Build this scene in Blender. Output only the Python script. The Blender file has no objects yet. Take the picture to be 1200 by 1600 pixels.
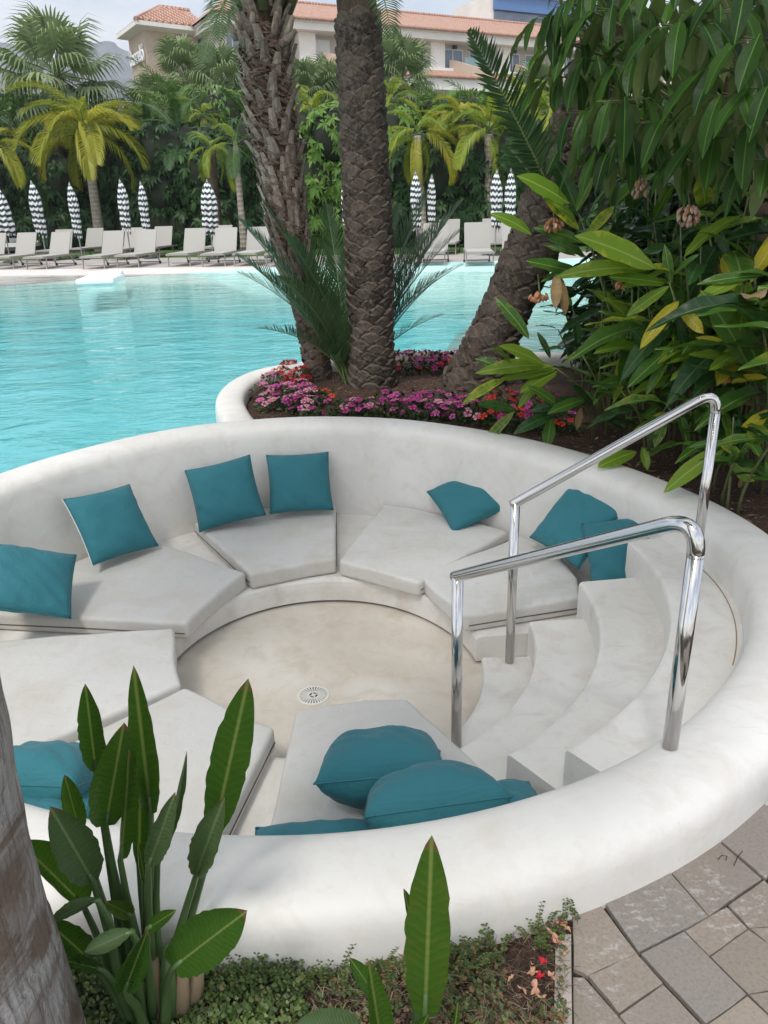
import bpy, bmesh, math, random
import numpy as np
from mathutils import Vector, Matrix, Quaternion, noise

random.seed(11)
RNG = np.random.RandomState(5)
S = bpy.context.scene
COL = S.collection
PI = math.pi

# ------------------------------------------------------------------ camera
CAM_Z = 1.62
PITCH = math.radians(21.8)
ROLL = math.radians(-1.8)
F_PX = 1200.0
_cp, _sp, _cr, _sr = math.cos(PITCH), math.sin(PITCH), math.cos(ROLL), math.sin(ROLL)
_F = Vector((0, _cp, -_sp))
_R0 = Vector((1, 0, 0))
_D0 = Vector((0, -_sp, -_cp))
_R = _R0 * _cr - _D0 * _sr
_D = _R0 * _sr + _D0 * _cr
cam_data = bpy.data.cameras.new('camera')
cam = bpy.data.objects.new('camera', cam_data)
COL.objects.link(cam)
cam.matrix_world = Matrix(((_R.x, -_D.x, -_F.x, 0), (_R.y, -_D.y, -_F.y, 0),
                           (_R.z, -_D.z, -_F.z, CAM_Z), (0, 0, 0, 1)))
cam_data.sensor_fit = 'HORIZONTAL'
cam_data.sensor_width = 36
cam_data.lens = 36.0
cam_data.clip_start = 0.05
cam_data.clip_end = 6000
S.camera = cam

# ------------------------------------------------------------------ world, sun, exposure
SUN_EL, SUN_AZ = math.radians(58), math.radians(200)   # sun behind thin cloud, high
world = bpy.data.worlds.new('World')
S.world = world
world.use_nodes = True
wt = world.node_tree
wt.nodes.clear()
def wn(t, **k):
    n = wt.nodes.new(t)
    for a, b in k.items(): setattr(n, a, b)
    return n
w_out = wn('ShaderNodeOutputWorld')
w_bg = wn('ShaderNodeBackground')
w_sky = wn('ShaderNodeTexSky', sky_type='NISHITA', sun_disc=False)
w_sky.sun_elevation = SUN_EL
w_sky.sun_rotation = SUN_AZ
w_sky.air_density = 1.0
w_sky.dust_density = 1.5
w_sky.ozone_density = 1.5
w_tc = wn('ShaderNodeTexCoord')
w_map = wn('ShaderNodeMapping')
w_map.inputs['Scale'].default_value = (1.0, 1.0, 2.6)
w_no = wn('ShaderNodeTexNoise')
w_no.inputs['Scale'].default_value = 2.3
w_no.inputs['Detail'].default_value = 7
w_no.inputs['Roughness'].default_value = 0.55
w_no.inputs['Distortion'].default_value = 0.3
w_ramp = wn('ShaderNodeValToRGB')
w_ramp.color_ramp.elements[0].position = 0.34
w_ramp.color_ramp.elements[1].position = 0.60
w_no2 = wn('ShaderNodeTexNoise')
w_no2.inputs['Scale'].default_value = 5.0
w_no2.inputs['Detail'].default_value = 5
w_cc = wn('ShaderNodeMixRGB')
w_cc.inputs[1].default_value = (6.2, 6.5, 6.9, 1)
w_cc.inputs[2].default_value = (9.6, 9.5, 9.3, 1)
w_mix = wn('ShaderNodeMixRGB')
L = wt.links.new
L(w_tc.outputs['Generated'], w_map.inputs['Vector'])
L(w_map.outputs[0], w_no.inputs['Vector'])
L(w_map.outputs[0], w_no2.inputs['Vector'])
L(w_no.outputs['Fac'], w_ramp.inputs[0])
L(w_no2.outputs['Fac'], w_cc.inputs[0])
L(w_ramp.outputs[0], w_mix.inputs[0])
L(w_sky.outputs[0], w_mix.inputs[1])
L(w_cc.outputs[0], w_mix.inputs[2])
L(w_mix.outputs[0], w_bg.inputs['Color'])
w_bg.inputs['Strength'].default_value = 0.105
L(w_bg.outputs[0], w_out.inputs['Surface'])

sun_data = bpy.data.lights.new('sun', 'SUN')
sun_data.energy = 1.5
sun_data.angle = math.radians(13)
sun_data.color = (1.0, 0.965, 0.92)
sun = bpy.data.objects.new('sun', sun_data)
COL.objects.link(sun)
# Nishita sun_rotation turns clockwise from +Y seen from above
_sd = Vector((math.sin(SUN_AZ) * math.cos(SUN_EL), math.cos(SUN_AZ) * math.cos(SUN_EL), math.sin(SUN_EL)))
sun.rotation_euler = _sd.to_track_quat('Z', 'Y').to_euler()
S.view_settings.view_transform = 'Standard'
S.view_settings.look = 'None'
S.view_settings.exposure = 0.74
S.view_settings.gamma = 1.0
S.view_settings.use_curve_mapping = False
S.cycles.max_bounces = 8
S.cycles.transparent_max_bounces = 12

# ------------------------------------------------------------------ photo measurements -> places
def ray(u, v):
    return (_R * (u - 600) + _D * (v - 800) + _F * F_PX).normalized()
def W(u, v, z):
    """point at height z seen at photo position (u, v)"""
    d = ray(u, v)
    t = (z - CAM_Z) / d.z
    return Vector((d.x * t, d.y * t, z))
def at(u, v, Y):
    """point at forward distance Y seen at photo position (u, v)"""
    d = ray(u, v)
    t = Y / d.y
    return Vector((d.x * t, Y, CAM_Z + d.z * t))

# ------------------------------------------------------------------ object helpers
def tag(o, label=None, cat=None, group=None, kind=None):
    if label: o['label'] = label
    if cat: o['category'] = cat
    if group: o['group'] = group
    if kind: o['kind'] = kind
    return o
def mesh_from(name, verts, faces, mat=None, smooth=False):
    me = bpy.data.meshes.new(name)
    me.from_pydata([tuple(v) for v in verts], [], faces)
    me.update()
    if mat is not None:
        for m in (mat if isinstance(mat, (list, tuple)) else [mat]): me.materials.append(m)
    if smooth: me.shade_smooth()
    return me
def link(name, me, parent=None, loc=None, rot=None, scale=None):
    o = bpy.data.objects.new(name, me)
    COL.objects.link(o)
    if parent is not None: o.parent = parent
    if loc is not None: o.location = loc
    if rot is not None: o.rotation_euler = rot
    if scale is not None: o.scale = scale
    return o
def empty(name, label, cat, loc=(0, 0, 0), rz=0, group=None):
    o = bpy.data.objects.new(name, None)
    o.empty_display_size = 0.1
    COL.objects.link(o)
    o.location = loc
    o.rotation_euler = (0, 0, rz)
    tag(o, label, cat, group)
    return o
def copy_tree(o, parent=None):
    c = o.copy(); COL.objects.link(c); c.parent = parent
    for ch in list(o.children): copy_tree(ch, c)
    return c

class MB:
    """collects verts and faces for one mesh"""
    def __init__(s): s.v = []; s.f = []; s.m = []
    def add(s, vs, fs, mi=0):
        b = len(s.v)
        s.v.extend([tuple(p) for p in vs])
        s.f.extend([tuple(b + i for i in f) for f in fs])
        s.m.extend([mi] * len(fs))
        return s
    def box(s, c, size, rot=None, mi=0):
        hx, hy, hz = size[0] / 2, size[1] / 2, size[2] / 2
        pts = [Vector((x, y, z)) for x in (-hx, hx) for y in (-hy, hy) for z in (-hz, hz)]
        if rot is not None: pts = [rot @ p for p in pts]
        c = Vector(c)
        return s.add([p + c for p in pts], [(0, 1, 3, 2), (4, 6, 7, 5), (0, 4, 5, 1), (2, 3, 7, 6), (0, 2, 6, 4), (1, 5, 7, 3)], mi)
    def bar(s, a, b, w, h, mi=0):
        a, b = Vector(a), Vector(b)
        d = b - a
        q = d.to_track_quat('Y', 'Z').to_matrix()
        return s.box((a + b) / 2, (w, d.length, h), q, mi)
    def tube(s, pts, r, n=8, caps=True, mi=0):
        pts = [Vector(p) for p in pts]
        rs = r if isinstance(r, (list, tuple)) else [r] * len(pts)
        vs = []; N = len(pts)
        t0 = (pts[1] - pts[0]).normalized()
        up = Vector((0, 0, 1)) if abs(t0.z) < 0.95 else Vector((1, 0, 0))
        x = t0.cross(up).normalized()
        for i in range(N):
            t = (pts[min(i + 1, N - 1)] - pts[max(i - 1, 0)]).normalized()
            x = (x - t * x.dot(t)).normalized()
            y = t.cross(x)
            for k in range(n):
                a = 2 * PI * k / n
                vs.append(pts[i] + (x * math.cos(a) + y * math.sin(a)) * rs[i])
        fs = []
        for i in range(N - 1):
            for k in range(n):
                k2 = (k + 1) % n
                fs.append((i * n + k, i * n + k2, (i + 1) * n + k2, (i + 1) * n + k))
        if caps:
            fs.append(tuple(reversed(range(n))))
            fs.append(tuple(range((N - 1) * n, N * n)))
        return s.add(vs, fs, mi)
    def lathe(s, prof, n=24, c=(0, 0, 0), mi=0):
        vs = []; fs = []
        for (r, z) in prof:
            for k in range(n):
                a = 2 * PI * k / n
                vs.append((c[0] + r * math.cos(a), c[1] + r * math.sin(a), c[2] + z))
        for i in range(len(prof) - 1):
            for k in range(n):
                k2 = (k + 1) % n
                fs.append((i * n + k, i * n + k2, (i + 1) * n + k2, (i + 1) * n + k))
        return s.add(vs, fs, mi)
    def mesh(s, name, mat, smooth=False):
        me = mesh_from(name, s.v, s.f, mat, smooth)
        if any(s.m): me.polygons.foreach_set('material_index', s.m)
        return me
    def build(s, name, mat, parent=None, smooth=False, **k):
        return link(name, s.mesh(name, mat, smooth), parent, **k)

def float_attr(me, name, vals, domain='POINT'):
    a = me.attributes.new(name, 'FLOAT', domain)
    a.data.foreach_set('value', np.asarray(vals, dtype=np.float32))

# ------------------------------------------------------------------ materials
class NT:
    def __init__(s, name):
        s.mat = bpy.data.materials.new(name)
        s.mat.use_nodes = True
        s.t = s.mat.node_tree
        s.t.nodes.clear()
        s.out = s.t.nodes.new('ShaderNodeOutputMaterial')
    def n(s, typ, ins=None, **k):
        nd = s.t.nodes.new(typ)
        for a, b in k.items(): setattr(nd, a, b)
        for a, b in (ins or {}).items(): s.put(nd, a, b)
        return nd
    def put(s, nd, key, val):
        i = nd.inputs[key]
        if isinstance(val, bpy.types.NodeSocket): s.t.links.new(val, i)
        elif isinstance(val, bpy.types.Node): s.t.links.new(val.outputs[0], i)
        else:
            if isinstance(val, (tuple, list)) and len(val) == 3 and i.type == 'RGBA': val = (*val, 1)
            i.default_value = val
    def noise(s, vec, scale, detail=4, rough=0.55, dist=0.0):
        return s.n('ShaderNodeTexNoise', {'Vector': vec, 'Scale': scale, 'Detail': detail, 'Roughness': rough, 'Distortion': dist}).outputs['Fac']
    def ramp(s, fac, stops):
        r = s.n('ShaderNodeValToRGB', {'Fac': fac})
        cr = r.color_ramp
        while len(cr.elements) < len(stops): cr.elements.new(0.5)
        for e, (p, c) in zip(cr.elements, stops):
            e.position = p
            e.color = (*c, 1) if isinstance(c, (tuple, list)) else (c, c, c, 1)
        return r.outputs[0]
    def mix(s, fac, a, b, mode='MIX'):
        return s.n('ShaderNodeMixRGB', {0: fac, 1: a, 2: b}, blend_type=mode).outputs[0]
    def math(s, op, a, b=0.0, clamp=False):
        return s.n('ShaderNodeMath', {0: a, 1: b}, operation=op, use_clamp=clamp).outputs[0]
    def bump(s, h, strength=0.3, dist=0.01, normal=None):
        d = {'Height': h, 'Strength': strength, 'Distance': dist}
        if normal is not None: d['Normal'] = normal
        return s.n('ShaderNodeBump', d).outputs[0]
    def obj(s): return s.n('ShaderNodeTexCoord').outputs['Object']
    def pos(s): return s.n('ShaderNodeNewGeometry').outputs['Position']
    def rand(s): return s.n('ShaderNodeObjectInfo').outputs['Random']
    def attr(s, name): return s.n('ShaderNodeAttribute', attribute_name=name).outputs['Fac']
    def scaled(s, vec, sc): return s.n('ShaderNodeMapping', {'Vector': vec, 'Scale': sc}).outputs[0]
    def sep(s, vec): return s.n('ShaderNodeSeparateXYZ', {0: vec}).outputs
    def bsdf(s, **k):
        ins = {}
        for a, b in k.items():
            ins[{'color': 'Base Color', 'rough': 'Roughness', 'metal': 'Metallic', 'normal': 'Normal', 'spec': 'Specular IOR Level',
                 'trans': 'Transmission Weight', 'ior': 'IOR', 'sheen': 'Sheen Weight', 'coat': 'Coat Weight', 'sss': 'Subsurface Weight', 'alpha': 'Alpha'}[a]] = b
        return s.n('ShaderNodeBsdfPrincipled', ins)
    def done(s, sh):
        s.t.links.new(sh.outputs[0], s.out.inputs['Surface'])
        return s.mat
def flat(name, color, rough=0.6, metal=0.0, vary=0.12, nscale=8.0, bump=0.0, spec=0.5):
    m = NT(name)
    p = m.obj()
    nz = m.noise(p, nscale, 5)
    c = m.mix(nz, tuple(x * (1 - vary) for x in color), tuple(min(1, x * (1 + vary)) for x in color))
    k = dict(color=c, rough=rough, metal=metal, spec=spec)
    if bump: k['normal'] = m.bump(m.noise(p, nscale * 6, 4), bump, 0.01)
    return m.done(m.bsdf(**k))
def plaster(name, lo, hi, stain, amount=0.5, rough=0.5, sc=1.0):
    m = NT(name)
    p = m.pos()
    a = m.noise(p, 1.6 * sc, 6, 0.6, 0.4)
    b = m.noise(p, 7.0 * sc, 7, 0.65, 0.6)
    c = m.noise(m.scaled(p, (1, 1, 3.0)), 30 * sc, 4, 0.6)
    base = m.mix(m.ramp(a, [(0.35, 0.0), (0.65, 1.0)]), lo, hi)
    base = m.mix(m.math('MULTIPLY', m.ramp(b, [(0.48, 0.0), (0.72, 1.0)]), amount), base, stain)
    base = m.mix(m.math('MULTIPLY', m.ramp(c, [(0.60, 0.0), (0.78, 1.0)]), 0.16 * amount * 2), base, tuple(x * 0.72 for x in stain))
    # fine trowel scratches
    s1 = m.noise(m.n('ShaderNodeMapping', {'Vector': p, 'Rotation': (0.3, 0.2, 0.7), 'Scale': (3, 60, 20)}).outputs[0], 1.4 * sc, 3, 0.6)
    base = m.mix(m.math('MULTIPLY', m.ramp(s1, [(0.66, 0.0), (0.74, 1.0)]), 0.22), base, tuple(x * 0.75 for x in stain))
    d = m.noise(m.scaled(p, (1, 1, 0.6)), 5.5 * sc, 8, 0.75, 1.0)
    base = m.mix(m.math('MULTIPLY', m.ramp(d, [(0.60, 0.0), (0.74, 1.0)]), 0.45 * amount), base, tuple(x * 0.62 for x in stain))
    h = m.math('ADD', m.math('MULTIPLY', a, 1.0), m.math('MULTIPLY', m.noise(p, 4.0 * sc, 4), 0.5))
    nb = m.bump(h, 0.35, 0.03)
    nb = m.bump(m.noise(p, 90 * sc, 3), 0.10, 0.004, nb)
    r = m.ramp(b, [(0.3, rough - 0.08), (0.7, rough + 0.15)])
    return m.done(m.bsdf(color=base, rough=r, normal=nb, spec=0.4))

M = {}
M['plaster'] = plaster('white_plaster', (0.70, 0.675, 0.625), (0.795, 0.77, 0.722), (0.62, 0.56, 0.475), 0.5)
M['plaster_floor'] = plaster('beige_plaster', (0.60, 0.53, 0.44), (0.72, 0.67, 0.585), (0.50, 0.42, 0.32), 0.55)
M['plaster_step'] = plaster('cream_plaster', (0.69, 0.66, 0.605), (0.78, 0.755, 0.705), (0.56, 0.50, 0.42), 0.6)
def steel():
    m = NT('polished_steel')
    p = m.obj()
    r = m.ramp(m.noise(m.scaled(p, (40, 40, 3)), 3, 3), [(0.3, 0.08), (0.8, 0.2)])
    return m.done(m.bsdf(color=(0.62, 0.61, 0.60), metal=1.0, rough=r))
M['steel'] = steel()
def fabric(name, c, weave=420, rough=0.8, stain=None, folds=0.5, sheen=0.3):
    m = NT(name)
    p = m.obj()
    rnd = m.rand()
    cc = m.mix(rnd, tuple(x * 0.93 for x in c), tuple(min(1, x * 1.07) for x in c))
    if stain:
        q = m.pos()
        cc = m.mix(m.math('MULTIPLY', m.ramp(m.noise(q, 3.2, 6, 0.65, 0.8), [(0.45, 0.0), (0.7, 1.0)]), 0.55), cc, stain)
        cc = m.mix(m.math('MULTIPLY', m.ramp(m.noise(q, 22, 5, 0.7), [(0.55, 0.0), (0.75, 1.0)]), 0.35), cc, tuple(x * 0.85 for x in stain))
    wx = m.n('ShaderNodeTexWave', {'Vector': p, 'Scale': weave / 6.28, 'Distortion': 1.0}, bands_direction='X').outputs['Fac']
    wy = m.n('ShaderNodeTexWave', {'Vector': p, 'Scale': weave / 6.28, 'Distortion': 1.0}, bands_direction='Y').outputs['Fac']
    wv = m.math('MULTIPLY', wx, wy)
    cc = m.mix(m.math('MULTIPLY', wv, 0.12), cc, (0, 0, 0))
    nb = m.bump(m.noise(p, 9, 4, 0.6, 0.8), folds, 0.02)
    nb = m.bump(wv, 0.12, 0.001, nb)
    return m.done(m.bsdf(color=cc, rough=rough, normal=nb, sheen=sheen, spec=0.3))
M['teal'] = fabric('teal_fabric', (0.032, 0.172, 0.205), folds=0.55, sheen=0.08)
M['pad'] = fabric('grey_white_pad_fabric', (0.62, 0.605, 0.57), weave=1500, stain=(0.52, 0.47, 0.39), folds=0.35, rough=0.7, sheen=0.05)
M['zip'] = flat('brown_zip', (0.12, 0.09, 0.075), 0.7)
M['piping_white'] = flat('pale_piping', (0.7, 0.72, 0.72), 0.7)
# ================================================================== SUNKEN SEATING PIT
PC = Vector((-0.39, 3.26, 0.0))
def periodic(tab):
    th = np.array([t for t, _ in tab], float); r = np.array([v for _, v in tab], float)
    o = np.argsort(th); th, r = th[o], r[o]
    T = np.concatenate([th - 360, th, th + 360]); Rr = np.concatenate([r, r, r])
    grid = np.arange(-180, 540, 2.0)
    g = np.interp(grid, T, Rr)
    k = np.exp(-0.5 * (np.arange(-14, 15) * 2 / 11.0) ** 2); k /= k.sum()
    gs = np.convolve(np.pad(g, 14, mode='edge'), k, mode='valid')
    return lambda a: float(np.interp(a % 360, grid, gs))
lip_r = periodic([(-110, 1.70), (-96, 1.714), (-85, 1.733), (-73, 1.758), (-61, 1.80), (-47, 1.84), (-36, 1.87), (-25, 1.905), (-11, 1.935), (1, 1.92), (9, 1.84), (17, 1.76), (32, 1.705),
                  (46, 1.70), (60, 1.72), (81, 1.80), (92, 1.83), (116, 1.855), (134, 1.83), (152, 1.845), (180, 1.80), (215, 1.73)])
def rim_z(a): return 0.215 + 0.045 * math.sin(math.radians(a - 30))
def polar(a, r, z=0.0):
    t = math.radians(a)
    return Vector((PC.x + r * math.cos(t), PC.y + r * math.sin(t), z))
RW = 0.14   # half the thickness of the rim

pit = empty('sunken_lounge', 'round white plaster sunken seating pit with steps beside the pool', 'seating pit', (PC.x, PC.y, 0))
def child(name, mb, mat, parent=pit, smooth=False):
    """mesh given in world coordinates, parented to a thing standing at parent.location"""
    o = mb.build(name, mat, parent, smooth)
    o.matrix_parent_inverse = parent.matrix_basis.inverted()
    return o
def ring_wall():
    mb = MB(); N = 200
    vs = []; sec = None
    for i in range(N):
        a = 360.0 * i / N
        rl = lip_r(a); zt = rim_z(a)
        w = RW * (1 + 0.03 * math.sin(math.radians(a * 3 + 20)))
        ln = 0.03 + 0.07 * math.exp(-((a - 138) / 22.0) ** 2)
        pr = [(rl - ln, -0.62), (rl - ln * 0.7, -0.3), (rl - ln * 0.1, zt - 0.15)]
        hh = 0.095
        for k in range(11):
            t = PI - PI * k / 10
            cx = math.copysign(abs(math.cos(t)) ** 0.8, math.cos(t))
            pr.append((rl + w + w * cx, zt - hh + hh * abs(math.sin(t)) ** 0.75))
        pr += [(rl + 2 * w + 0.004, zt - 0.15), (rl + 2 * w + 0.01, -0.5)]
        sec = len(pr)
        for (r, z) in pr:
            wob = 0.006 * noise.noise(Vector((math.cos(math.radians(a)) * 3, math.sin(math.radians(a)) * 3, z * 3)))
            p = polar(a, r + wob, z + wob * 0.6)
            vs.append(p)
    fs = []
    for i in range(N):
        j = (i + 1) % N
        for k in range(sec - 1):
            fs.append((i * sec + k, i * sec + k + 1, j * sec + k + 1, j * sec + k))
    mb.add(vs, fs)
    return mb
child('rim_wall', ring_wall(), M['plaster'], smooth=True)

FLOOR_Z, BENCH_Z, PAD_Z = -0.56, -0.405, -0.30
mb = MB()
N = 96
fr = periodic([(0, .84), (12, .83), (30, .80), (47, .79), (66, .789), (90, .772), (119, .754), (145, .734), (166, .735), (220, .74), (270, .77), (310, .84), (340, .86)])
vs = [(PC.x, PC.y, FLOOR_Z)] + [polar(360 * k / N, fr(360 * k / N) + 0.10, FLOOR_Z) for k in range(N)]
mb.add(vs, [(0, 1 + k, 1 + (k + 1) % N) for k in range(N)])
child('pit_floor', mb, M['plaster_floor'])

def sector(a0, a1, rin, rout, ztop, zbot, step=2.5, lip=0.012):
    """annular block with rounded inner top edge; rin and rout are functions of the angle"""
    mb = MB(); n = max(2, int(round((a1 - a0) / step))) + 1
    vs = []; prof = 7
    for i in range(n):
        a = a0 + (a1 - a0) * i / (n - 1)
        ri, ro = rin(a), rout(a)
        for (r, z) in ((ri, zbot), (ri, ztop - lip * 2.4), (ri + lip * 0.15, ztop - lip), (ri + lip * 0.6, ztop - lip * 0.3), (ri + lip * 1.6, ztop), (ro, ztop), (ro, zbot)):
            vs.append(polar(a, r, z))
    fs = []
    for i in range(n - 1):
        for k in range(prof - 1):
            fs.append((i * prof + k, i * prof + k + 1, (i + 1) * prof + k + 1, (i + 1) * prof + k))
    fs.append(tuple(range(prof))); fs.append(tuple(reversed(range((n - 1) * prof, n * prof))))
    mb.add(vs, fs)
    return mb
STEP0, STEP1 = -54.5, 9.0
child('bench', sector(STEP1 - 4, 360 + STEP0 + 3, lambda a: fr(a), lambda a: lip_r(a) - 0.012, BENCH_Z, FLOOR_Z + 0.016, lip=0.02), M['plaster_step'], smooth=False)
child('bench_base', sector(STEP1 - 4, 360 + STEP0 + 3, lambda a: fr(a) + 0.045, lambda a: lip_r(a) - 0.02, FLOOR_Z + 0.03, -0.63), M['plaster_floor'])
# recessed dark shadow joint at the foot of the bench is a real undercut ring
t1 = periodic([(-54, .895), (-46, .885), (-22, .86), (-4, .848), (20, .84), (180, .84)])
t2 = lambda a: 1.088
t3 = lambda a: 1.360
t4 = periodic([(-54, 1.585), (-45, 1.592), (-36, 1.615), (-14, 1.632), (-3, 1.655), (8, 1.645), (90, 1.64), (200, 1.6)])
zs = [-0.468, -0.310, -0.155, 0.0]
ends = [(STEP0 - 1.0, -1.0), (STEP0 - 0.5, 2.5), (STEP0, 6.5), (STEP0 + 0.8, 10.0)]
rads = [t1, t2, t3, t4, None]
for k in range(4):
    ro = (lambda a, f=rads[k + 1]: f(a) + 0.03) if k < 3 else (lambda a: lip_r(a) + 0.02)
    child('step', sector(ends[k][0], ends[k][1], rads[k], (lambda a: lip_r(a) - 0.02 * 0) if k == 3 else ro, zs[k], -0.60 + 0.002 * k), M['plaster_step'])
# solid mass below the upper steps, closing their ends
for k in (1, 2, 3):
    child('step_base', sector(ends[k][0] + 0.25, ends[k][1] - 0.25, lambda a, f=rads[k]: f(a) + 0.02, lambda a: lip_r(a) + 0.01, zs[k] - 0.02 - 0.001 * k, -0.59), M['plaster_step'])

# brown hairline joint where the top step meets the wall
mb = MB(); mb.tube([polar(a, lip_r(a) - 0.030 + 0.002 * noise.noise(Vector((a, 0, 0))), 0.0012) for a in range(-27, 1)], 0.0022, 5)
child('hairline_joint', mb, flat('brown_joint', (0.30, 0.19, 0.11), 0.9))
# ------------------------------------------------------------------ drain
dr = W(490, 1087, FLOOR_Z)
drain = empty('floor_drain', 'small round slotted white drain cover in the pit floor', 'drain', (dr.x, dr.y, FLOOR_Z))
M['drain'] = flat('cream_drain_plastic', (0.72, 0.69, 0.62), 0.45)
M['dark'] = flat('dark_void', (0.015, 0.014, 0.013), 0.8)
mb = MB(); mb.lathe([(0.0, 0.001), (0.072, 0.001)], 40); mb.build('well', M['dark'], drain)
mb = MB(); mb.lathe([(0.067, 0.002), (0.067, 0.0055), (0.0735, 0.0062), (0.078, 0.004), (0.078, 0.0)], 48); mb.lathe([(0.0, 0.0052), (0.011, 0.0052), (0.011, 0.002)], 20)
mb.lathe([(0.021, 0.002), (0.021, 0.0052), (0.029, 0.0052), (0.029, 0.002)], 32)
mb.build('rim', M['drain'], drain)
mb = MB()
for k in range(28):
    a = 2 * PI * k / 28
    q = Matrix.Rotation(a, 3, 'Z')
    pts = [q @ Vector(p) for p in ((0.028, -0.0022, 0.005), (0.068, -0.0046, 0.005), (0.068, 0.0046, 0.005), (0.028, 0.0022, 0.005))]
    lo = [p - Vector((0, 0, 0.003)) for p in pts]
    mb.add(pts + lo, [(0, 1, 2, 3), (0, 4, 5, 1), (3, 2, 6, 7)])
for k in range(4):
    q = Matrix.Rotation(PI / 2 * k + 0.4, 3, 'Z')
    mb.box(q @ Vector((0.016, 0, 0.004)), (0.014, 0.006, 0.0024), q)
o = mb.build('grate', M['drain'], drain); o['kind'] = 'stuff'

# ------------------------------------------------------------------ seat pads
def pad(label, inner, outer, zt=PAD_Z, th=0.10, zipside=1):
    """inner and outer: lists of (angle, radius), both running the same way round"""
    pts = [polar(a, r) for a, r in inner] + [polar(a, r) for a, r in reversed(outer)]
    c = sum((p for p in pts), Vector()) / len(pts)
    th_bot = zt - th
    root = empty('seat_pad', label, 'seat cushion', (c.x, c.y, BENCH_Z), 0, 'pale wedge seat cushions round the pit')
    bm = bmesh.new()
    bot = [bm.verts.new((p.x - c.x, p.y - c.y, 0.004)) for p in pts]
    f = bm.faces.new(bot)
    if f.normal.z > 0: f.normal_flip()
    bm.normal_update()
    ex = bmesh.ops.extrude_face_region(bm, geom=[f])
    for v in [e for e in ex['geom'] if isinstance(e, bmesh.types.BMVert)]: v.co.z = zt - BENCH_Z
    bmesh.ops.recalc_face_normals(bm, faces=bm.faces[:])
    bmesh.ops.bevel(bm, geom=[e for e in bm.edges], offset=0.024, segments=4, profile=0.6, affect='EDGES')
    top = max(bm.faces, key=lambda f: f.calc_area() * (f.normal.z > 0.9))
    bmesh.ops.triangulate(bm, faces=[f for f in bm.faces if len(f.verts) > 4])
    for _ in range(2):
        long_e = [e for e in bm.edges if e.calc_length() > 0.12]
        if long_e: bmesh.ops.subdivide_edges(bm, edges=long_e, cuts=1)
        bmesh.ops.triangulate(bm, faces=[f for f in bm.faces if len(f.verts) > 4])
    for _ in range(2):
        long_e = [e for e in bm.edges if e.calc_length() > 0.09]
        if long_e: bmesh.ops.subdivide_edges(bm, edges=long_e, cuts=1)
        bmesh.ops.triangulate(bm, faces=[f for f in bm.faces if len(f.verts) > 4])
    for v in bm.verts:
        q = v.co + c
        n1 = noise.noise(Vector((q.x * 3, q.y * 3, 1.0)))
        n2 = noise.noise(Vector((q.x * 9, q.y * 9, 7.0)))
        k = min(1.0, v.co.z / 0.1)
        v.co.z += k * (0.009 * n1 + 0.003 * n2)
        v.co.x += 0.004 * n2 * k; v.co.y += 0.004 * n1 * k
    me = bpy.data.meshes.new('pad_cover'); bm.to_mesh(me); bm.free()
    me.materials.append(M['pad']); me.shade_smooth()
    link('cover', me, root)
    # zip line round the sides
    mid = [Vector((p.x - c.x, p.y - c.y, 0.042)) for p in pts]
    cen = Vector((0, 0, 0.042))
    out = []
    for i, p in enumerate(mid):
        a, b = mid[i - 1], mid[(i + 1) % len(mid)]
        d = ((p - a).normalized() + (b - p).normalized()); nn = Vector((d.y, -d.x, 0)).normalized()
        if nn.dot(p - cen) < 0: nn = -nn
        out.append(p + nn * 0.001)
    n_in = len(inner)
    segs = out[n_in - 1:n_in + 1] if zipside > 0 else [out[0], out[-1]]
    a, b = segs[0], segs[1]
    dn = (b - a).normalized()
    mb = MB(); mb.tube([a + dn * 0.02, (a + b) / 2 + Vector((0, 0, 0.002)), b - dn * 0.02], 0.0035, 6)
    mb.build('zip', M['zip'], root)
    if zipside > 1:
        mb = MB(); mb.tube([out[0] + (out[-1] - out[0]).normalized() * 0.02, (out[0] + out[-1]) / 2, out[-1]], 0.0035, 6); mb.build('zip', M['zip'], root)
    return root
def arc(a0, a1, r0, r1, n=9): return [(a0 + (a1 - a0) * i / (n - 1), r0 + (r1 - r0) * i / (n - 1)) for i in range(n)]
def wall_arc(a0, a1, n=9): return [(a0 + (a1 - a0) * i / (n - 1), lip_r(a0 + (a1 - a0) * i / (n - 1)) - 0.05) for i in range(n)]
pad('large pale seat cushion under the pillow with a white piped edge, left of the back', [(121, .79), (132, .715), (143, .665), (155, .635), (168.5, .63)], [(132.5, 1.70), (140, 1.70), (150, 1.72), (160, 1.76), (170.3, 1.76)], zipside=1)
pad('pale seat cushion at the back under two upright pillows', [(120, .76), (107, .76), (95, .79), (83.3, .84)], [(120.9, 1.70), (111, 1.76), (100, 1.76), (88.2, 1.74)], zipside=2)
pad('pale seat cushion at the back right carrying one slumped pillow', [(81.7, .81), (67, .75), (54, .735), (41.8, .76)], [(77, 1.74), (66, 1.68), (55, 1.66), (44.6, 1.64)], zipside=1)
pad('pale seat cushion next to the top of the steps under two leaning pillows', [(45.4, .83), (33, .765), (20, .755), (8.2, .79)], [(41.5, 1.64), (30, 1.62), (19, 1.52), (10.6, 1.42)], zipside=1)
pad('bare pale seat cushion on the left side with no pillow in view', [(172.4, .68), (183, .64), (200, .635), (217.6, .66)], [(179.7, 1.74), (192, 1.72), (206, 1.68), (218.8, 1.66)], zipside=1)
pad('pale seat cushion behind the tall green leaves, front left of the pit', [(220.6, .66), (234, .64), (250, .67), (264.3, .73)], [(222.4, 1.64), (236, 1.64), (249, 1.64), (261.2, 1.64)], zipside=1)
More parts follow.
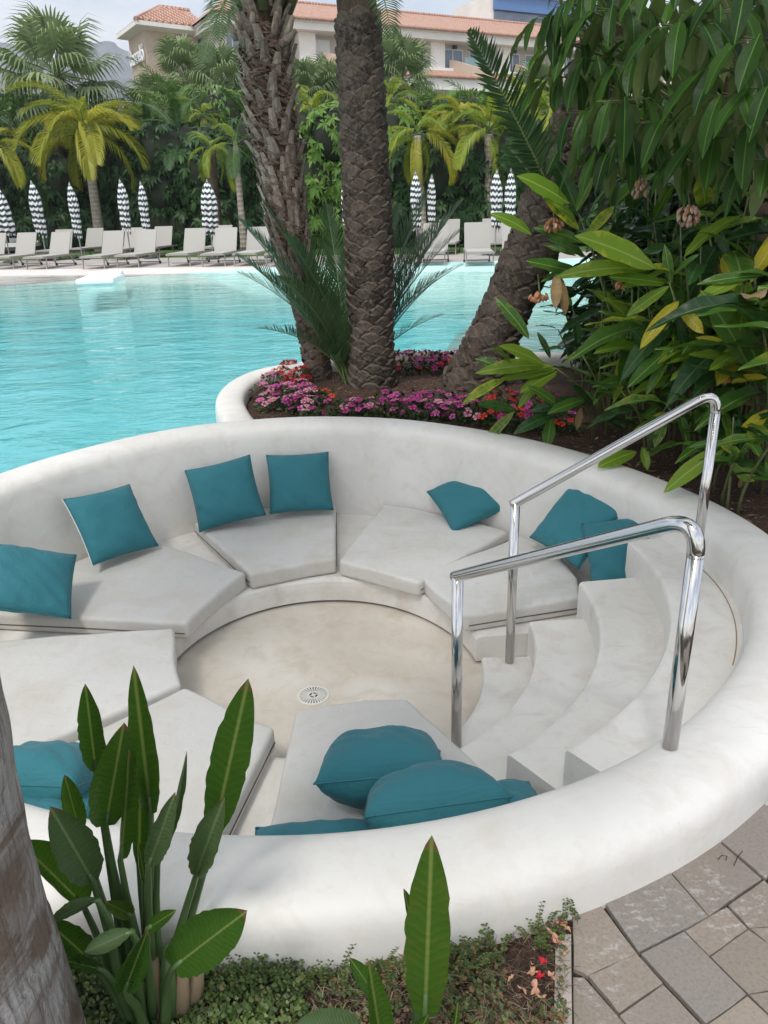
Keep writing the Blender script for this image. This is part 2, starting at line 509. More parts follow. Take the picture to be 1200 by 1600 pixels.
pad('pale seat cushion nearest the camera under the stacked pillows beside the steps', [(270.0, .62), (283, .60), (297, .63), (309.5, .73)], [(268.5, 1.66), (280, 1.68), (292, 1.69), (304, 1.70)], zipside=1)

# ------------------------------------------------------------------ pillows
def pillow_mesh(seed, s=0.42, t=0.075, sag=0.0):
    n = 28
    vs = []; fs = []
    rs = np.random.RandomState(seed)
    ph = rs.rand(6) * 6
    for side in (1, -1):
        for j in range(n + 1):
            for i in range(n + 1):
                u = 2 * i / n - 1; v = 2 * j / n - 1
                # outline pulled in between the corners
                x = u * (1 - 0.055 * (1 - v * v) ** 1 * 1.0 * abs(u) ** 3) ; y = v * (1 - 0.055 * (1 - u * u) * abs(v) ** 3)
                e = (1 - abs(u) ** 2.6) * (1 - abs(v) ** 2.6)
                h = t * max(0, e) ** 0.52
                w = 0.006 * math.sin(u * 5 + ph[0] + v * 3) * math.sin(v * 6 + ph[1]) + 0.004 * noise.noise(Vector((u * 3 + seed, v * 3, side)))
                # pucker creases near the corners and along the seam
                edge = max(abs(u), abs(v))
                w += 0.0045 * math.sin((u * v) * 18 + ph[2]) * edge ** 4 * (1 - edge ** 8)
                w += 0.003 * math.sin((u + v) * 13 + ph[3]) * (e > 0.02)
                z = side * (h + w * min(1, h / t * 1.5)) - sag * (u * u + v * v) * 0.5
                vs.append((x * s / 2, y * s / 2, z))
    m = (n + 1) ** 2
    for side in (0, 1):
        for j in range(n):
            for i in range(n):
                a = side * m + j * (n + 1) + i
                q = (a, a + 1, a + n + 2, a + n + 1)
                fs.append(q if side == 0 else tuple(reversed(q)))
    bm = bmesh.new()
    bv = [bm.verts.new(p) for p in vs]
    for f in fs: bm.faces.new([bv[i] for i in f])
    bmesh.ops.remove_doubles(bm, verts=bm.verts[:], dist=0.0008)
    me = bpy.data.meshes.new('pillow_cover'); bm.to_mesh(me); bm.free()
    me.materials.append(M['teal']); me.shade_smooth()
    return me
PM = [pillow_mesh(k, t=0.072 + 0.006 * (k % 3)) for k in range(5)]
PMflat = [pillow_mesh(20 + k, s=0.43, t=0.125) for k in range(2)]
def seam(s, sides=(0, 1, 2, 3)):
    mb = MB(); h = s / 2
    for k in sides:
        pts = []
        for i in range(13):
            u = 2 * i / 12 - 1
            v = 1 - 0.055 * (1 - u * u)
            p = Vector((u * h, v * h, 0.0))
            pts.append(Matrix.Rotation(PI / 2 * k, 3, 'Z') @ p)
        mb.tube(pts, 0.0028, 6)
    return mb
seam_me = seam(0.42).mesh('piping', M['teal'], True)
seam46 = seam(0.43).mesh('piping', M['teal'], True)
def pillow(label, pos, X, Nn, me, s=1.0, white=None, k46=False):
    X, Nn = Vector(X).normalized(), Vector(Nn).normalized()
    X = (X - Nn * X.dot(Nn)).normalized(); Y = Nn.cross(X)
    root = empty('pillow', label, 'pillow', (0, 0, 0), 0, 'teal scatter pillows in the pit')
    root.matrix_basis = Matrix(((X.x, Y.x, Nn.x, pos[0]), (X.y, Y.y, Nn.y, pos[1]), (X.z, Y.z, Nn.z, pos[2]), (0, 0, 0, 1)))
    root.scale = (s, s, s)
    link('cover', me, root)
    link('piping', seam46 if k46 else seam_me, root)
    if white is not None:
        o = seam(0.424, (white,)).build('zip_edge', M['piping_white'], root)
        o['label'] = 'pale white piped edge'
    return root
pillow('teal pillow cut by the left edge of the photo, slumped on the large seat cushion', (-1.80, 3.50, -0.09), (.82, .36, -.40), (.46, -.30, .80), PM[0], 1.0)
pillow('teal pillow with a white piped left edge leaning on the back wall at the left', (-1.614, 4.22, -0.085), (.67, .74, -.07), (.61, -.49, .63), PM[1], 1.02, white=1)
pillow('left of the two teal pillows side by side at the back of the pit', (-1.03, 4.70, -0.09), (.97, .16, .20), (.08, -.78, .62), PM[2], 1.03)
pillow('right one of the two teal pillows side by side at the back', (-0.56, 4.87, -0.095), (.99, .14, -.02), (.12, -.76, .64), PM[3], 1.0)
pillow('teal pillow lying alone on the cushion at the back right', (0.55, 4.67, -0.175), (.92, .24, .31), (-.18, -.45, .88), PM[4], 0.98)
pillow('teal pillow propped on one corner behind the far handrail post', (1.08, 3.99, -0.085), (.49, -.86, -.10), (-.59, -.41, .69), PM[0], 0.98)
pillow('teal pillow half hidden between its neighbour and the top steps', (1.28, 3.68, -0.13), (.80, -.10, .10), (-.25, -.60, .75), PM[2], 1.0)
pillow('teal pillow on the far side of the front pile, lying flat', W(597, 1197, -0.165), (.95, .06, .10), (-.05, .50, .86), PMflat[0], 1.0, k46=True)
pillow('plump teal pillow on top of the front pile, tilted against its neighbour', W(674, 1259, -0.11), (.96, .16, .10), (-.10, .66, .74), PMflat[1], 1.0, k46=True)
pillow('teal pillow of which a sliver shows above the front rim at the right', W(764, 1290, -0.13), (.95, .2, .05), (0, .2, .95), PM[1], 1.0)
pillow('teal pillow of which a thin sliver shows above the middle of the front rim', W(500, 1360, -0.20), (1, .05, 0), (0, .1, .97), PM[3], 1.0)
pillow('teal pillow behind the pale trunk at the left, the upper one of its pair', W(70, 1214, -0.17), (.95, -.06, 0), (.05, .55, .84), PMflat[0], 0.92, k46=True)
pillow('teal pillow behind the pale trunk at the left, the lower one against the rim', W(52, 1277, -0.18), (.95, -.16, 0), (.05, .35, .93), PM[4], .95)

# ------------------------------------------------------------------ handrails
def rail(label, pb_lo, pt_lo, pt_hi, pb_hi, r, elbow):
    """foot of the low post, its top, top of the high post, foot of the high post"""
    base = Vector(pb_lo)
    root = empty('handrail', label, 'handrail', base)
    L_ = lambda p: Vector(p) - base
    a, b, c, d = map(L_, (pb_lo, pt_lo, pt_hi, pb_hi))
    mb = MB(); mb.tube([a, b + Vector((0, 0, 0.004))], r, 20); mb.build('post', M['steel'], root, True)
    # sloping rail with a bend into the high post
    u = (c - b).normalized(); w = (d - c).normalized()
    pts = [b - u * 0.02, b]
    for k in range(1, 8): pts.append(b.lerp(c - u * elbow, k / 8))
    p0, p2 = c - u * elbow, c + w * elbow
    for k in range(11):
        t = k / 10
        pts.append(p0 * (1 - t) ** 2 + c * 2 * t * (1 - t) + p2 * t * t)
    mb = MB(); mb.tube(pts, r, 20); mb.build('rail', M['steel'], root, True)
    mb = MB(); mb.tube([p2 - w * 0.01, d], r * 0.995, 20); mb.build('post', M['steel'], root, True)
    return root
def vert_over(base, u, v):
    """height at which the vertical through base is seen at image row v"""
    best = None
    for k in range(2400):
        z = base.z + k * 0.0006
        q = Vector((base.x, base.y, z - CAM_Z))
        vv = 800 + F_PX * q.dot(_D) / q.dot(_F)
        if best is None or abs(vv - v) < best[0]: best = (abs(vv - v), z)
    return Vector((base.x, base.y, best[1]))
A0 = W(713, 1165, zs[0] + 0.002); A1 = vert_over(A0, 713, 900)
A3 = W(1047, 1166, 0.17); A2 = vert_over(A3, 1100, 808)
rail('near steel handrail, low over the steps, its bend in front of the other rail', A0, A1, A2, A3, 0.022, 0.11)
B0 = W(796, 1034, zs[0] + 0.002); B1 = vert_over(B0, 800, 786)
B3 = W(1083, 905, 0.002); B2 = vert_over(B3, 1120, 608)
rail('far steel handrail rising higher in front of the green leaves', B0, B1, B2, B3, 0.0215, 0.10)
# ================================================================== GROUND, PAVING, POOL
WATER_Z, DECK_Z = 0.08, 0.13
def struct(name, me_or_mb, mat=None, smooth=False):
    o = me_or_mb.build(name, mat, None, smooth) if isinstance(me_or_mb, MB) else link(name, me_or_mb)
    o['kind'] = 'structure'
    return o
def fan_ngon(pts, z, name, mat):
    bm = bmesh.new()
    f = bm.faces.new([bm.verts.new((p[0], p[1], z)) for p in pts])
    bmesh.ops.recalc_face_normals(bm, faces=[f])
    if f.normal.z < 0: f.normal_flip()
    bmesh.ops.triangulate(bm, faces=[f])
    me = bpy.data.meshes.new(name); bm.to_mesh(me); bm.free()
    me.materials.append(mat)
    return me

# planter rim centreline, running from the pit rim round the palms to the right
PL = [W(u, v, 0.23).to_2d() for u, v in ((388, 668), (374, 655), (364, 640), (359, 622), (366, 604), (384, 590), (412, 579), (448, 572), (490, 566), (560, 558), (640, 553), (710, 551), (780, 552), (860, 553), (960, 556), (1100, 560), (1300, 566))]
def smooth_line(P, n=4, closed=False):
    P = [Vector(p) for p in P]
    out = []
    for i in range(len(P) - 1):
        p0 = P[max(i - 1, 0)]; p1 = P[i]; p2 = P[i + 1]; p3 = P[min(i + 2, len(P) - 1)]
        for k in range(n):
            t = k / n
            out.append(0.5 * ((2 * p1) + (p2 - p0) * t + (2 * p0 - 5 * p1 + 4 * p2 - p3) * t * t + (3 * p1 - p0 - 3 * p2 + p3) * t ** 3))
    out.append(P[-1])
    return out
PLs = smooth_line(PL, 5)

def inside_poly(x, y, P):
    c = False; n = len(P)
    for i in range(n):
        a, b = P[i], P[(i + 1) % n]
        if (a.y > y) != (b.y > y) and x < (b.x - a.x) * (y - a.y) / (b.y - a.y) + a.x: c = not c
    return c
# ---- pool water outline
far_px = [(-420, 436), (-200, 434), (0, 431), (150, 429), (300, 427), (450, 425), (600, 425), (700, 424), (800, 423), (1000, 421), (1300, 418), (1700, 414)]
FAR = smooth_line([W(u, v, WATER_Z).to_2d() for u, v in far_px], 3)
ringL = [polar(a, lip_r(a) + RW).to_2d() for a in range(116, 186, 3)]
outline = FAR + [Vector((26, 10)), Vector((16, 6.6))] + [p for p in reversed(PLs)][0:-6] + ringL + [Vector((-4.5, 3.0)), Vector((-24, 3.0)), Vector((-24, 12))]
def water_mat():
    m = NT('pool_water')
    p = m.pos()
    q = m.n('ShaderNodeMapping', {'Vector': p, 'Rotation': (0, 0, 0.12), 'Scale': (1.0, 1.5, 1.0)}).outputs[0]
    n1 = m.noise(q, 1.1, 3, 0.5, 0.6)
    n2 = m.noise(q, 4.2, 4, 0.6, 0.5)
    n3 = m.noise(q, 12.0, 2, 0.5)
    h = m.math('ADD', m.math('MULTIPLY', n1, 1.0), m.math('ADD', m.math('MULTIPLY', n2, 0.42), m.math('MULTIPLY', n3, 0.07)))
    nb = m.bump(h, 0.40, 0.085)
    fr = m.n('ShaderNodeFresnel', {'IOR': 1.33, 'Normal': nb}).outputs[0]
    gl = m.n('ShaderNodeBsdfGlossy', {'Color': (1, 1, 1, 1), 'Roughness': 0.02, 'Normal': nb})
    rf = m.n('ShaderNodeBsdfRefraction', {'Color': (0.97, 1, 1, 1), 'Roughness': 0.0, 'IOR': 1.33, 'Normal': nb})
    tr = m.n('ShaderNodeBsdfTransparent', {'Color': (0.95, 1, 1, 1)})
    mix = m.n('ShaderNodeMixShader', {0: fr, 1: tr, 2: gl})
    m.t.links.new(mix.outputs[0], m.out.inputs['Surface'])
    return m.mat
M['water'] = water_mat()
struct('pool_water', fan_ngon(outline, WATER_Z, 'pool_water', M['water']))

# ---- pool basin: deep middle, sloping beach at the far side, shallow ledge on the right
ledge = [W(u, v, WATER_Z - 0.12).to_2d() for u, v in ((640, 436), (692, 445), (735, 455), (767, 468), (750, 488), (723, 510), (706, 530), (698, 548), (700, 600))]
ledge = smooth_line(ledge, 4)
def basin():
    nx, ny = 170, 120
    xs = np.linspace(-24.5, 27, nx); ys = np.linspace(2.4, 21.5, ny) ** 1.0
    fx = np.array([p.x for p in FAR]); fy = np.array([p.y for p in FAR])
    o = np.argsort(fx); fx, fy = fx[o], fy[o]
    lx = np.array([p.x for p in ledge]); ly = np.array([p.y for p in ledge])
    vs = []
    for y in ys:
        for x in xs:
            dfar = np.interp(x, fx, fy) - y
            z = -1.15
            z = max(z, 0.06 - 0.17 * max(dfar, -0.5) if dfar < 2.2 else 0.06 - 0.374 - 0.30 * (dfar - 2.2))
            # right of the ledge curve: shallow
            o2 = np.argsort(ly)
            xb = np.interp(y, ly[o2], lx[o2])
            if y > ly.max(): xb = lx[o2][-1]
            dr = x - xb
            if dr > -0.8: z = max(z, -0.06 - (0 if dr > 0 else -dr * 1.4))
            vs.append((x, y, z))
    bedP = [polar(a, lip_r(a) + RW).to_2d() for a in range(-36, 118, 6)] + PLs[4:]
    def dry(i, j):
        x, y = xs[i], ys[j]
        return math.hypot(x - PC.x, y - PC.y) < 1.84 or (y < 6.4 and x > -1.0 and inside_poly(x, y - 0.12, bedP) and inside_poly(x, y + 0.12, bedP)) or (x > 1.0 and y < 5.5)
    fs = [(j * nx + i, j * nx + i + 1, (j + 1) * nx + i + 1, (j + 1) * nx + i) for j in range(ny - 1) for i in range(nx - 1)
          if not all(dry(a, b) for a, b in ((i, j), (i + 1, j), (i + 1, j + 1), (i, j + 1)))
          and not any(math.hypot(xs[a] - PC.x, ys[b] - PC.y) < 1.80 for a, b in ((i, j), (i + 1, j), (i + 1, j + 1), (i, j + 1)))]
    return mesh_from('pool_basin', vs, fs, M['basin'], True)
def basin_mat():
    m = NT('pool_depth_tint')
    p = m.pos()
    n = m.noise(p, 2.0, 4)
    z = m.sep(p)[2]
    # water's depth tint is put into the basin colour: turquoise deep, pale shallow
    deep = m.mix(n, (0.10, 0.46, 0.50), (0.13, 0.54, 0.57))
    shal = m.mix(n, (0.42, 0.70, 0.66), (0.52, 0.77, 0.71))
    c = m.mix(m.ramp(m.math('ADD', m.math('MULTIPLY', z, 1.0), 0.7), [(0.0, 0.0), (0.60, 1.0)]), deep, shal)
    return m.done(m.bsdf(color=c, rough=0.8))
M['basin'] = basin_mat()
struct('pool_basin', basin())

# ---- far deck, lawn and everything beyond
M['deck'] = plaster('deck_paving', (0.38, 0.345, 0.32), (0.47, 0.43, 0.40), (0.30, 0.27, 0.25), 0.6, 0.75, 2.0)
M['coping'] = plaster('pale_coping', (0.66, 0.60, 0.56), (0.74, 0.69, 0.65), (0.56, 0.46, 0.42), 0.4, 0.6, 2.0)
def strip(name, a, b, mat, z0, z1):
    vs = [(p.x, p.y, z0) for p in a] + [(p.x, p.y, z1) for p in b]
    n = len(a)
    return struct(name, mesh_from(name, vs, [(i, i + 1, n + i + 1, n + i) for i in range(n - 1)], mat))
inner = [p + Vector((0, -0.10)) for p in FAR]
mid = [p + Vector((0, 1.55)) for p in FAR]
strip('pool_coping', inner, mid, M['coping'], WATER_Z - 0.03, DECK_Z)
back = [p + Vector((0, 6.2)) for p in FAR]
strip('pool_deck', mid, back, M['deck'], DECK_Z, DECK_Z)
def grass_mat():
    m = NT('lawn_grass')
    p = m.pos()
    c = m.mix(m.noise(p, 0.9, 5), (0.055, 0.13, 0.018), (0.10, 0.20, 0.035))
    c = m.mix(m.noise(p, 60, 2), c, (0.03, 0.07, 0.01))
    return m.done(m.bsdf(color=c, rough=0.9))
M['grass'] = grass_mat()
far2 = [p + Vector((0, 34)) for p in FAR]
strip('lawn', back, far2, M['grass'], DECK_Z, DECK_Z)
mb = MB(); mb.add([(-3000, 40, -0.4), (3000, 40, -0.4), (3000, 3200, -0.4), (-3000, 3200, -0.4)], [(0, 1, 2, 3)])
struct('ground', mb, flat('far_ground', (0.09, 0.10, 0.05), 0.9))

# ---- planting bed round the palms: dark soil inside the planter and to the right of the pit
def soil_mat(name, a, b, dist=0.03):
    m = NT(name)
    p = m.pos()
    n1 = m.noise(p, 7, 7, 0.7, 0.5); n2 = m.noise(p, 60, 5, 0.7)
    c = m.mix(n1, a, b)
    c = m.mix(m.ramp(n2, [(0.5, 0.0), (0.68, 1.0)]), c, tuple(x * 2.1 for x in b))
    c = m.mix(m.ramp(m.noise(p, 140, 3, 0.6), [(0.66, 0.0), (0.72, 1.0)]), c, (0.32, 0.24, 0.17))
    nb = m.bump(m.math('ADD', n1, n2), 0.9, dist)
    return m.done(m.bsdf(color=c, rough=0.95, normal=nb, spec=0.2))
M['soil'] = soil_mat('dark_soil', (0.045, 0.026, 0.018), (0.100, 0.060, 0.042))
ring_c = [polar(a, lip_r(a) + RW).to_2d() for a in range(-36, 118, 3)]
bed_poly = ring_c + [p for p in PLs[2:]] + [Vector((9, 8.0)), Vector((9, 1.2)), Vector((1.72, 1.2))]
TR1, TR2, TR3 = W(497, 592, 0.16), W(583, 602, 0.16), W(745, 602, 0.16)
def soil_z(x, y):
    z = 0.115 + 0.03 * noise.noise(Vector((x * 1.3, y * 1.3, 0))) + 0.012 * noise.noise(Vector((x * 6, y * 6, 3)))
    for t, hgt in ((TR1, .05), (TR2, .07), (TR3, .08)):
        d = math.hypot(x - t.x, y - t.y)
        z += hgt * math.exp(-(d / 0.38) ** 2)
    return z
def soil_mesh(name, poly, zf, step, mat):
    xs = [p.x for p in poly]; ys = [p.y for p in poly]
    x0, y0 = min(xs), min(ys); nx = int((max(xs) - x0) / step) + 2; ny = int((max(ys) - y0) / step) + 2
    idx = {}; vs = []; fs = []
    for j in range(ny):
        for i in range(nx):
            cx, cy = x0 + (i + .5) * step, y0 + (j + .5) * step
            if inside_poly(cx, cy, poly):
                q = []
                for (a, b) in ((i, j), (i + 1, j), (i + 1, j + 1), (i, j + 1)):
                    if (a, b) not in idx:
                        X, Y = x0 + a * step, y0 + b * step
                        idx[(a, b)] = len(vs); vs.append((X, Y, zf(X, Y)))
                    q.append(idx[(a, b)])
                fs.append(q)
    return mesh_from(name, vs, fs, mat, True)
struct('planting_soil', soil_mesh('planting_soil', bed_poly, soil_z, 0.07, M['soil']))

# ---- low planter wall in the pool
pw = empty('planter_wall', 'low rounded white wall curving round the palm bed at the edge of the water', 'planter wall', (PLs[6].x, PLs[6].y, 0))
def wall_sweep(line, w, ztop, zbot):
    n = len(line); vs = []; prof = []
    hh = 0.07
    prof.append((-w - 0.006, zbot)); prof.append((-w - 0.003, ztop - 0.1))
    for k in range(9):
        t = PI - PI * k / 8
        prof.append((w * math.copysign(abs(math.cos(t)) ** .8, math.cos(t)), ztop - hh + hh * abs(math.sin(t)) ** .75))
    prof.append((w + 0.003, ztop - 0.1)); prof.append((w + 0.006, zbot))
    for i, p in enumerate(line):
        d = (line[min(i + 1, n - 1)] - line[max(i - 1, 0)]).normalized()
        nn = Vector((-d.y, d.x))
        for (o, z) in prof:
            wob = 0.006 * noise.noise(Vector((p.x * 2, p.y * 2, z * 3)))
            q = p + nn * (o + wob)
            vs.append((q.x, q.y, z + wob))
    m = len(prof)
    fs = [(i * m + k, (i + 1) * m + k, (i + 1) * m + k + 1, i * m + k + 1) for i in range(n - 1) for k in range(m - 1)]
    mb = MB(); mb.add(vs, fs); return mb
child('wall', wall_sweep(PLs, 0.115, 0.243, -1.1), M['plaster'], pw, True)

# ---- near ground: paving, kerb and ground-cover bed
M['grout'] = soil_mat('dark_joint_sand', (0.022, 0.018, 0.015), (0.05, 0.043, 0.036), 0.01)
def outer(a): return lip_r(a) + 2 * RW + 0.003
pave_poly = [polar(a, outer(a)).to_2d() for a in range(-66, 2, 2)] + [Vector((3.4, 2.6)), Vector((3.4, -3.0)), Vector((-3.4, -3.0)), Vector((-3.4, 0.86)), W(893, 1760, 0).to_2d(), W(893, 1430, 0).to_2d()]
struct('pavement', fan_ngon(pave_poly, -0.014, 'pavement', M['grout']))
pavement = bpy.data.objects['pavement']
def paver_mat():
    m = NT('stone_paver')
    p = m.pos(); r = m.rand()
    n1 = m.noise(p, 5, 6, 0.65, 0.3); n2 = m.noise(p, 120, 4, 0.7); n3 = m.noise(m.scaled(p, (1, 1.6, 1)), 30, 8, 0.8, 0.25)
    c = m.mix(r, (0.22, 0.195, 0.165), (0.31, 0.265, 0.22))
    c = m.mix(m.ramp(m.math('FRACT', m.math('MULTIPLY', r, 7.3)), [(0.4, 0), (0.7, 1)]), c, (0.23, 0.215, 0.20))
    c = m.mix(m.math('MULTIPLY', n1, 0.5), c, (0.34, 0.27, 0.21))
    c = m.mix(m.math('MULTIPLY', m.ramp(n2, [(0.45, 0), (0.7, 1)]), 0.45), c, (0.12, 0.11, 0.105))
    # pale scuffed lime marks
    sc = m.math('MULTIPLY', m.ramp(m.noise(p, 3.4, 3, 0.5, 0.4), [(0.48, 0), (0.60, 1)]), m.ramp(n3, [(0.52, 0), (0.62, 1)]))
    c = m.mix(m.math('MULTIPLY', sc, 0.6), c, (0.55, 0.54, 0.52))
    nb = m.bump(n2, 0.35, 0.004); nb = m.bump(n1, 0.25, 0.01, nb)
    return m.done(m.bsdf(color=c, rough=0.82, normal=nb, spec=0.3))
M['paver'] = paver_mat()
def q8(a, b): return W(840 + a * 0.3, 1240 + b * 0.3, 0.0).to_2d()
PAV = [[(188, 622), (322, 574), (515, 830), (262, 943), (190, 905)], [(190, 955), (240, 955), (410, 1150), (520, 1290), (190, 1290)],
       [(268, 950), (517, 840), (648, 985), (425, 1136)], [(430, 1154), (655, 997), (870, 1225), (640, 1400)],
       [(345, 560), (676, 400), (885, 640), (530, 822)], [(690, 398), (938, 243), (1165, 440), (895, 630)],
       [(540, 836), (762, 720), (893, 852), (1083, 1045), (880, 1195)], [(772, 712), (985, 588), (1092, 700), (895, 840)],
       [(998, 582), (1180, 452), (1400, 670), (1106, 694)], [(906, 850), (1098, 708), (1205, 785), (1400, 985), (1100, 1040)],
       [(892, 1203), (1093, 1056), (1300, 1250), (1100, 1420)], [(950, 238), (1180, 50), (1420, 240), (1185, 432)],
       [(1110, 1048), (1405, 995), (1560, 1180), (1310, 1240)], [(1112, 700), (1410, 680), (1560, 900), (1412, 975), (1215, 785)], [(530, 1300), (420, 1160), (630, 1410), (870, 1690), (720, 1760)]]
def paver(P, h=0.0):
    P = [Vector(p) for p in P]
    c = sum(P, Vector((0, 0))) / len(P)
    rs = random.Random(int(c.x * 1e4))
    n = len(P)
    area = sum(P[i].x * P[(i + 1) % n].y - P[(i + 1) % n].x * P[i].y for i in range(n))
    if area < 0: P.reverse()
    g = -0.001
    def inset(P, d):
        out = []
        for i in range(n):
            a, b, e = P[i - 1], P[i], P[(i + 1) % n]
            d1, d2 = (b - a).normalized(), (e - b).normalized()
            n1, n2 = Vector((-d1.y, d1.x)), Vector((-d2.y, d2.x))
            k = (n1 + n2); k = k / max(0.3, k.dot(n1))
            out.append(b + k * d)
        return out
    A = inset(P, g); B = inset(P, g + 0.0012)
    def dens(Q):
        out = []
        for i in range(n):
            a, b = Q[i], Q[(i + 1) % n]
            out += [a, a.lerp(b, .33), a.lerp(b, .66)]
        return out
    A, B = dens(A), dens(B); m = len(A)
    tz = [h + rs.uniform(-.002, .002) for _ in range(1)][0]
    jit = [Vector((rs.uniform(-1, 1), rs.uniform(-1, 1))) * 0.0012 for _ in range(m)]
    vs = [(p.x + j.x, p.y + j.y, -0.03) for p, j in zip(A, jit)] + [(p.x + j.x, p.y + j.y, tz - 0.0012) for p, j in zip(A, jit)] + [(p.x, p.y, tz) for p in B]
    fs = [(i, (i + 1) % m, m + (i + 1) % m, m + i) for i in range(m)] + [(m + i, m + (i + 1) % m, 2 * m + (i + 1) % m, 2 * m + i) for i in range(m)] + [tuple(range(2 * m, 3 * m))]
    return link('paver', mesh_from('paver', vs, fs, M['paver']), pavement)
for P in PAV: paver([q8(*p) for p in P])
# the paving goes on beyond the photo's corner in the same coursing
ang = math.radians(28.8)
e1, e2 = Vector((math.cos(ang), math.sin(ang))), Vector((math.sin(ang), -math.cos(ang)))
org = q8(1310, 1250)
traced_box = [q8(188, 600), q8(950, 225), q8(1190, 40), q8(1430, 240), q8(1580, 900), q8(1570, 1190), q8(1300, 1270), q8(1110, 1440), q8(880, 1710), q8(720, 1780), q8(185, 1290)]
for i in range(-9, 13):
    for j in range(-7, 14):
        w = 0.19
        off = 0.095 if i % 2 else 0
        cc = org + e1 * (i * w + w / 2) + e2 * (j * w + w / 2 + off)
        r = (cc - PC.to_2d())
        a = math.degrees(math.atan2(r.y, r.x))
        if r.length < outer(a) + 0.12 or inside_poly(cc.x, cc.y, traced_box) or not inside_poly(cc.x, cc.y, pave_poly): continue
        if any(inside_poly((cc + e1 * sx * .085 + e2 * sy * .085).x, (cc + e1 * sx * .085 + e2 * sy * .085).y, traced_box) for sx in (-1, 1) for sy in (-1, 1)): continue
        if cc.x < q8(188, 900).x + 0.1 or cc.y > 2.4 or cc.y < 0.2 or cc.x > 2.3: continue
        h = w / 2
        paver([cc - e1 * h - e2 * h, cc + e1 * h - e2 * h, cc + e1 * h + e2 * h, cc - e1 * h + e2 * h])
# kerb strip
k0, k1, k2, k3 = W(868, 1476, 0).to_2d(), W(892, 1462, 0).to_2d(), W(896, 1800, 0).to_2d(), W(862, 1800, 0).to_2d()
mb = MB()
vs = [(*k, -0.1) for k in (k0, k1, k2, k3)] + [(*k, 0.004) for k in (k0, k1, k2, k3)]
mb.add(vs, [(4, 7, 6, 5), (0, 1, 5, 4), (1, 2, 6, 5), (2, 3, 7, 6), (3, 0, 4, 7)])
M['kerb'] = plaster('rough_concrete', (0.33, 0.29, 0.25), (0.45, 0.41, 0.36), (0.25, 0.2, 0.16), 0.8, 0.9, 6)
struct('kerb', mb, M['kerb'])
bed2 = [polar(a, lip_r(a) + RW + .05).to_2d() for a in range(-150, -63, 3)]
bed2 = [Vector((-3.6, 1.9))] + bed2 + [W(885, 1430, 0).to_2d(), W(885, 1830, 0).to_2d(), Vector((0.38, 0.1)), Vector((-3.6, 0.1))]
struct('ground_cover_soil', soil_mesh('ground_cover_soil', bed2, lambda x, y: -0.012 + 0.012 * noise.noise(Vector((x * 9, y * 9, 0))), 0.035, M['soil']))
# ================================================================== HOTEL BUILDING AND MOUNTAIN
def tile_mat():
    m = NT('terracotta_tiles')
    p = m.obj()
    x = m.sep(p)
    w1 = m.math('SINE', m.math('MULTIPLY', x[0], 2 * PI / 0.30))
    w2 = m.math('FRACT', m.math('MULTIPLY', x[1], 1 / 0.42))
    n = m.noise(p, 1.2, 6, 0.7); n2 = m.noise(m.scaled(p, (3.3, 2.4, 1)), 1.0, 0)
    c = m.mix(n, (0.48, 0.24, 0.16), (0.60, 0.36, 0.26))
    c = m.mix(m.ramp(n2, [(0.4, 0), (0.6, 1)]), c, (0.55, 0.38, 0.30))
    c = m.mix(m.math('MULTIPLY', m.ramp(w1, [(0.0, 1.0), (0.35, 0)]), 0.5), c, (0.28, 0.13, 0.09))
    h = m.math('ADD', w1, m.math('MULTIPLY', w2, 0.8))
    return m.done(m.bsdf(color=c, rough=0.85, normal=m.bump(h, 0.8, 0.05)))
M['tiles'] = tile_mat()
M['bwhite'] = plaster('hotel_white_render', (0.74, 0.71, 0.66), (0.82, 0.79, 0.74), (0.62, 0.58, 0.52), 0.3, 0.8, 0.3)
M['bbeige'] = plaster('hotel_beige_render', (0.44, 0.35, 0.27), (0.50, 0.41, 0.32), (0.36, 0.29, 0.23), 0.4, 0.8, 0.3)
M['brecess'] = plaster('hotel_grey_render', (0.50, 0.45, 0.40), (0.58, 0.52, 0.46), (0.44, 0.39, 0.35), 0.3, 0.8, 0.3)
M['bframe'] = flat('white_window_frame', (0.72, 0.72, 0.72), 0.4)
def glass_mat():
    m = NT('window_glass')
    p = m.pos()
    c = m.mix(m.noise(p, 0.7, 3), (0.07, 0.10, 0.16), (0.25, 0.30, 0.38))
    return m.done(m.bsdf(color=c, rough=0.04, spec=0.8))
M['bglass'] = glass_mat()
def balc_glass():
    m = NT('balcony_glass')
    g = m.n('ShaderNodeBsdfPrincipled', {'Base Color': (0.45, 0.62, 0.62), 'Roughness': 0.05})
    t = m.n('ShaderNodeBsdfTransparent', {'Color': (0.85, 0.95, 0.95)})
    return m.done(m.n('ShaderNodeMixShader', {0: 0.45, 1: t, 2: g}))
M['balcglass'] = balc_glass()
M['blue'] = flat('blue_fascia', (0.10, 0.20, 0.42), 0.5)
M['fixture'] = flat('dark_lamp_metal', (0.03, 0.025, 0.02), 0.5)
ZE = 15.6
A = W(332, 17, ZE); B = W(842, 60, ZE)
dirx = Vector((B.x - A.x, B.y - A.y, 0)).normalized(); diry = Vector((-dirx.y, dirx.x, 0))
hotel = empty('hotel_wing', 'long white hotel wing with terracotta roof and recessed top floor balconies', 'building', (A.x, A.y, 0), math.atan2(dirx.y, dirx.x))
LEN = (B - A).length + 26
def bx(mb, x0, x1, y0, y1, z0, z1): return mb.box(((x0 + x1) / 2, (y0 + y1) / 2, (z0 + z1) / 2), (x1 - x0, y1 - y0, z1 - z0))
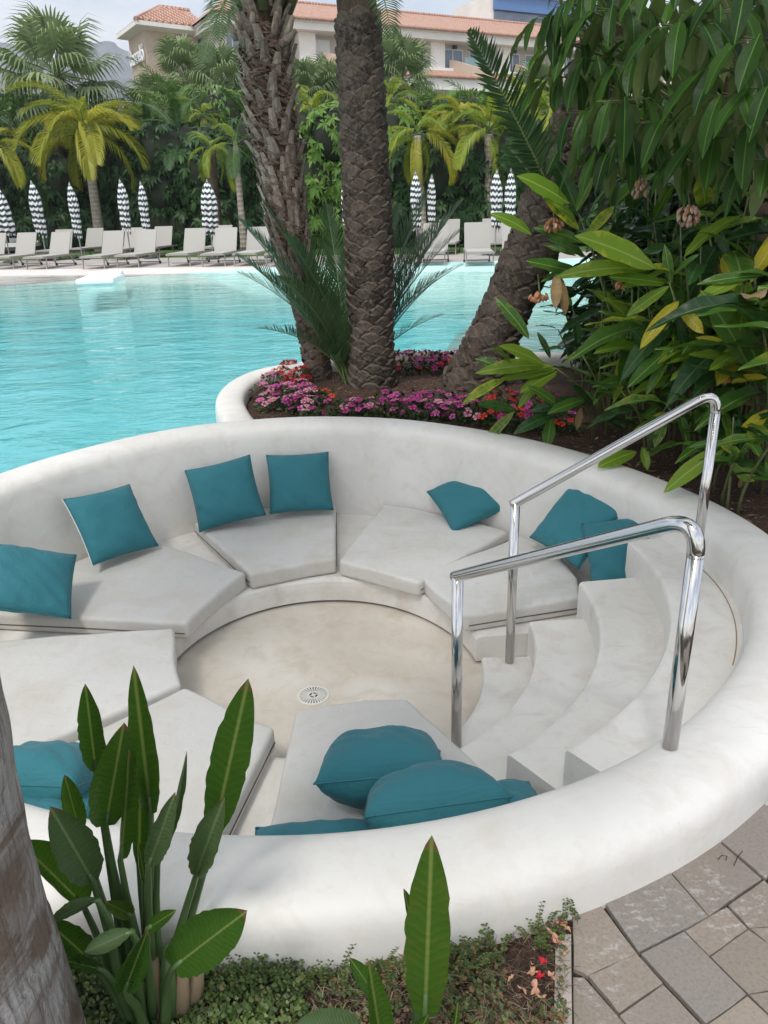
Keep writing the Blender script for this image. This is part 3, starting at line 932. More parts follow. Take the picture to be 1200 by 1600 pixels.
# body (front of the recess at y=1.9 behind the eave line), fascia and slabs
mb = MB(); bx(mb, 0.9, LEN, 2.3, 14, -0.4, ZE - 0.64); mb.build('wall', M['brecess'], hotel)
mb = MB(); bx(mb, 0.25, LEN, 0.35, 14.5, ZE - 0.66, ZE - 0.12); mb.build('fascia', M['bwhite'], hotel)
mb = MB(); bx(mb, 0.12, LEN, 0.22, 14.6, ZE - 0.14, ZE); mb.build('eave_band', M['bwhite'], hotel)
mb = MB()
rz_ = ZE + 2.55
mb.add([(-0.1, 0, ZE), (LEN, 0, ZE), (LEN, 6.6, rz_), (3.4, 6.6, rz_), (-0.1, 15, ZE), (LEN, 15, ZE), (-0.1, 0, ZE + .0)], [(0, 1, 2, 3), (0, 3, 4), (3, 2, 5, 4)])
roof = mb.build('roof', M['tiles'], hotel)
mb = MB()
for k in range(int(LEN / 0.30)):
    mb.tube([(k * 0.30, -0.06, ZE + 0.02), (k * 0.30, 0.4, ZE + 0.19)], 0.10, 6)
o = mb.build('eave_tile', M['tiles'], roof); o['kind'] = 'stuff'
mb = MB(); mb.tube([(3.4, 6.6, rz_ + .03), (LEN, 6.6, rz_ + .03)], 0.14, 8); mb.build('ridge', M['tiles'], roof)
# lower roof and balconies
ZB = ZE - 3.75
mb = MB(); mb.add([(0, -1.1, ZB), (LEN, -1.1, ZB), (LEN, 1.2, ZB + 0.95), (0, 1.2, ZB + 0.95)], [(0, 1, 2, 3)]); lr = mb.build('roof', M['tiles'], hotel)
mb = MB()
for k in range(int(LEN / 0.30)): mb.tube([(k * 0.30, -1.15, ZB + 0.02), (k * 0.30, -0.75, ZB + 0.17)], 0.10, 6)
o = mb.build('eave_tile', M['tiles'], lr); o['kind'] = 'stuff'
mb = MB(); bx(mb, 0, LEN, -0.85, 2.0, ZB - 0.95, ZB - 0.03); mb.build('fascia', M['bwhite'], hotel)
mb = MB(); bx(mb, 0.6, LEN, 0.9, 1.15, ZB + 0.25, ZB + 1.05); mb.build('balcony_wall', M['bwhite'], hotel)
def win(parent, x, z, w, h, y=2.3, panes=2, blind=0.0, name='window'):
    mb = MB(); t = 0.09
    bx(mb, x, x + w, y - 0.05, y + 0.03, z, z + t); bx(mb, x, x + w, y - 0.05, y + 0.03, z + h - t, z + h)
    for k in range(panes + 1):
        xx = x + (w - t) * k / panes
        bx(mb, xx, xx + t, y - 0.045, y + 0.03, z + t, z + h - t)
    f = mb.build(name, M['bframe'], parent)
    for k in range(panes):
        a = x + (w - t) * k / panes + t; b = x + (w - t) * (k + 1) / panes
        mb = MB(); bx(mb, a, b, y - 0.012, y - 0.004, z + t, z + h - t); mb.build('pane', M['bglass'], f)
    if blind:
        mb = MB(); bx(mb, x + t, x + w - t, y - 0.035, y - 0.02, z + h * (1 - blind), z + h - t); mb.build('blind', M['bframe'], f)
    return f
def xf(u, v, off=2.3):
    """distance along the facade seen at photo position (u, v)"""
    d = ray(u, v); o = Vector((A.x, A.y, 0)) + diry * off
    # intersect with the vertical plane through o along dirx
    n = diry
    t = (Vector((o.x, o.y, 0)) - Vector((0, 0, CAM_Z))).dot(n) / d.dot(n)
    p = Vector((0, 0, CAM_Z)) + d * t
    return (p - o).dot(dirx), p.z
for (u0, u1, v0, v1, bl) in ((350, 372, 42, 70, 0), (479, 514, 55, 82, .75), (592, 620, 66, 92, 0), (631, 662, 68, 94, 0), (691, 723, 73, 95, 0), (733, 757, 78, 100, 0), (790, 812, 80, 102, 0), (820, 846, 83, 106, 0), (870, 900, 88, 110, 0), (925, 950, 92, 114, 0)):
    xa, za = xf(u0, v0); xb, zb = xf(u1, v0)
    win(hotel, xa, ZB + 0.9, xb - xa, min(za, ZE - 0.95) - ZB - 0.9, blind=bl)
for u in (451, 604, 646, 709, 803, 838, 900):
    xa, za = xf(u, 62)
    mb = MB(); mb.box((xa, 2.1, ZE - 0.80), (0.3, 0.3, 0.26)); mb.build('ceiling_lamp', M['fixture'], hotel)
for u in (470, 672, 775, 860, 940):
    xa, za = xf(u, 80)
    mb = MB(); bx(mb, xa - .6, xa + .9, 1.2, 2.32, ZB + 0.3, ZE - 0.67); mb.build('pier', M['bwhite'], hotel)
    mb = MB()   # sloping parapet that divides the balconies
    mb.add([(xa + 1.3, 1.1, ZB + 1.75), (xa + 1.75, 1.1, ZB + 1.75), (xa + 4.2, -0.5, ZB + .9), (xa + 3.8, -0.5, ZB + .9), (xa + 1.3, 1.1, ZB + .3), (xa + 1.75, 1.1, ZB + .3), (xa + 4.2, -0.5, ZB + .3), (xa + 3.8, -0.5, ZB + .3)],
           [(0, 1, 2, 3), (4, 0, 3, 7), (1, 5, 6, 2), (3, 2, 6, 7), (0, 4, 5, 1)])
    mb.build('parapet', M['bbeige'], hotel)
for u in (740, 830, 930):
    xa, za = xf(u, 90, 1.0)
    mb = MB(); bx(mb, xa - 1.0, xa + 1.7, 0.95, 0.98, ZB + 1.36, ZB + 2.0); mb.build('balcony_screen', M['balcglass'], hotel)
for k in range(9):
    x = 6 + k * 4.6
    win(hotel, x, ZB - 3.3, 2.2, 2.2, 2.3)
# rooftop block with a blue band
xa, za = xf(742, 35, 9.0); xb, zb = xf(765, 12, 7.0)
mb = MB()
x0 = xa + 1.5
bx(mb, x0, x0 + 22, 8.4, 15, ZE + 1, ZE + 5.3); mb.build('roof_block', M['bwhite'], hotel)
mb = MB(); bx(mb, x0 + 0.25, x0 + 22.3, 7.9, 8.35, ZE + 3.9, ZE + 5.2); mb.build('blue_band', M['blue'], hotel)
mb = MB(); bx(mb, x0 + 0.1, x0 + 22.3, 7.6, 9, ZE + 5.22, ZE + 5.45); mb.build('parapet', M['bwhite'], hotel)
mb = MB(); bx(mb, x0 + 0.35, x0 + 22.3, 8.30, 8.38, ZE + 1.6, ZE + 3.88); mb.build('dark_glazing', M['bglass'], hotel)

# corner tower with the sign
C0 = W(212, 30, ZE); C1 = W(181, 54, ZE); C2 = W(285, 39, ZE)
f1 = Vector((C1.x - C0.x, C1.y - C0.y, 0)); f2 = Vector((C2.x - C0.x, C2.y - C0.y, 0))
tower = empty('hotel_tower', 'beige corner tower of the hotel with hipped tile roof and white lettering', 'building', (C0.x, C0.y, 0))
c4 = f1 + f2 * 1.6
T = [Vector((0, 0, 0)), f2 * 1.6, c4, f1]
u1, u2 = f1.normalized(), f2.normalized()
def inset_pt(p, d):
    c = c4 / 2
    return p + (u1 * (1 if (p - c).dot(u1) < 0 else -1) + u2 * (1 if (p - c).dot(u2) < 0 else -1)) * d
Wl = [inset_pt(p, 0.8) for p in T]
mb = MB(); vs = [(p.x, p.y, -0.4) for p in Wl] + [(p.x, p.y, ZE - 0.5) for p in Wl]
mb.add(vs, [(i, (i + 1) % 4, 4 + (i + 1) % 4, 4 + i) for i in range(4)]); mb.build('wall', M['bbeige'], tower)
mb = MB(); vs = [(p.x, p.y, ZE - 0.5) for p in Wl] + [(p.x, p.y, ZE - 0.32) for p in T] + [(p.x, p.y, ZE - 0.02) for p in T]
mb.add(vs, [(i, (i + 1) % 4, 4 + (i + 1) % 4, 4 + i) for i in range(4)] + [(4 + i, 4 + (i + 1) % 4, 8 + (i + 1) % 4, 8 + i) for i in range(4)])
mb.build('eave_band', M['bwhite'], tower)
rc = W(250, 11, ZE + 2.4); apex = Vector((rc.x - C0.x, rc.y - C0.y, ZE + 2.4)); apex2 = apex + u2 * f2.length * 0.7
mb = MB(); vs = [(p.x, p.y, ZE) for p in T] + [apex, apex2]
mb.add(vs, [(0, 1, 5, 4), (1, 2, 5), (2, 3, 4, 5), (3, 0, 4)])
troof = mb.build('roof', M['tiles'], tower)
def tile_rows(mb, a, b, c, d, n):
    for k in range(n + 1):
        t = k / n
        mb.tube([a.lerp(b, t), d.lerp(c, t)], 0.13, 5)
mb = MB()
E0, E1 = Vector((0, 0, ZE + .02)), f2 * 1.6 + Vector((0, 0, ZE + .02))
nn_ = int((E1 - E0).length / 0.55)
for k in range(nn_ + 1):
    p = E0.lerp(E1, k / nn_)
    # run each tile row up the slope, ending at the hip
    up = (apex - E0) - (apex - E0).dot(u2) * u2
    s_ = min(1.0, (p - E0).length / max(0.1, (apex - E0).dot(u2)))
    mb.tube([p, p + up * s_], 0.14, 5)
o = mb.build('roof_tile', M['tiles'], troof); o['kind'] = 'stuff'
mb = MB(); mb.tube([E0, apex], 0.2, 6); mb.tube([apex, apex2], 0.2, 6); mb.build('ridge', M['tiles'], troof)
# lettering on the left face
M['sign'] = flat('white_sign_letters', (0.8, 0.8, 0.82), 0.4)
M['signb'] = flat('small_bronze_letters', (0.50, 0.42, 0.30), 0.4)
def text_part(txt, size, a, mat, parent, ex):
    cu = bpy.data.curves.new('lettering', 'FONT'); cu.body = txt; cu.size = size; cu.extrude = ex
    cu.align_x = 'CENTER'; cu.space_character = 0.95; cu.offset = 0.004 * size
    tmp = bpy.data.objects.new('lettering', cu); COL.objects.link(tmp)
    dg = bpy.context.evaluated_depsgraph_get(); me = bpy.data.meshes.new_from_object(tmp.evaluated_get(dg))
    bpy.data.objects.remove(tmp)
    me.materials.clear(); me.materials.append(mat); me.name = 'lettering'
    o = link('lettering', me, parent); return o
wc = (Wl[0] + Wl[3]) / 2; xd = (Wl[0] - Wl[3]).normalized(); nrm = xd.cross(Vector((0, 0, 1))).normalized()
if nrm.dot(-Vector((C0.x, C0.y, 0))) < 0: nrm = -nrm
for txt, size, z, mat, ex in (('Barceló', 1.75, ZE - 2.55, M['sign'], 0.05), ('TENERIFE', 0.85, ZE - 3.75, M['signb'], 0.03)):
    o = text_part(txt, size, None, mat, tower, ex)
    wlen = (Wl[0] - Wl[3]).length
    wd = max(v.co.x for v in o.data.vertices) - min(v.co.x for v in o.data.vertices)
    sx = wlen * 0.88 / wd
    p = wc + nrm * (0.16 if ex > .04 else 0.09); 
    o.matrix_basis = Matrix(((xd.x * sx, 0, nrm.x, p.x), (xd.y * sx, 0, nrm.y, p.y), (0, 1, 0, z), (0, 0, 0, 1)))

# mountain
def mountain_mat():
    m = NT('mountain_rock')
    p = m.pos()
    n = m.noise(m.scaled(p, (1, 1, 0.5)), 0.012, 8, 0.65)
    c = m.mix(m.ramp(n, [(0.38, 0), (0.62, 1)]), (0.075, 0.085, 0.05), (0.17, 0.14, 0.12))
    return m.done(m.bsdf(color=c, rough=0.95, spec=0.1, normal=m.bump(n, 1.0, 18)))
YM = 2600
rp = [(-420, 120), (-300, 78), (-180, 60), (-90, 62), (0, 66), (30, 74), (60, 96), (95, 92), (100, 72), (128, 68), (150, 67), (164, 64), (178, 66), (186, 74), (204, 82), (230, 92), (330, 130), (480, 190)]
rid = smooth_line([Vector((at(u, v, YM).x, at(u, v, YM).z)) for u, v in rp], 6)
vs = []; fs = []; K = 26
for i, p in enumerate(rid):
    for k in range(K):
        t = k / (K - 1)
        z = (p.y + 20) * (1 - t) ** 0.72 - 20
        y = YM - 1250 * t
        g = noise.noise(Vector((p.x * .006, t * 2.2, 0))) + 0.5 * noise.noise(Vector((p.x * .018, t * 7, 4)))
        vs.append((p.x * (1 - 0.3 * t) + g * 40 * t, y + g * 170 * min(1, t * 4), z + (g * 46 * min(1, t * 5)) * (1 - t)))
for i in range(len(rid) - 1):
    for k in range(K - 1):
        fs.append((i * K + k, i * K + k + 1, (i + 1) * K + k + 1, (i + 1) * K + k))
struct('mountain', mesh_from('mountain', vs, fs, mountain_mat(), True))
# ================================================================== LOUNGERS, UMBRELLAS, DAYBEDS
M['mesh_fabric'] = fabric('taupe_mesh_fabric', (0.37, 0.355, 0.325), folds=0.05, weave=500)
M['lframe'] = flat('taupe_metal', (0.30, 0.275, 0.245), 0.45, 0.2)
M['wheel'] = flat('dark_rubber', (0.03, 0.03, 0.032), 0.6)
def make_lounger(label, recline=62):
    root = empty('sun_lounger', label, 'sun lounger', (0, 0, 0), 0, 'taupe sun loungers along the far deck')
    # runs along -Y (foot towards the pool); width along X
    w, hz = 0.66, 0.33
    mb = MB()
    for s in (-1, 1): mb.bar((s * w / 2, -0.02, hz), (s * w / 2, -1.32, hz - 0.01), 0.035, 0.045)
    mb.bar((-w / 2, -1.33, hz), (w / 2, -1.33, hz), 0.035, 0.045)
    for s in (-1, 1): mb.bar((s * w / 2, 0.0, hz), (s * w / 2, 0.62, hz), 0.035, 0.045)
    mb.build('frame', M['lframe'], root)
    mb = MB(); mb.box((0, -0.67, hz + 0.028), (w - 0.03, 1.28, 0.014)); mb.build('seat', M['mesh_fabric'], root)
    a = math.radians(recline); bl = 0.74
    top = Vector((0, math.cos(a) * bl, math.sin(a) * bl + hz))
    mb = MB()
    q = Matrix.Rotation(a, 3, 'X')
    mb.box(Vector((0, 0, hz + 0.02)).lerp(top, 0.5), (w - 0.03, bl, 0.016), q)
    for s in (-1, 1): mb.bar((s * (w / 2 - .01), 0, hz), (s * (w / 2 - .01), top.y, top.z), 0.03, 0.03)
    mb.build('backrest', M['mesh_fabric'], root)
    for (x, y) in ((-w / 2, -1.18), (w / 2, -1.18)):
        mb = MB(); mb.bar((x, y, hz - 0.02), (x, y - 0.05, 0.0), 0.03, 0.035); mb.build('leg', M['lframe'], root)
    for x in (-w / 2, w / 2):
        mb = MB(); mb.bar((x, 0.10, hz - 0.02), (x, 0.30, 0.04), 0.03, 0.035); mb.build('leg', M['lframe'], root)
        mb = MB(); mb.tube([(x - 0.02, 0.30, 0.045), (x + 0.02, 0.30, 0.045)], 0.045, 12); mb.build('wheel', M['wheel'], root)
    mb = MB(); mb.bar((-w / 2, 0.30, 0.06), (w / 2, 0.30, 0.06), 0.03, 0.03); mb.bar((-w / 2, -1.0, 0.08), (w / 2, -1.0, 0.08), 0.02, 0.02); mb.build('crossbar', M['lframe'], root)
    return root
LN = [('front', 39, 397, 'taupe sun lounger in the front row, under the striped parasol nearest the left edge'),
      ('front', -8, 397, 'taupe sun lounger cut by the left edge of the photo'),
      ('front', 92, 397, 'second whole taupe sun lounger from the left in the front row'),
      ('front', 175, 396, 'front-row sun lounger just right of the whitish-trunked yellow palm'),
      ('front', 226, 394, 'fourth whole sun lounger from the left in the front row'),
      ('front', 303, 392, 'front-row sun lounger directly left of the parasol by the thin ragged palm'),
      ('front', 352, 392, 'front-row sun lounger directly right of the parasol by the thin ragged palm'),
      ('front', 402, 391, 'front-row sun lounger last before the tall leaning palm trunk'),
      ('front', 451, 391, 'sun lounger seen in part between the leaning palm trunk and the low fronds'),
      ('front', 680, 389, 'front-row sun lounger directly right of the low spiky fronds'),
      ('front', 746, 389, 'front-row sun lounger standing left of the two right-hand parasols'),
      ('front', 806, 391, 'front-row sun lounger partly behind the ginger leaves at the right'),
      ('back', 98, 388, 'back-row sun lounger showing behind the second one from the left'),
      ('back', 146, 385, 'back-row sun lounger in front of the whitish trunk of the big yellow palm'),
      ('back', 207, 386, 'back-row sun lounger between two striped parasols left of the white sofa'),
      ('back', 254, 383, 'back-row sun lounger in front of the white outdoor sofa'),
      ('back', 346, 383, 'back-row sun lounger right behind the parasol by the thin ragged palm'),
      ('back', 701, 376, 'back-row sun lounger right of the low spiky fronds'),
      ('back', 770, 376, 'back-row sun lounger behind the striped parasol with the tall chevron cover'),
      ('back', 822, 378, 'back-row sun lounger almost hidden behind the ginger leaves')]
def deck_y(u):
    # distance of the rows from the camera, following the curved edge of the pool
    p = W(u, 431 - u * 0.008, DECK_Z)
    return p.y
first = None
for row, u, v, lab in LN:
    p = W(u, v + 1.5, DECK_Z + 0.33)
    ang = 8 + random.uniform(-3, 3) - (u - 400) * 0.004
    if row == 'back': ang += 1
    if first is None:
        first = make_lounger(lab); o = first
    else:
        o = copy_tree(first); o['label'] = lab
    o.location = (p.x, p.y, DECK_Z)
    o.rotation_euler = (0, 0, math.radians(-ang))
    o.scale = (1.0, 1.0, 1.0)

def canopy_mat():
    m = NT('striped_canopy')
    p = m.obj(); s = m.sep(p)
    a = m.n('ShaderNodeMath', {0: s[1], 1: s[0]}, operation='ARCTAN2').outputs[0]
    # closed canopy: the flat stripes turn into chevrons where the cloth folds
    tri = m.math('PINGPONG', m.math('MULTIPLY', a, 8 / (2 * PI)), 0.5)
    wob = m.math('MULTIPLY', m.noise(p, 4.0, 3), 0.10)
    h = m.math('ADD', m.math('ADD', s[2], m.math('MULTIPLY', tri, 0.12)), wob)
    st = m.math('GREATER_THAN', m.math('FRACT', m.math('MULTIPLY', h, 1 / 0.19)), 0.5)
    c = m.mix(st, (0.016, 0.035, 0.040), (0.72, 0.73, 0.72))
    return m.done(m.bsdf(color=c, rough=0.85, sheen=0.2))
M['canopy'] = canopy_mat()
M['pole'] = flat('grey_pole', (0.30, 0.30, 0.30), 0.4, 0.5)
M['base'] = flat('dark_base', (0.05, 0.05, 0.052), 0.6)
def canopy_mesh(hi, fat, seed, open_=0.0):
    rs = random.Random(seed)
    n = 64; rows = 20; L_ = hi; vs = []; fs = []
    for j in range(rows):
        t = j / (rows - 1)   # 0 top, 1 hem
        z = 2.62 - t * L_
        r0 = fat * (0.30 + 0.62 * min(1, t * 4) ** .6 + 0.16 * math.sin(t * 3.0) - (0.20 * math.exp(-((t - 0.66) / 0.06) ** 2))) + open_ * t ** 1.4
        if t > 0.8: r0 *= 1 - 0.9 * (t - 0.8)
        for k in range(n):
            a = 2 * PI * k / n
            f = 1 + 0.24 * math.cos(a * 8 + t * 1.5) * min(1, t * 3)
            zz = z - (0.10 * math.cos(a * 8 + 1.2) if t > 0.97 else 0) - (0.16 * max(0, math.cos(a * 1 + seed)) * (t > .9))
            vs.append((r0 * f * math.cos(a) + 0.02 * math.sin(t * 4 + seed), r0 * f * math.sin(a), zz))
    for j in range(rows - 1):
        for k in range(n):
            fs.append((j * n + k, (j + 1) * n + k, (j + 1) * n + (k + 1) % n, j * n + (k + 1) % n))
    vs.append((0, 0, 2.66)); c = len(vs) - 1
    for k in range(n): fs.append((k, (k + 1) % n, c))
    return mesh_from('canopy', vs, fs, M['canopy'], True)
def make_parasol(label, seed, hi=1.62, fat=0.19, open_=0.0):
    root = empty('closed_parasol', label, 'parasol', (0, 0, 0), 0, 'closed striped parasols on the far deck')
    mb = MB(); mb.tube([(0, 0, 0.0), (0, 0, 2.6)], 0.024, 10); mb.build('pole', M['pole'], root)
    mb = MB(); mb.lathe([(0, 0.075), (0.24, 0.07), (0.27, 0.05), (0.27, 0.0)], 20); mb.build('base', M['base'], root)
    link('canopy', canopy_mesh(hi, fat, seed, open_), root)
    mb = MB(); mb.tube([(0, 0, 1.52), (0, 0, 1.56)], fat * 0.95, 16); mb.build('strap', M['canopy'], root)
    mb = MB(); mb.lathe([(0, 0.12), (0.02, 0.10), (0.03, 0.06), (0.05, 0.0)], 10, (0, 0, 2.62)); mb.build('finial', M['pole'], root)
    return root
UM = [(2, 290, 398, 0.24, 'black and white parasol half cut by the left edge, opened out at its hem', .13),
      (60, 283, 394, 0.185, 'striped parasol second from the left edge with a loose pointed hem', .03),
      (116, 286, 393, 0.165, 'striped parasol between the big yellow palm trunk and the left edge pair', 0),
      (193, 281, 392, 0.18, 'striped parasol first to the right of the big yellow palm trunk', 0),
      (224, 285, 391, 0.155, 'slim striped parasol directly left of the grey canopy daybed', 0),
      (322, 281, 392, 0.25, 'fat chevron-striped parasol in front of the thin ragged palm', .05),
      (414, 288, 390, 0.16, 'striped parasol half hidden by the left edge of the leaning palm trunk', 0),
      (537, 274, 386, 0.15, 'striped parasol against the left edge of the straight palm trunk', 0),
      (645, 269, 384, 0.18, 'left one of the two striped parasols above the low spiky fronds', 0),
      (667, 275, 382, 0.15, 'right one of the two striped parasols above the low spiky fronds', 0),
      (768, 266, 386, 0.185, 'tall chevron parasol before the grey palm trunk near the ginger leaves', 0),
      (792, 273, 388, 0.165, 'striped parasol furthest right, touching the green ginger leaves', 0)]
def top_height(base, u, v):
    q0 = base
    best = (9e9, 0)
    for k in range(400):
        z = k * 0.015
        q = Vector((base.x, base.y, z - CAM_Z)); vv = 800 + F_PX * q.dot(_D) / q.dot(_F)
        if abs(vv - v) < best[0]: best = (abs(vv - v), z)
    return best[1]
for i, (u, vt, vb, fat, lab, op) in enumerate(UM):
    p = W(u + 10 - (u - 400) * 0.012, vb + 13, DECK_Z + 0.0)
    H = top_height(p, u, vt)
    o = make_parasol(lab, i + 1, 1.62 + 0.06 * (i % 3 - 1), fat * 0.84, op)
    sc = max(0.85, min(1.35, (H - DECK_Z) / 2.70))
    o.location = (p.x, p.y, DECK_Z); o.scale = (sc, sc, sc)
    o.rotation_euler = (math.radians(random.uniform(-1, 1)), math.radians(random.uniform(-1.6, 1.6)), random.uniform(0, 6))

M['bedwhite'] = fabric('white_cushion_fabric', (0.72, 0.72, 0.70), folds=0.1)
M['shade'] = fabric('pale_grey_shade_cloth', (0.40, 0.42, 0.38), folds=0.05)
M['beddark'] = flat('dark_woven_frame', (0.045, 0.04, 0.036), 0.7)
def hor(u): return 320 - (u - 600) * 0.0314
def daybed(label, u0, u1, vtop, panel, side=True, zoff=0):
    """canopied double daybed; u0..u1 photo span, vtop row of its canopy"""
    vv_ = hor((u0 + u1) / 2) + 52 + zoff; p = W((u0 + u1) / 2, vv_, DECK_Z)
    w = (W(u1, vv_, DECK_Z) - W(u0, vv_, DECK_Z)).length
    root = empty('canopy_daybed', label, 'daybed', (p.x, p.y, DECK_Z), 0.05, 'canopied daybeds on the lawn')
    H = top_height(p, (u0 + u1) / 2, vtop) - DECK_Z
    mb = MB(); mb.box((0, 0.6, 0.2), (w * .94, 1.6, 0.24)); mb.build('bed_base', M['beddark'], root)
    for s in (-1, 1):
        mb = MB(); mb.box((s * w * .235, 0.55, 0.40), (w * .455, 1.55, 0.16)); me = mb.mesh('mattress', M['bedwhite']); link('mattress', me, root)
        mb = MB(); mb.box((s * w * .235, 1.15, 0.72), (w * .44, 0.14, 0.55), Matrix.Rotation(-0.35, 3, 'X')); mb.build('back_cushion', M['shade'], root)
        mb = MB(); mb.bar((s * w * .47, 1.45, 0.0), (s * w * .47, 1.2, H), 0.05, 0.05); mb.build('post', M['beddark'], root)
    mb = MB(); mb.bar((-w * .49, 1.2, H), (w * .49, 1.2, H), 0.06, 0.05); mb.bar((-w * .49, 0.2, H + .02), (w * .49, 0.2, H + .02), 0.05, 0.05)
    mb.box((0, 0.7, H + 0.035), (w * .98, 1.05, 0.02)); mb.build('canopy', M['shade'], root)
    for s in panel:
        mb = MB(); mb.box((s * w * .46, 0.35, H - 0.45), (w * 0.19, 0.03, 0.78)); mb.build('side_curtain', M['shade'], root)
    return root
daybed('canopied daybed left of the fat chevron parasol, grey curtain at its left end', 245, 318, 316, (-1, 1))
daybed('canopied daybed behind the leftmost parasols, thin grey canopy edge', -25, 62, 316, (-1,))
daybed('canopied daybed seen between the two near palm trunks', 478, 560, 305, (-1,))
daybed('canopied daybed above the right-hand low fronds with a wide pale curtain', 652, 724, 301, (1, -1), True, -2)
def sofa(label, u0, u1, v):
    p = W((u0 + u1) / 2, hor((u0 + u1) / 2) + 29, DECK_Z + 0.75); w = abs((u1 - u0)) / 1200 * p.y
    root = empty('outdoor_sofa', label, 'sofa', (p.x, p.y, DECK_Z), 0.03, 'white outdoor sofas on the lawn')
    mb = MB(); mb.box((0, 0, 0.2), (w, 0.9, 0.14)); mb.build('base', M['beddark'], root)
    n = max(2, int(w / 0.8))
    for k in range(n):
        x = (k + .5) / n * w - w / 2
        mb = MB(); mb.box((x, 0, 0.36), (w / n - .03, 0.85, 0.16)); mb.build('seat_cushion', M['bedwhite'], root)
        mb = MB(); mb.box((x, 0.38, 0.60), (w / n - .03, 0.16, 0.42), Matrix.Rotation(-0.2, 3, 'X')); mb.build('back_cushion', M['bedwhite'], root)
sofa('white outdoor sofa in front of the canopied daybed left of the chevron parasol', 203, 262, 356)
sofa('white outdoor sofa at the far left behind the sun loungers', 10, 56, 364)
sofa('white outdoor sofa right of the fat chevron parasol, by the leaning trunk', 405, 470, 355)
sofa('white outdoor sofa behind the right-hand sun loungers', 732, 782, 354)
sofa('white curved sofa against the ginger leaves at the right', 790, 838, 342)
# floating platform on the water
p = W(158, 434, WATER_Z + 0.12)
root = empty('floating_mat', 'white floating foam mat on the water near the far pool edge', 'pool float', (p.x, p.y, WATER_Z + 0.02), 0.12)
M['foam'] = flat('white_foam', (0.78, 0.80, 0.80), 0.5)
mb = MB(); mb.box((0, 0, 0.07), (0.86, 1.5, 0.14)); o = mb.build('mat', M['foam'], root)
bv = o.modifiers.new('soft', 'BEVEL'); bv.width = 0.05; bv.segments = 4
mb = MB(); mb.box((0, 0.58, 0.17), (0.80, 0.28, 0.08)); o = mb.build('headrest', M['foam'], root)
bv = o.modifiers.new('soft', 'BEVEL'); bv.width = 0.035; bv.segments = 4
# ================================================================== FOLIAGE MATERIALS AND BUILDERS
def leaf_mat(name, c0, c1, rib=None, edge=None, edge_amt=0.0, vein=0.0, rough=0.38, transl=0.25, tip=None, bump=0.25, spot=0.0, spec=0.28):
    """leaf blade in local space: x across (-.5..+.5), y along (0..1)"""
    m = NT(name)
    p = m.obj(); s = m.sep(p); r = m.rand()
    at_ = m.attr('tint')
    f = m.math('ADD', m.math('MULTIPLY', r, 0.6), m.math('MULTIPLY', at_, 0.6), True)
    c = m.mix(f, c0, c1)
    ax = m.math('ABSOLUTE', s[0])
    if edge is not None:
        e = m.math('ADD', m.math('MULTIPLY', ax, 2.6), m.math('MULTIPLY', m.noise(m.scaled(p, (2, 5, 2)), 2.0, 3), 1.0))
        lim = m.math('MULTIPLY', m.math('FRACT', m.math('MULTIPLY', r, 13.7)), 0.75)
        c = m.mix(m.math('MULTIPLY', m.ramp(m.math('SUBTRACT', e, lim), [(0.45, 0), (0.85, 1)]), edge_amt), c, edge)
    h = None
    if vein:
        w = m.math('ADD', m.math('SUBTRACT', s[1], m.math('MULTIPLY', ax, 1.1)), m.math('MULTIPLY', m.noise(p, 9, 3), 0.09))
        sw = m.math('SINE', m.math('MULTIPLY', w, vein))
        c = m.mix(m.math('MULTIPLY', m.ramp(sw, [(0.5, 0), (1.0, 1)]), 0.07), c, (0.22, 0.32, 0.08))
        h = sw
    if tip is not None:
        t = m.math('ADD', s[1], m.math('MULTIPLY', m.noise(p, 7, 3), 0.10))
        c = m.mix(m.ramp(t, [(0.985, 0), (1.03, 1)]), c, tip)
    if rib is not None:
        c = m.mix(m.ramp(ax, [(0.004, 1), (0.010, 0)]), c, rib)
    if spot:
        c = m.mix(m.math('MULTIPLY', m.ramp(m.noise(p, 16, 4, 0.7), [(0.62, 0), (0.72, 1)]), spot), c, (0.16, 0.10, 0.04))
    n1 = m.noise(m.scaled(p, (8, 3, 8)), 1.0, 3)
    k = dict(color=c, rough=rough, spec=spec)
    hh = n1 if h is None else m.math('ADD', n1, m.math('MULTIPLY', h, 0.10))
    nb = m.bump(hh, bump, 0.01)
    k['normal'] = nb
    b = m.bsdf(**k)
    tl = m.n('ShaderNodeBsdfTranslucent', {'Color': m.mix(1.0, c, (1.25, 1.35, 0.7), 'MULTIPLY'), 'Normal': nb})
    return m.done(m.n('ShaderNodeMixShader', {0: transl, 1: b, 2: tl}))
YG = (0.30, 0.31, 0.035)
M['far_dark'] = leaf_mat('dark_hedge_leaf', (0.011, 0.034, 0.010), (0.042, 0.100, 0.026), transl=0.15, rough=0.5)
M['far_mid'] = leaf_mat('mid_green_leaf', (0.05, 0.13, 0.022), (0.14, 0.25, 0.045), transl=0.25, rough=0.5)
M['yellow_frond'] = leaf_mat('yellowing_frond', (0.20, 0.26, 0.03), (0.44, 0.39, 0.045), transl=0.35, rough=0.45)
M['lime_frond'] = leaf_mat('lime_frond', (0.15, 0.235, 0.03), (0.34, 0.38, 0.045), transl=0.35, rough=0.45)
M['fan_frond'] = leaf_mat('grey_green_frond', (0.10, 0.16, 0.075), (0.24, 0.30, 0.15), transl=0.2, rough=0.5)
M['dark_frond'] = leaf_mat('dark_date_frond', (0.026, 0.068, 0.026), (0.070, 0.125, 0.050), transl=0.15, rough=0.42)
M['deep_frond'] = leaf_mat('deep_green_frond', (0.020, 0.060, 0.018), (0.055, 0.115, 0.028), transl=0.2, rough=0.45)
M['petiole'] = flat('green_petiole', (0.12, 0.16, 0.05), 0.5)
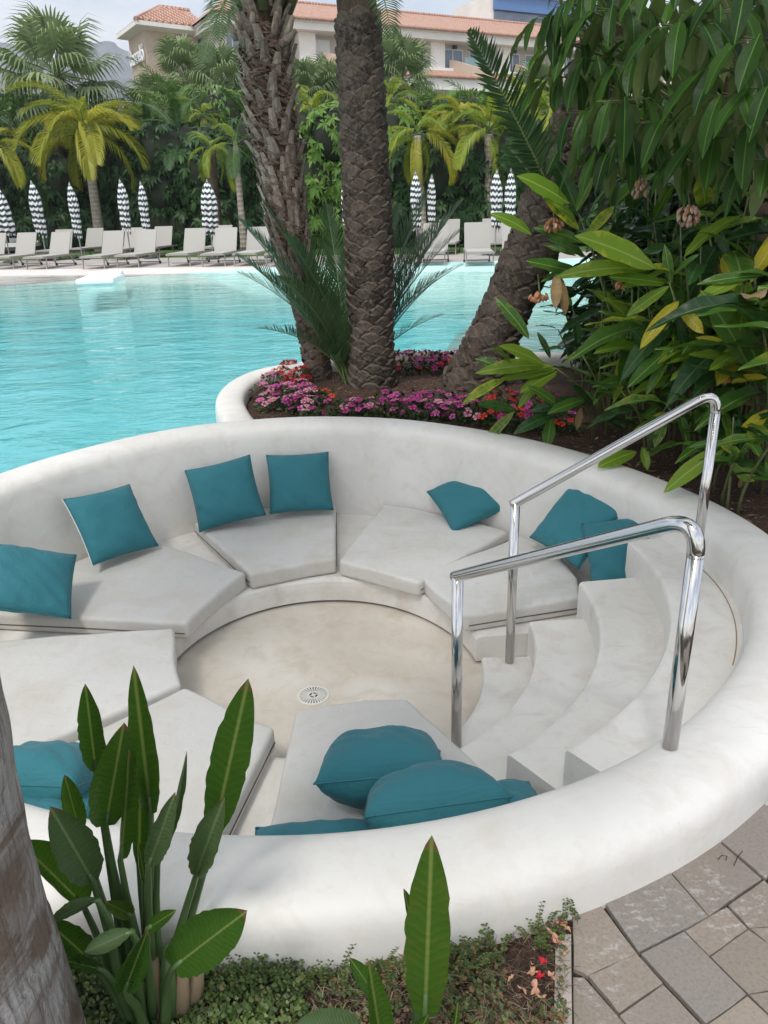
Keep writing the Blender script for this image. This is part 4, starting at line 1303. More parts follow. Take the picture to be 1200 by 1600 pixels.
M['petiole_tan'] = flat('tan_petiole', (0.28, 0.22, 0.11), 0.6)

def bark(name, c0, c1, ring=0.0, rough=0.9, sc=1.0, depth=0.02):
    m = NT(name)
    p = m.obj(); s = m.sep(p)
    n = m.noise(m.scaled(p, (1, 1, 0.35)), 14 * sc, 6, 0.7); n2 = m.noise(p, 70 * sc, 4, 0.7)
    c = m.mix(m.ramp(n, [(0.3, 0), (0.7, 1)]), c0, c1)
    h = m.math('ADD', n, m.math('MULTIPLY', n2, 0.4))
    if ring:
        rg = m.math('SINE', m.math('MULTIPLY', m.math('ADD', s[2], m.math('MULTIPLY', n, 0.03)), 2 * PI / ring))
        c = m.mix(m.math('MULTIPLY', m.ramp(rg, [(0.6, 0), (1, 1)]), 0.5), c, tuple(x * 0.5 for x in c0))
        h = m.math('ADD', h, m.math('MULTIPLY', rg, 0.35))
    return m.done(m.bsdf(color=c, rough=rough, normal=m.bump(h, 0.9, depth), spec=0.2))
M['bark_pale'] = bark('pale_ringed_bark', (0.24, 0.20, 0.16), (0.42, 0.37, 0.31), 0.16)
M['bark_dark'] = bark('dark_fibrous_bark', (0.045, 0.032, 0.024), (0.13, 0.095, 0.07))
M['bark_green'] = bark('green_crownshaft', (0.09, 0.14, 0.04), (0.16, 0.22, 0.07))

def frond_mesh(name, mat, L_=2.0, n=46, leaf=0.55, droop=0.5, hang=0.5, vshape=0.5, w=0.028, seed=0, rach=0.018, petiole=0.16, taper=True, plume=0.0, fwd0=0.45):
    """feather frond, base at the origin, growing along +Y and bending down (-Z); leaflets are real strips"""
    rs = random.Random(seed); mb = MB()
    def spine(t):
        a = droop * t
        # circular-arc bend
        if abs(droop) < 1e-3: return Vector((0, L_ * t, 0)), Vector((0, 1, 0))
        R_ = L_ / droop
        return Vector((0, R_ * math.sin(a), -R_ * (1 - math.cos(a)))), Vector((0, math.cos(a), -math.sin(a)))
    pts = [spine(k / 12)[0] for k in range(13)]
    mb.tube(pts, [rach * (1 - 0.85 * k / 12) for k in range(13)], 5, True, 1)
    tints = [0.5] * len(mb.v)
    for k in range(n):
        t = petiole + (1 - petiole) * (k + 0.5) / n
        p, d = spine(t)
        side_up = Vector((0, d.z * -1, d.y))  # local up
        prof = math.sin(PI * min(1, (t - petiole) / (1 - petiole) * 0.80 + 0.20)) ** 0.6 if taper else 1
        for s in (-1, 1):
            ll = leaf * prof * rs.uniform(0.85, 1.1)
            fwd = fwd0 + 0.75 * t + rs.uniform(-.08, .08)
            dirv = (Vector((s, 0, 0)) + d * fwd + side_up * (vshape * rs.uniform(0.5, 1.4) * (1 if plume == 0 else rs.choice((-1, 1, .4))))).normalized()
            q0 = p; q1 = p + dirv * ll * 0.5 + Vector((0, 0, -hang * ll * 0.10)); 
            q2 = p + dirv * ll * (1 - 0.28 * hang) + Vector((0, 0, -hang * ll * 0.62))
            wd = (dirv.cross(side_up)).normalized() * w * 0.5
            b = len(mb.v)
            tn = rs.random()
            mb.add([q0 - wd * .6, q0 + wd * .6, q1 - wd, q1 + wd, q2], [(0, 1, 3, 2), (2, 3, 4)])
            tints += [tn] * 5
    me = mb.mesh(name, [mat, M['petiole']], False)
    float_attr(me, 'tint', tints)
    return me
def fan_mesh(name, mat, pet=0.9, R_=0.75, n=34, seed=0, droop=0.8):
    rs = random.Random(seed); mb = MB()
    pts = [Vector((0, pet * t, -0.10 * pet * t * t)) for t in (0, .25, .5, .75, 1)]
    mb.tube(pts, [0.022, 0.02, 0.017, 0.014, 0.012], 5, True, 1)
    tints = [0.5] * len(mb.v)
    c = pts[-1]
    for k in range(n):
        a = math.radians(-150 + 300 * k / (n - 1)) + rs.uniform(-.03, .03)
        d = Vector((math.sin(a), math.cos(a), 0.12 * math.cos(a * 2)))
        ll = R_ * (0.8 + 0.2 * math.cos(a)) * rs.uniform(.9, 1.08)
        wn_ = Vector((math.cos(a), -math.sin(a), 0.0)) * (R_ * 0.052)
        up = Vector((0, 0, 1))
        q1 = c + d * ll * 0.55 + up * -0.02
        q2 = c + d * ll * 0.85 - up * (droop * ll * rs.uniform(.15, .3))
        q3 = c + d * ll * 0.95 - up * (droop * ll * rs.uniform(.5, .8))
        mb.add([c, q1 - wn_ + up * .01, q1 + wn_ - up * .01, q2 - wn_ * .45, q2 + wn_ * .45, q3], [(0, 2, 1), (1, 2, 4, 3), (3, 4, 5)])
        tints += [rs.random()] * 6
    me = mb.mesh(name, [mat, M['petiole']], False); float_attr(me, 'tint', tints); return me

def place(o, origin, direction, up=Vector((0, 0, 1)), sc=1.0):
    """stand a +Y-growing mesh at origin along direction"""
    y = Vector(direction).normalized(); z = (up - y * up.dot(y))
    if z.length < 1e-3: z = Vector((1, 0, 0)) - y * y.x
    z.normalize(); x = y.cross(z)
    if not hasattr(sc, '__len__'): sc = (sc, sc, sc)
    o.matrix_basis = Matrix(((x.x * sc[0], y.x * sc[1], z.x * sc[2], origin[0]), (x.y * sc[0], y.y * sc[1], z.y * sc[2], origin[1]),
                             (x.z * sc[0], y.z * sc[1], z.z * sc[2], origin[2]), (0, 0, 0, 1)))

def palm(label, base, top, r0, r1, fronds, nf, tilt, mat, group=None, cat='palm tree', bend=0.0, sc=1.0, skirt=0, seed=0, azim=None, crownshaft=0):
    """base, top: world points of the trunk; fronds: list of shared meshes; tilt: (lowest, highest) angle of the frond bases"""
    rs = random.Random(seed)
    base = Vector(base); top = Vector(top)
    root = empty('palm_tree', label, cat, base, 0, group)
    T_ = top - base; n = 10; side = Vector((T_.y, -T_.x, 0)); side = side.normalized() if side.length > .01 else Vector((1, 0, 0))
    pts = []
    for k in range(n + 1):
        t = k / n
        pts.append(T_ * t + Vector((1, 0, 0)) * bend * math.sin(PI * t))
    rr = [(r0 * 1.35 if k == 0 else r0 + (r1 - r0) * (k / n) ** .7) for k in range(n + 1)]
    mb = MB(); mb.tube(pts, rr, 14)
    mb.build('trunk', mat, root, True)
    if crownshaft:
        mb = MB(); mb.tube([pts[-1] - Vector((0, 0, crownshaft * 0.9)), pts[-1] - Vector((0, 0, crownshaft * .4)), pts[-1] + Vector((0, 0, .15))], [r1 * 1.02, r1 * 1.25, r1 * .7], 12)
        mb.build('crownshaft', M['bark_green'], root, True)
    for k in range(nf):
        az = (k * 2.39996 + rs.uniform(-.25, .25)) if azim is None else azim[k % len(azim)] + rs.uniform(-.12, .12)
        u = k / max(1, nf - 1)
        el = math.radians(tilt[0] + (tilt[1] - tilt[0]) * u + rs.uniform(-7, 7))
        d = Vector((math.cos(az) * math.cos(el), math.sin(az) * math.cos(el), math.sin(el)))
        o = link('frond', fronds[k % len(fronds)], root)
        place(o, pts[-1] + Vector((0, 0, 0.10 * u)) * sc, d, sc=sc * rs.uniform(.85, 1.12))
    return root

def leaf_cloud(name, centers, count, size, mat, parent, seed=0, aspect=0.42, facing=None, droop=0.5, whorl=0):
    """many real leaf faces spread through a set of ellipsoids (centre, radii); joined"""
    rs = np.random.RandomState(seed)
    vs = []; fs = []; tn = []
    wts = np.array([c[1][0] * c[1][2] for c in centers]); wts = wts / wts.sum()
    for i in range(count):
        k = rs.choice(len(centers), p=wts); c, r = centers[k]
        v = rs.randn(3); v /= np.linalg.norm(v)
        if facing is not None and v[1] > 0.35: v[1] *= -1
        rad = 1 - abs(rs.randn()) * 0.16
        lump = 1 + 0.16 * math.sin(v[0] * 7 + k) * math.sin(v[2] * 6 + k * 2)
        p = np.array(c) + v * np.array(r) * rad * lump
        tint0 = rs.rand()
        m_ = whorl if whorl else 1
        for q in range(m_):
            out = v * (0.9 if whorl else 0.7) + rs.randn(3) * (0.55 if not whorl else 0.12)
            if whorl:
                a = 2 * PI * q / whorl + rs.rand() * .3
                t1_ = np.cross(v, [0, 0, 1.0]); t1_ /= (np.linalg.norm(t1_) + 1e-6); t2_ = np.cross(v, t1_)
                out = t1_ * math.cos(a) + t2_ * math.sin(a) + v * 0.35
            out[2] -= droop
            out /= np.linalg.norm(out)
            sz = size * rs.uniform(.6, 1.25)
            sd = np.cross(out, v + rs.randn(3) * .3); sd /= (np.linalg.norm(sd) + 1e-6); sd = sd * sz * aspect * .5
            b = len(vs)
            mid = p + out * sz * .5; end = p + out * sz * .96 + np.array([0, 0, -sz * .22 * droop * 2])
            vs += [p, mid - sd, mid + sd, end]
            fs += [(b, b + 2, b + 1), (b + 1, b + 2, b + 3)]
            tt = np.clip(tint0 * .7 + rs.rand() * .4, 0, 1); tn += [tt] * 4
    me = mesh_from(name, vs, fs, mat)
    float_attr(me, 'tint', tn)
    o = link(name, me, parent)
    o['kind'] = 'stuff'
    return o
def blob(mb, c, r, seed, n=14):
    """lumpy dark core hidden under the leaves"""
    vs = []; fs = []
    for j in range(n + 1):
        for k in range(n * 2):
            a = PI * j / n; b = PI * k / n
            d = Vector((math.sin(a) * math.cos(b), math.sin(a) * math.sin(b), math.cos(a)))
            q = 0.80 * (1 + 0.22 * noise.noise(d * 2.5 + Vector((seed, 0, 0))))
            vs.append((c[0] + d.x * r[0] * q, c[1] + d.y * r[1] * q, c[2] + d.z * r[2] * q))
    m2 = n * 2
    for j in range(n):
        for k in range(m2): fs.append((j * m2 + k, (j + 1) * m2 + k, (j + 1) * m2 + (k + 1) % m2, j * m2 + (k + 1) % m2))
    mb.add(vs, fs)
M['core'] = flat('core_inner_shade', (0.016, 0.022, 0.010), 0.95, vary=0.5, nscale=3)  # opaque core added to block sky; inner shade put into its dark colour

# ================================================================== BACKGROUND PLANTING
def YB(u, Y): return Y + (600 - u) * 0.0095
def shrub(label, u, vtop, wpx, Y, mat, seed, size=0.30, aspect=.42, whorl=0, group='tall shrubs behind the lawn', dens=1.0, vb=None, name='shrub', cat='shrub'):
    Y = YB(u, Y); c = at(u, vtop, Y); w = wpx / 1200 * Y * 0.5
    top = c.z; root = empty(name, label, cat, (c.x, Y, DECK_Z), 0, group)
    H = top - DECK_Z
    rs = random.Random(seed)
    cl = []
    nlev = max(2, int(H / 1.5))
    for k in range(nlev):
        z = H * (k + .55) / nlev * 0.93
        for q in range(2 if w > 1.4 else 1):
            cl.append(((rs.uniform(-.35, .35) * w + (q - .5) * w * .7 * (w > 1.4), rs.uniform(-.3, .3), z), (w * rs.uniform(.62, .85), 1.1, H / nlev * rs.uniform(.62, .8))))
    mb = MB()
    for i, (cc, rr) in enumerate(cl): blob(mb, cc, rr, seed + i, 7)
    mb.build('dark_core', M['core'], root, True)
    area = 2 * w * H
    leaf_cloud('foliage', cl, int(area * 150 * dens / (whorl if whorl else 1) * (0.30 / size) ** 1.6), size, mat, root, seed, aspect, facing=True, whorl=whorl)
    mb = MB(); mb.tube([(0, 0, -0.05), (0.1, 0, H * .5)], [0.09, 0.04], 7); mb.build('trunk', M['bark_dark'], root)
    return root
SH = [(-60, 250, 150, 31, 'far_dark', 'dark leafy shrub at the extreme left behind the striped parasols'),
      (40, 245, 150, 31, 'far_dark', 'dark shrub behind the two leftmost whole parasols'),
      (130, 240, 140, 31.5, 'far_dark', 'dark shrub behind the whitish trunk of the big yellow palm'),
      (215, 215, 130, 31, 'far_dark', 'large dark shrub right of the big yellow palm trunk'),
      (285, 190, 120, 31, 'far_dark', 'tall dark shrub left of the thin ragged palm'),
      (350, 215, 120, 31, 'far_dark', 'dark shrub between the ragged palm and the leaning trunk'),
      (420, 180, 120, 31.5, 'far_dark', 'dark shrub behind the leaning palm trunk'),
      (500, 165, 110, 30.5, 'far_mid', 'bright broad-leaved shrub seen between the two near palm trunks'),
      (575, 170, 120, 31, 'far_mid', 'green shrub behind the straight near palm trunk'),
      (650, 215, 110, 31, 'far_dark', 'dark shrub right of the straight near palm trunk'),
      (710, 225, 110, 31, 'far_dark', 'dark shrub behind the wide pale daybed curtain'),
      (780, 210, 120, 31.5, 'far_dark', 'dark shrub behind the tall chevron parasol'),
      (860, 190, 130, 31, 'far_dark', 'dark shrub at the right, behind the leaning rough trunk'),
      (960, 200, 160, 31, 'far_dark', 'dark shrub hidden mostly by the ginger thicket'),
      (1080, 210, 160, 31, 'far_dark', 'dark shrub glimpsed through the umbrella tree'),
      (1220, 205, 170, 31.5, 'far_dark', 'dark shrub beyond the right edge of the lawn'), (1380, 205, 170, 32, 'far_dark', 'last dark shrub at the far right of the lawn')]
for i, (u, vt, wp, Y, mt, lab) in enumerate(SH):
    shrub(lab, u, vt, wp * 1.15, Y, M[mt], 100 + i, size=0.34, aspect=0.36, whorl=(6 if i % 2 else 7), dens=1.25)
SH2 = [(-40, 140, 170, 37, 'far_mid', 'tall dark tree at the left edge behind the grey-green fan palm'),
       (60, 150, 160, 36, 'far_mid', 'tall dark tree just behind the big yellow palm crown'),
       (190, 170, 110, 36, 'far_mid', 'mid-green tree right of the yellow palm crown, below the tower'),
       (260, 165, 130, 36, 'far_mid', 'feathery green tree below the hotel tower'),
       (350, 140, 130, 36.5, 'far_mid', 'green tree left of the leaning trunk below the hotel wing'),
       (440, 150, 120, 37, 'far_mid', 'green tree behind the leaning trunk'),
       (520, 160, 110, 37, 'far_mid', 'green tree between the near trunks below the balconies'),
       (620, 150, 120, 36, 'far_mid', 'green tree right of the straight trunk below the balconies'),
       (710, 150, 120, 36, 'far_mid', 'green tree in front of the lower hotel roof'),
       (800, 150, 130, 37, 'far_mid', 'green tree below the right end of the balconies'),
       (900, 150, 150, 37, 'far_dark', 'dark tree behind the upright spiky frond'),
       (1040, 140, 170, 37, 'far_dark', 'dark tree hidden behind the umbrella tree')]
for i, (u, vt, wp, Y, mt, lab) in enumerate(SH2):
    shrub(lab, u, vt, wp * 1.2, Y, M[mt], 200 + i, size=0.42, aspect=0.30, group='trees below the hotel', dens=1.0, name='leafy_tree', cat='tree')

# frond meshes
FY = [frond_mesh('yellow_frond', M['yellow_frond'], 2.3, 92, 0.56, 2.0, 1.3, 0.6, 0.021, k) for k in range(3)]
FYl = [frond_mesh('lime_frond', M['lime_frond'], 1.9, 76, 0.48, 1.7, 1.2, 0.55, 0.022, 10 + k) for k in range(2)]
FG = [frond_mesh('green_frond', M['deep_frond'], 2.6, 50, 0.60, 0.9, 0.6, 0.3, 0.036, 20 + k) for k in range(2)]
FQ = [frond_mesh('plumed_frond', M['far_mid'], 2.6, 56, 0.55, 1.2, 0.6, 0.7, 0.030, 30 + k, plume=1) for k in range(2)]
FF = [fan_mesh('fan_frond', M['fan_frond'], 0.95, 0.85, 34, k, 1.0) for k in range(3)]
def P3(u, v, Y): return at(u, v, Y)
def ground(u, v): return W(u, v, DECK_Z)
b = at(156, 372, YB(156, 29.5)); b.z = DECK_Z
palm('palm with a broad yellow drooping crown and whitish ringed trunk at the left', b, at(134, 214, YB(156, 29.5)), 0.24, 0.15, FY, 26, (12, 80), M['bark_pale'], 'yellowing palms across the pool', sc=1.34, seed=4)
b = at(341, 372, YB(341, 28.5)); b.z = DECK_Z
palm('thin ragged-trunked palm with a small yellow tuft behind the fat chevron parasol', b, at(329, 232, YB(341, 28.5)), 0.20, 0.17, FYl, 10, (-35, 80), M['bark_dark'], 'yellowing palms across the pool', sc=0.62, seed=5)
b = at(381, 378, 30); b.z = DECK_Z
palm('slender palm with a green crownshaft and a flared pale foot, left of the leaning trunk', b, at(368, 228, 30), 0.15, 0.09, [FG[0], FYl[0], FG[1]], 9, (-40, 75), M['bark_pale'], 'yellowing palms across the pool', sc=0.85, seed=6, crownshaft=1.3)
b = at(662, 372, YB(662, 29.5)); b.z = DECK_Z
palm('yellow-green palm with a pale trunk between the two right-hand parasols', b, at(652, 212, YB(662, 29.5)), 0.17, 0.13, FYl + FY[:1], 14, (-38, 75), M['bark_pale'], 'yellowing palms across the pool', sc=0.95, seed=7)
b = at(766, 372, YB(766, 30.5)); b.z = DECK_Z
palm('lime-yellow palm with a straight grey trunk behind the tall chevron parasol', b, at(764, 210, YB(766, 30.5)), 0.2, 0.16, FYl, 16, (-30, 78), M['bark_pale'], 'yellowing palms across the pool', sc=1.15, seed=8)
b = at(860, 372, YB(860, 32)); b.z = DECK_Z
palm('bright lime palm crown glimpsed left of the upright leaning trunk', b, at(858, 185, YB(860, 32)), 0.2, 0.16, FYl, 14, (-30, 78), M['bark_pale'], 'yellowing palms across the pool', sc=1.2, seed=9)
b = at(488, 372, YB(488, 32)); b.z = DECK_Z
palm('lime palm crown seen between the two near palm trunks', b, at(486, 178, YB(488, 32)), 0.16, 0.13, FYl, 13, (-35, 70), M['bark_pale'], 'yellowing palms across the pool', sc=0.95, seed=19)
b = at(455, 372, YB(455, 33.5)); b.z = DECK_Z
palm('lime feathery palm just right of the leaning trunk below the hotel', b, at(455, 172, YB(455, 33.5)), 0.16, 0.13, FYl, 13, (-35, 75), M['bark_pale'], 'yellowing palms across the pool', sc=1.0, seed=29)
b = at(0, 372, YB(0, 29)); b.z = DECK_Z
palm('green feather palm cut by the left edge with one yellow hanging frond', b, at(-12, 232, YB(0, 29)), 0.22, 0.16, [FG[0], FG[1], FY[0]], 14, (-30, 80), M['bark_dark'], 'green feather palms across the pool', sc=1.15, seed=11)
b = at(285, 372, YB(285, 31.3)); b.z = DECK_Z
palm('dark-trunked palm behind the grey canopy daybed with hanging green fronds', b, at(278, 215, YB(285, 31.3)), 0.18, 0.15, FG, 12, (-30, 70), M['bark_dark'], 'green feather palms across the pool', sc=0.9, seed=12)
for j, (u, v, Y, s_, lab, fr_, g_) in enumerate([
    (92, 122, 33, 1.55, 'big grey-green fan palm with a spiky top against the mountain', FF, 'fan palms below the hotel'),
    (248, 168, 38, .95, 'fan palm with drooping tips directly below the tower lettering', FF, 'fan palms below the hotel'),
    (290, 122, 42, 1.1, 'dark fan palm standing in front of the tower corner', FF, 'fan palms below the hotel'),
    (345, 138, 39, 1.1, 'drooping fan palm touching the left side of the leaning trunk', FF, 'fan palms below the hotel'),
    (475, 150, 39, .98, 'fan palm between the near trunks below the shuttered window', FF, 'fan palms below the hotel'),
    (515, 152, 40, .95, 'fan palm tight against the left side of the straight trunk', FF, 'fan palms below the hotel'),
    (628, 128, 38, 1.08, 'round fan palm right of the straight trunk below the balconies', FF, 'fan palms below the hotel'),
    (275, 185, 35, 1.05, 'plumed foxtail palm with bright green bushy fronds below the tower', FQ, 'foxtail palms across the pool'),
    (225, 192, 35, .85, 'plumed foxtail palm left of its brighter twin', FQ, 'foxtail palms across the pool'),
    (745, 192, 35, .8, 'plumed foxtail palm above the grey-trunked lime palm', FQ, 'foxtail palms across the pool'),
    (695, 190, 35, .8, 'plumed foxtail palm in front of the lower hotel roof', FQ, 'foxtail palms across the pool'),
    (180, 205, 34, .8, 'plumed foxtail palm right behind the yellow crown', FQ, 'foxtail palms across the pool'),
    (120, 188, 34, .8, 'green feather palm showing above the top of the big yellow crown', FG, 'green feather palms across the pool'),
    (318, 186, 33, .7, 'small lime palm above the thin ragged palm', FYl, 'yellowing palms across the pool'),
    (612, 160, 34, .85, 'small lime palm tight against the right side of the straight trunk', FYl, 'yellowing palms across the pool'),
    (690, 205, 32, .7, 'small lime palm left of the grey-trunked lime palm', FYl, 'yellowing palms across the pool'),
    (720, 190, 31.5, .8, 'yellowing palm with long hanging fronds right above the wide pale curtain', FY, 'yellowing palms across the pool'),
    (815, 160, 34, .85, 'lime palm just left of the upright spiky frond', FYl, 'yellowing palms across the pool'),
    (232, 205, 33, .7, 'small green palm between the yellow crown and the ragged palm', FG, 'green feather palms across the pool'),
    (30, 215, 33, 1.25, 'green feather palm behind the left end of the yellow crown', FG, 'green feather palms across the pool'),
    (400, 215, 34, .85, 'green feather palm behind the ragged left side of the leaning trunk', FG, 'green feather palms across the pool'),
    (838, 155, 38, .85, 'grey-green fan palm at the right end of the balconies', FF, 'fan palms below the hotel')]):
    Y = YB(u, Y)
    b = at(u, 372, Y); b.z = DECK_Z
    fan = fr_ is FF
    palm(lab, b, at(u, v, Y), 0.24, 0.2, fr_, 34 if fan else 13, (-62, 82) if fan else (-25, 78), M['bark_dark'], g_, sc=s_, seed=40 + j)
# ================================================================== PALMS IN THE PLANTER
def scale_mat(name, c0, c1, c2):
    m = NT(name)
    p = m.obj(); r = m.rand(); q = m.pos()
    n = m.noise(q, 26, 6, 0.7, 0.4); n2 = m.noise(m.scaled(q, (1, 1, 0.25)), 120, 4, 0.7)
    c = m.mix(m.ramp(r, [(0.1, 0), (0.9, 1)]), c0, c1)
    c = m.mix(m.math('MULTIPLY', m.ramp(n, [(0.45, 0), (0.65, 1)]), 0.75), c, c2)
    c = m.mix(m.math('MULTIPLY', m.ramp(n2, [(0.5, 0), (0.7, 1)]), 0.5), c, tuple(x * 0.35 for x in c0))
    nb = m.bump(m.math('ADD', n, n2), 1.0, 0.012)
    return m.done(m.bsdf(color=c, rough=0.92, normal=nb, spec=0.2))
M['scale'] = scale_mat('weathered_leaf_base', (0.055, 0.044, 0.036), (0.135, 0.108, 0.086), (0.21, 0.175, 0.145))
M['boot'] = scale_mat('split_leaf_base', (0.21, 0.165, 0.125), (0.40, 0.33, 0.265), (0.48, 0.42, 0.355))
def diamond(seed, w=0.5, h=0.5):
    """one cut leaf base: local x sideways, z up, y outward; unit sized"""
    rs = random.Random(seed); vs = []; fs = []
    ring = [(-.5, 0), (-.30, .24), (0, .36), (.30, .24), (.5, 0), (.24, -.34), (0, -.48), (-.24, -.34)]
    for s_, y in ((1.0, -0.12), (0.97, 0.06), (0.72, 0.20)):
        for (x, z) in ring:
            vs.append((x * s_ + rs.uniform(-.03, .03), y + (0.10 if z > 0.1 and s_ < 1 else 0) + rs.uniform(-.02, .02), z * s_ + rs.uniform(-.03, .03) + (.04 if s_ < .9 else 0)))
    vs.append((rs.uniform(-.05, .05), 0.24 + rs.uniform(0, .05), 0.06))
    for j in range(2):
        for k in range(8): fs.append((j * 8 + k, j * 8 + (k + 1) % 8, (j + 1) * 8 + (k + 1) % 8, (j + 1) * 8 + k))
    for k in range(8): fs.append((16 + k, 16 + (k + 1) % 8, 24))
    return vs, fs
DIA = [mesh_from('leaf_base', *diamond(k), M['scale']) for k in range(5)]
def boot(seed):
    rs = random.Random(seed); vs = []
    for j, (z, w, y, t) in enumerate(((-.1, .52, 0.0, .10), (.25, .44, .08, .10), (.6, .36, .17, .08), (.95 + rs.uniform(-.1, .1), .27, .30, .05))):
        tw = rs.uniform(-.04, .04)
        vs += [(-w / 2 + tw, y, z), (0 + tw, y + t, z), (w / 2 + tw, y, z), (0 + tw, y - .06, z)]
    fs = []
    for j in range(3):
        for k in range(4): fs.append((j * 4 + k, j * 4 + (k + 1) % 4, (j + 1) * 4 + (k + 1) % 4, (j + 1) * 4 + k))
    fs.append((12, 13, 14, 15))
    return vs, fs
BOOT = [mesh_from('leaf_base', *boot(k), M['boot']) for k in range(5)]
def trunk_frames(pts):
    fr_ = []
    for i, p in enumerate(pts):
        t = (pts[min(i + 1, len(pts) - 1)] - pts[max(i - 1, 0)]).normalized()
        x = Vector((1, 0, 0)); x = (x - t * x.dot(t)).normalized()
        fr_.append((p, t, x, t.cross(x)))
    return fr_
def dress(root, pts, rad, t0, t1, count, meshes, w, h, d, tilt=0.0, seed=0, jitter=0.1, extra=None, wh=1.0):
    """leaf bases in spiral rows round a trunk; the first 290 are parts"""
    P = [p - root.location for p in pts]
    seg = [0]
    for a, b in zip(P, P[1:]): seg.append(seg[-1] + (b - a).length)
    T_ = seg[-1]; fr_ = trunk_frames(P); rs = random.Random(seed)
    for k in range(count):
        s = (t0 + (t1 - t0) * k / count) * T_
        i = max(j for j in range(len(seg) - 1) if seg[j] <= s + 1e-6)
        u = (s - seg[i]) / (seg[i + 1] - seg[i])
        p = P[i].lerp(P[i + 1], u); t = fr_[i][1].lerp(fr_[i + 1][1], u).normalized()
        x = fr_[i][2].lerp(fr_[i + 1][2], u); x = (x - t * x.dot(t)).normalized(); y = t.cross(x)
        R_ = rad[i] + (rad[i + 1] - rad[i]) * u
        a = k * 2.39996 + rs.uniform(-1, 1) * jitter
        out = x * math.cos(a) + y * math.sin(a)
        if extra == 'cull' and out.y > 0.75: continue
        side = t.cross(out) * -1
        up = (t * math.cos(tilt) + out * math.sin(tilt)); o2 = up.cross(side) * -1
        if o2.dot(out) < 0: o2 = -o2
        q = p + out * R_ * 0.98
        sw = w * rs.uniform(.9, 1.15); sh = h * rs.uniform(.88, 1.15); sd_ = d * rs.uniform(.8, 1.3)
        o = link('leaf_base', meshes[k % len(meshes)], root)
        o.matrix_basis = Matrix(((side.x * sw, o2.x * sd_, up.x * sh, q.x), (side.y * sw, o2.y * sd_, up.y * sh, q.y), (side.z * sw, o2.z * sd_, up.z * sh, q.z), (0, 0, 0, 1)))
def trunk_mesh(root, pts, rad, mat, n=22, rough=0.012, seed=0):
    P = [p - root.location for p in pts]
    # resample
    Q = []; R_ = []
    for i in range(len(P) - 1):
        for k in range(5):
            t = k / 5; Q.append(P[i].lerp(P[i + 1], t)); R_.append(rad[i] + (rad[i + 1] - rad[i]) * t)
    Q.append(P[-1]); R_.append(rad[-1])
    mb = MB(); mb.tube(Q, R_, n)
    mb.v = [tuple(Vector(v) + Vector((noise.noise(Vector(v) * 9 + Vector((seed, 0, 0))), noise.noise(Vector(v) * 9 + Vector((0, seed, 5))), 0)) * rough) for v in mb.v]
    return mb.build('trunk', mat, root, True)

DATE = [frond_mesh('date_frond', M['dark_frond'], 2.6, 64, 0.36, 0.75, 0.15, 0.35, 0.022, 60 + k, rach=0.022, petiole=0.12) for k in range(2)]
YOUNG = [frond_mesh('young_frond', M['dark_frond'], 1.35, 66, 0.26, 0.45 + 0.15 * k, 0.05, 0.5, 0.012, 70 + k, rach=0.009, petiole=0.12, fwd0=0.8) for k in range(3)]
SPIKY = [frond_mesh('spiky_frond', M['dark_frond'], 1.45, 44, 0.30, 0.12, 0.0, 0.7, 0.026, 80 + k, rach=0.014, petiole=0.06) for k in range(2)]

# --- middle palm: straight trunk of diamond leaf scars
yb = TR2.y
mid_px = [(583, 606, 38), (582, 570, 36), (580, 520, 34), (578, 440, 36), (576, 360, 37), (571, 280, 36), (568, 200, 35.5), (564, 120, 34.5), (560, 50, 34), (556, -30, 34), (551, -130, 34), (545, -260, 33), (540, -380, 32)]
def trunk_from(px, y0, dy=0.0):
    pts = []; rad = []
    for i, (u, v, r) in enumerate(px):
        Y = y0 + dy * i / (len(px) - 1)
        p = at(u, v, Y); depth = (p - Vector((0, 0, CAM_Z))).dot(_F)
        pts.append(p); rad.append(r / F_PX * depth)
    return pts, rad
pts, rad = trunk_from(mid_px, yb)
pts[0].z = 0.05
palm_mid = empty('date_palm', 'straight dark palm trunk of diamond scales in the flower bed', 'palm tree', pts[0], 0, 'date palms in the flower bed')
trunk_mesh(palm_mid, pts, [r * .93 for r in rad], M['bark_dark'])
dress(palm_mid, pts, [r * .93 for r in rad], 0.005, 0.66, 380, DIA, 0.150, 0.135, 0.085, 0.10, 3, 0.10, 'cull')
top = pts[-1] - palm_mid.location
for k in range(30):
    az = k * 2.39996; el = math.radians(28 + 55 * k / 29)
    place(link('frond', DATE[k % 2], palm_mid), top, (math.cos(az) * math.cos(el), math.sin(az) * math.cos(el), math.sin(el)), sc=1.15)

# --- left palm: leaning, ragged boots, crown starting at the top of the picture
lp = [(497, 598, 30), (494, 560, 26), (484, 500, 26), (468, 440, 28), (455, 380, 31), (446, 320, 34), (437, 260, 38), (428, 200, 40), (420, 140, 41), (415, 85, 42), (412, 40, 40), (410, -20, 34)]
pts, rad = trunk_from([(u, v, r * .93) for u, v, r in lp], TR1.y, -0.1)
pts[0].z = 0.05
palm_left = empty('date_palm', 'leaning palm trunk with ragged split leaf bases and pale peeling side', 'palm tree', pts[0], 0, 'date palms in the flower bed')
trunk_mesh(palm_left, pts, [r * .86 for r in rad], bark('shaggy_brown_bark', (0.05, 0.032, 0.023), (0.15, 0.105, 0.075), 0, 0.95, 1.3, 0.03), rough=0.03)
dress(palm_left, pts, [r * .86 for r in rad], 0.27, 0.62, 105, BOOT, 0.16, 0.19, 0.15, 0.03, 7, 0.25, 'cull')
dress(palm_left, pts, [r * .88 for r in rad], 0.62, 0.97, 80, BOOT, 0.17, 0.15, 0.20, 0.10, 8, 0.30, 'cull')
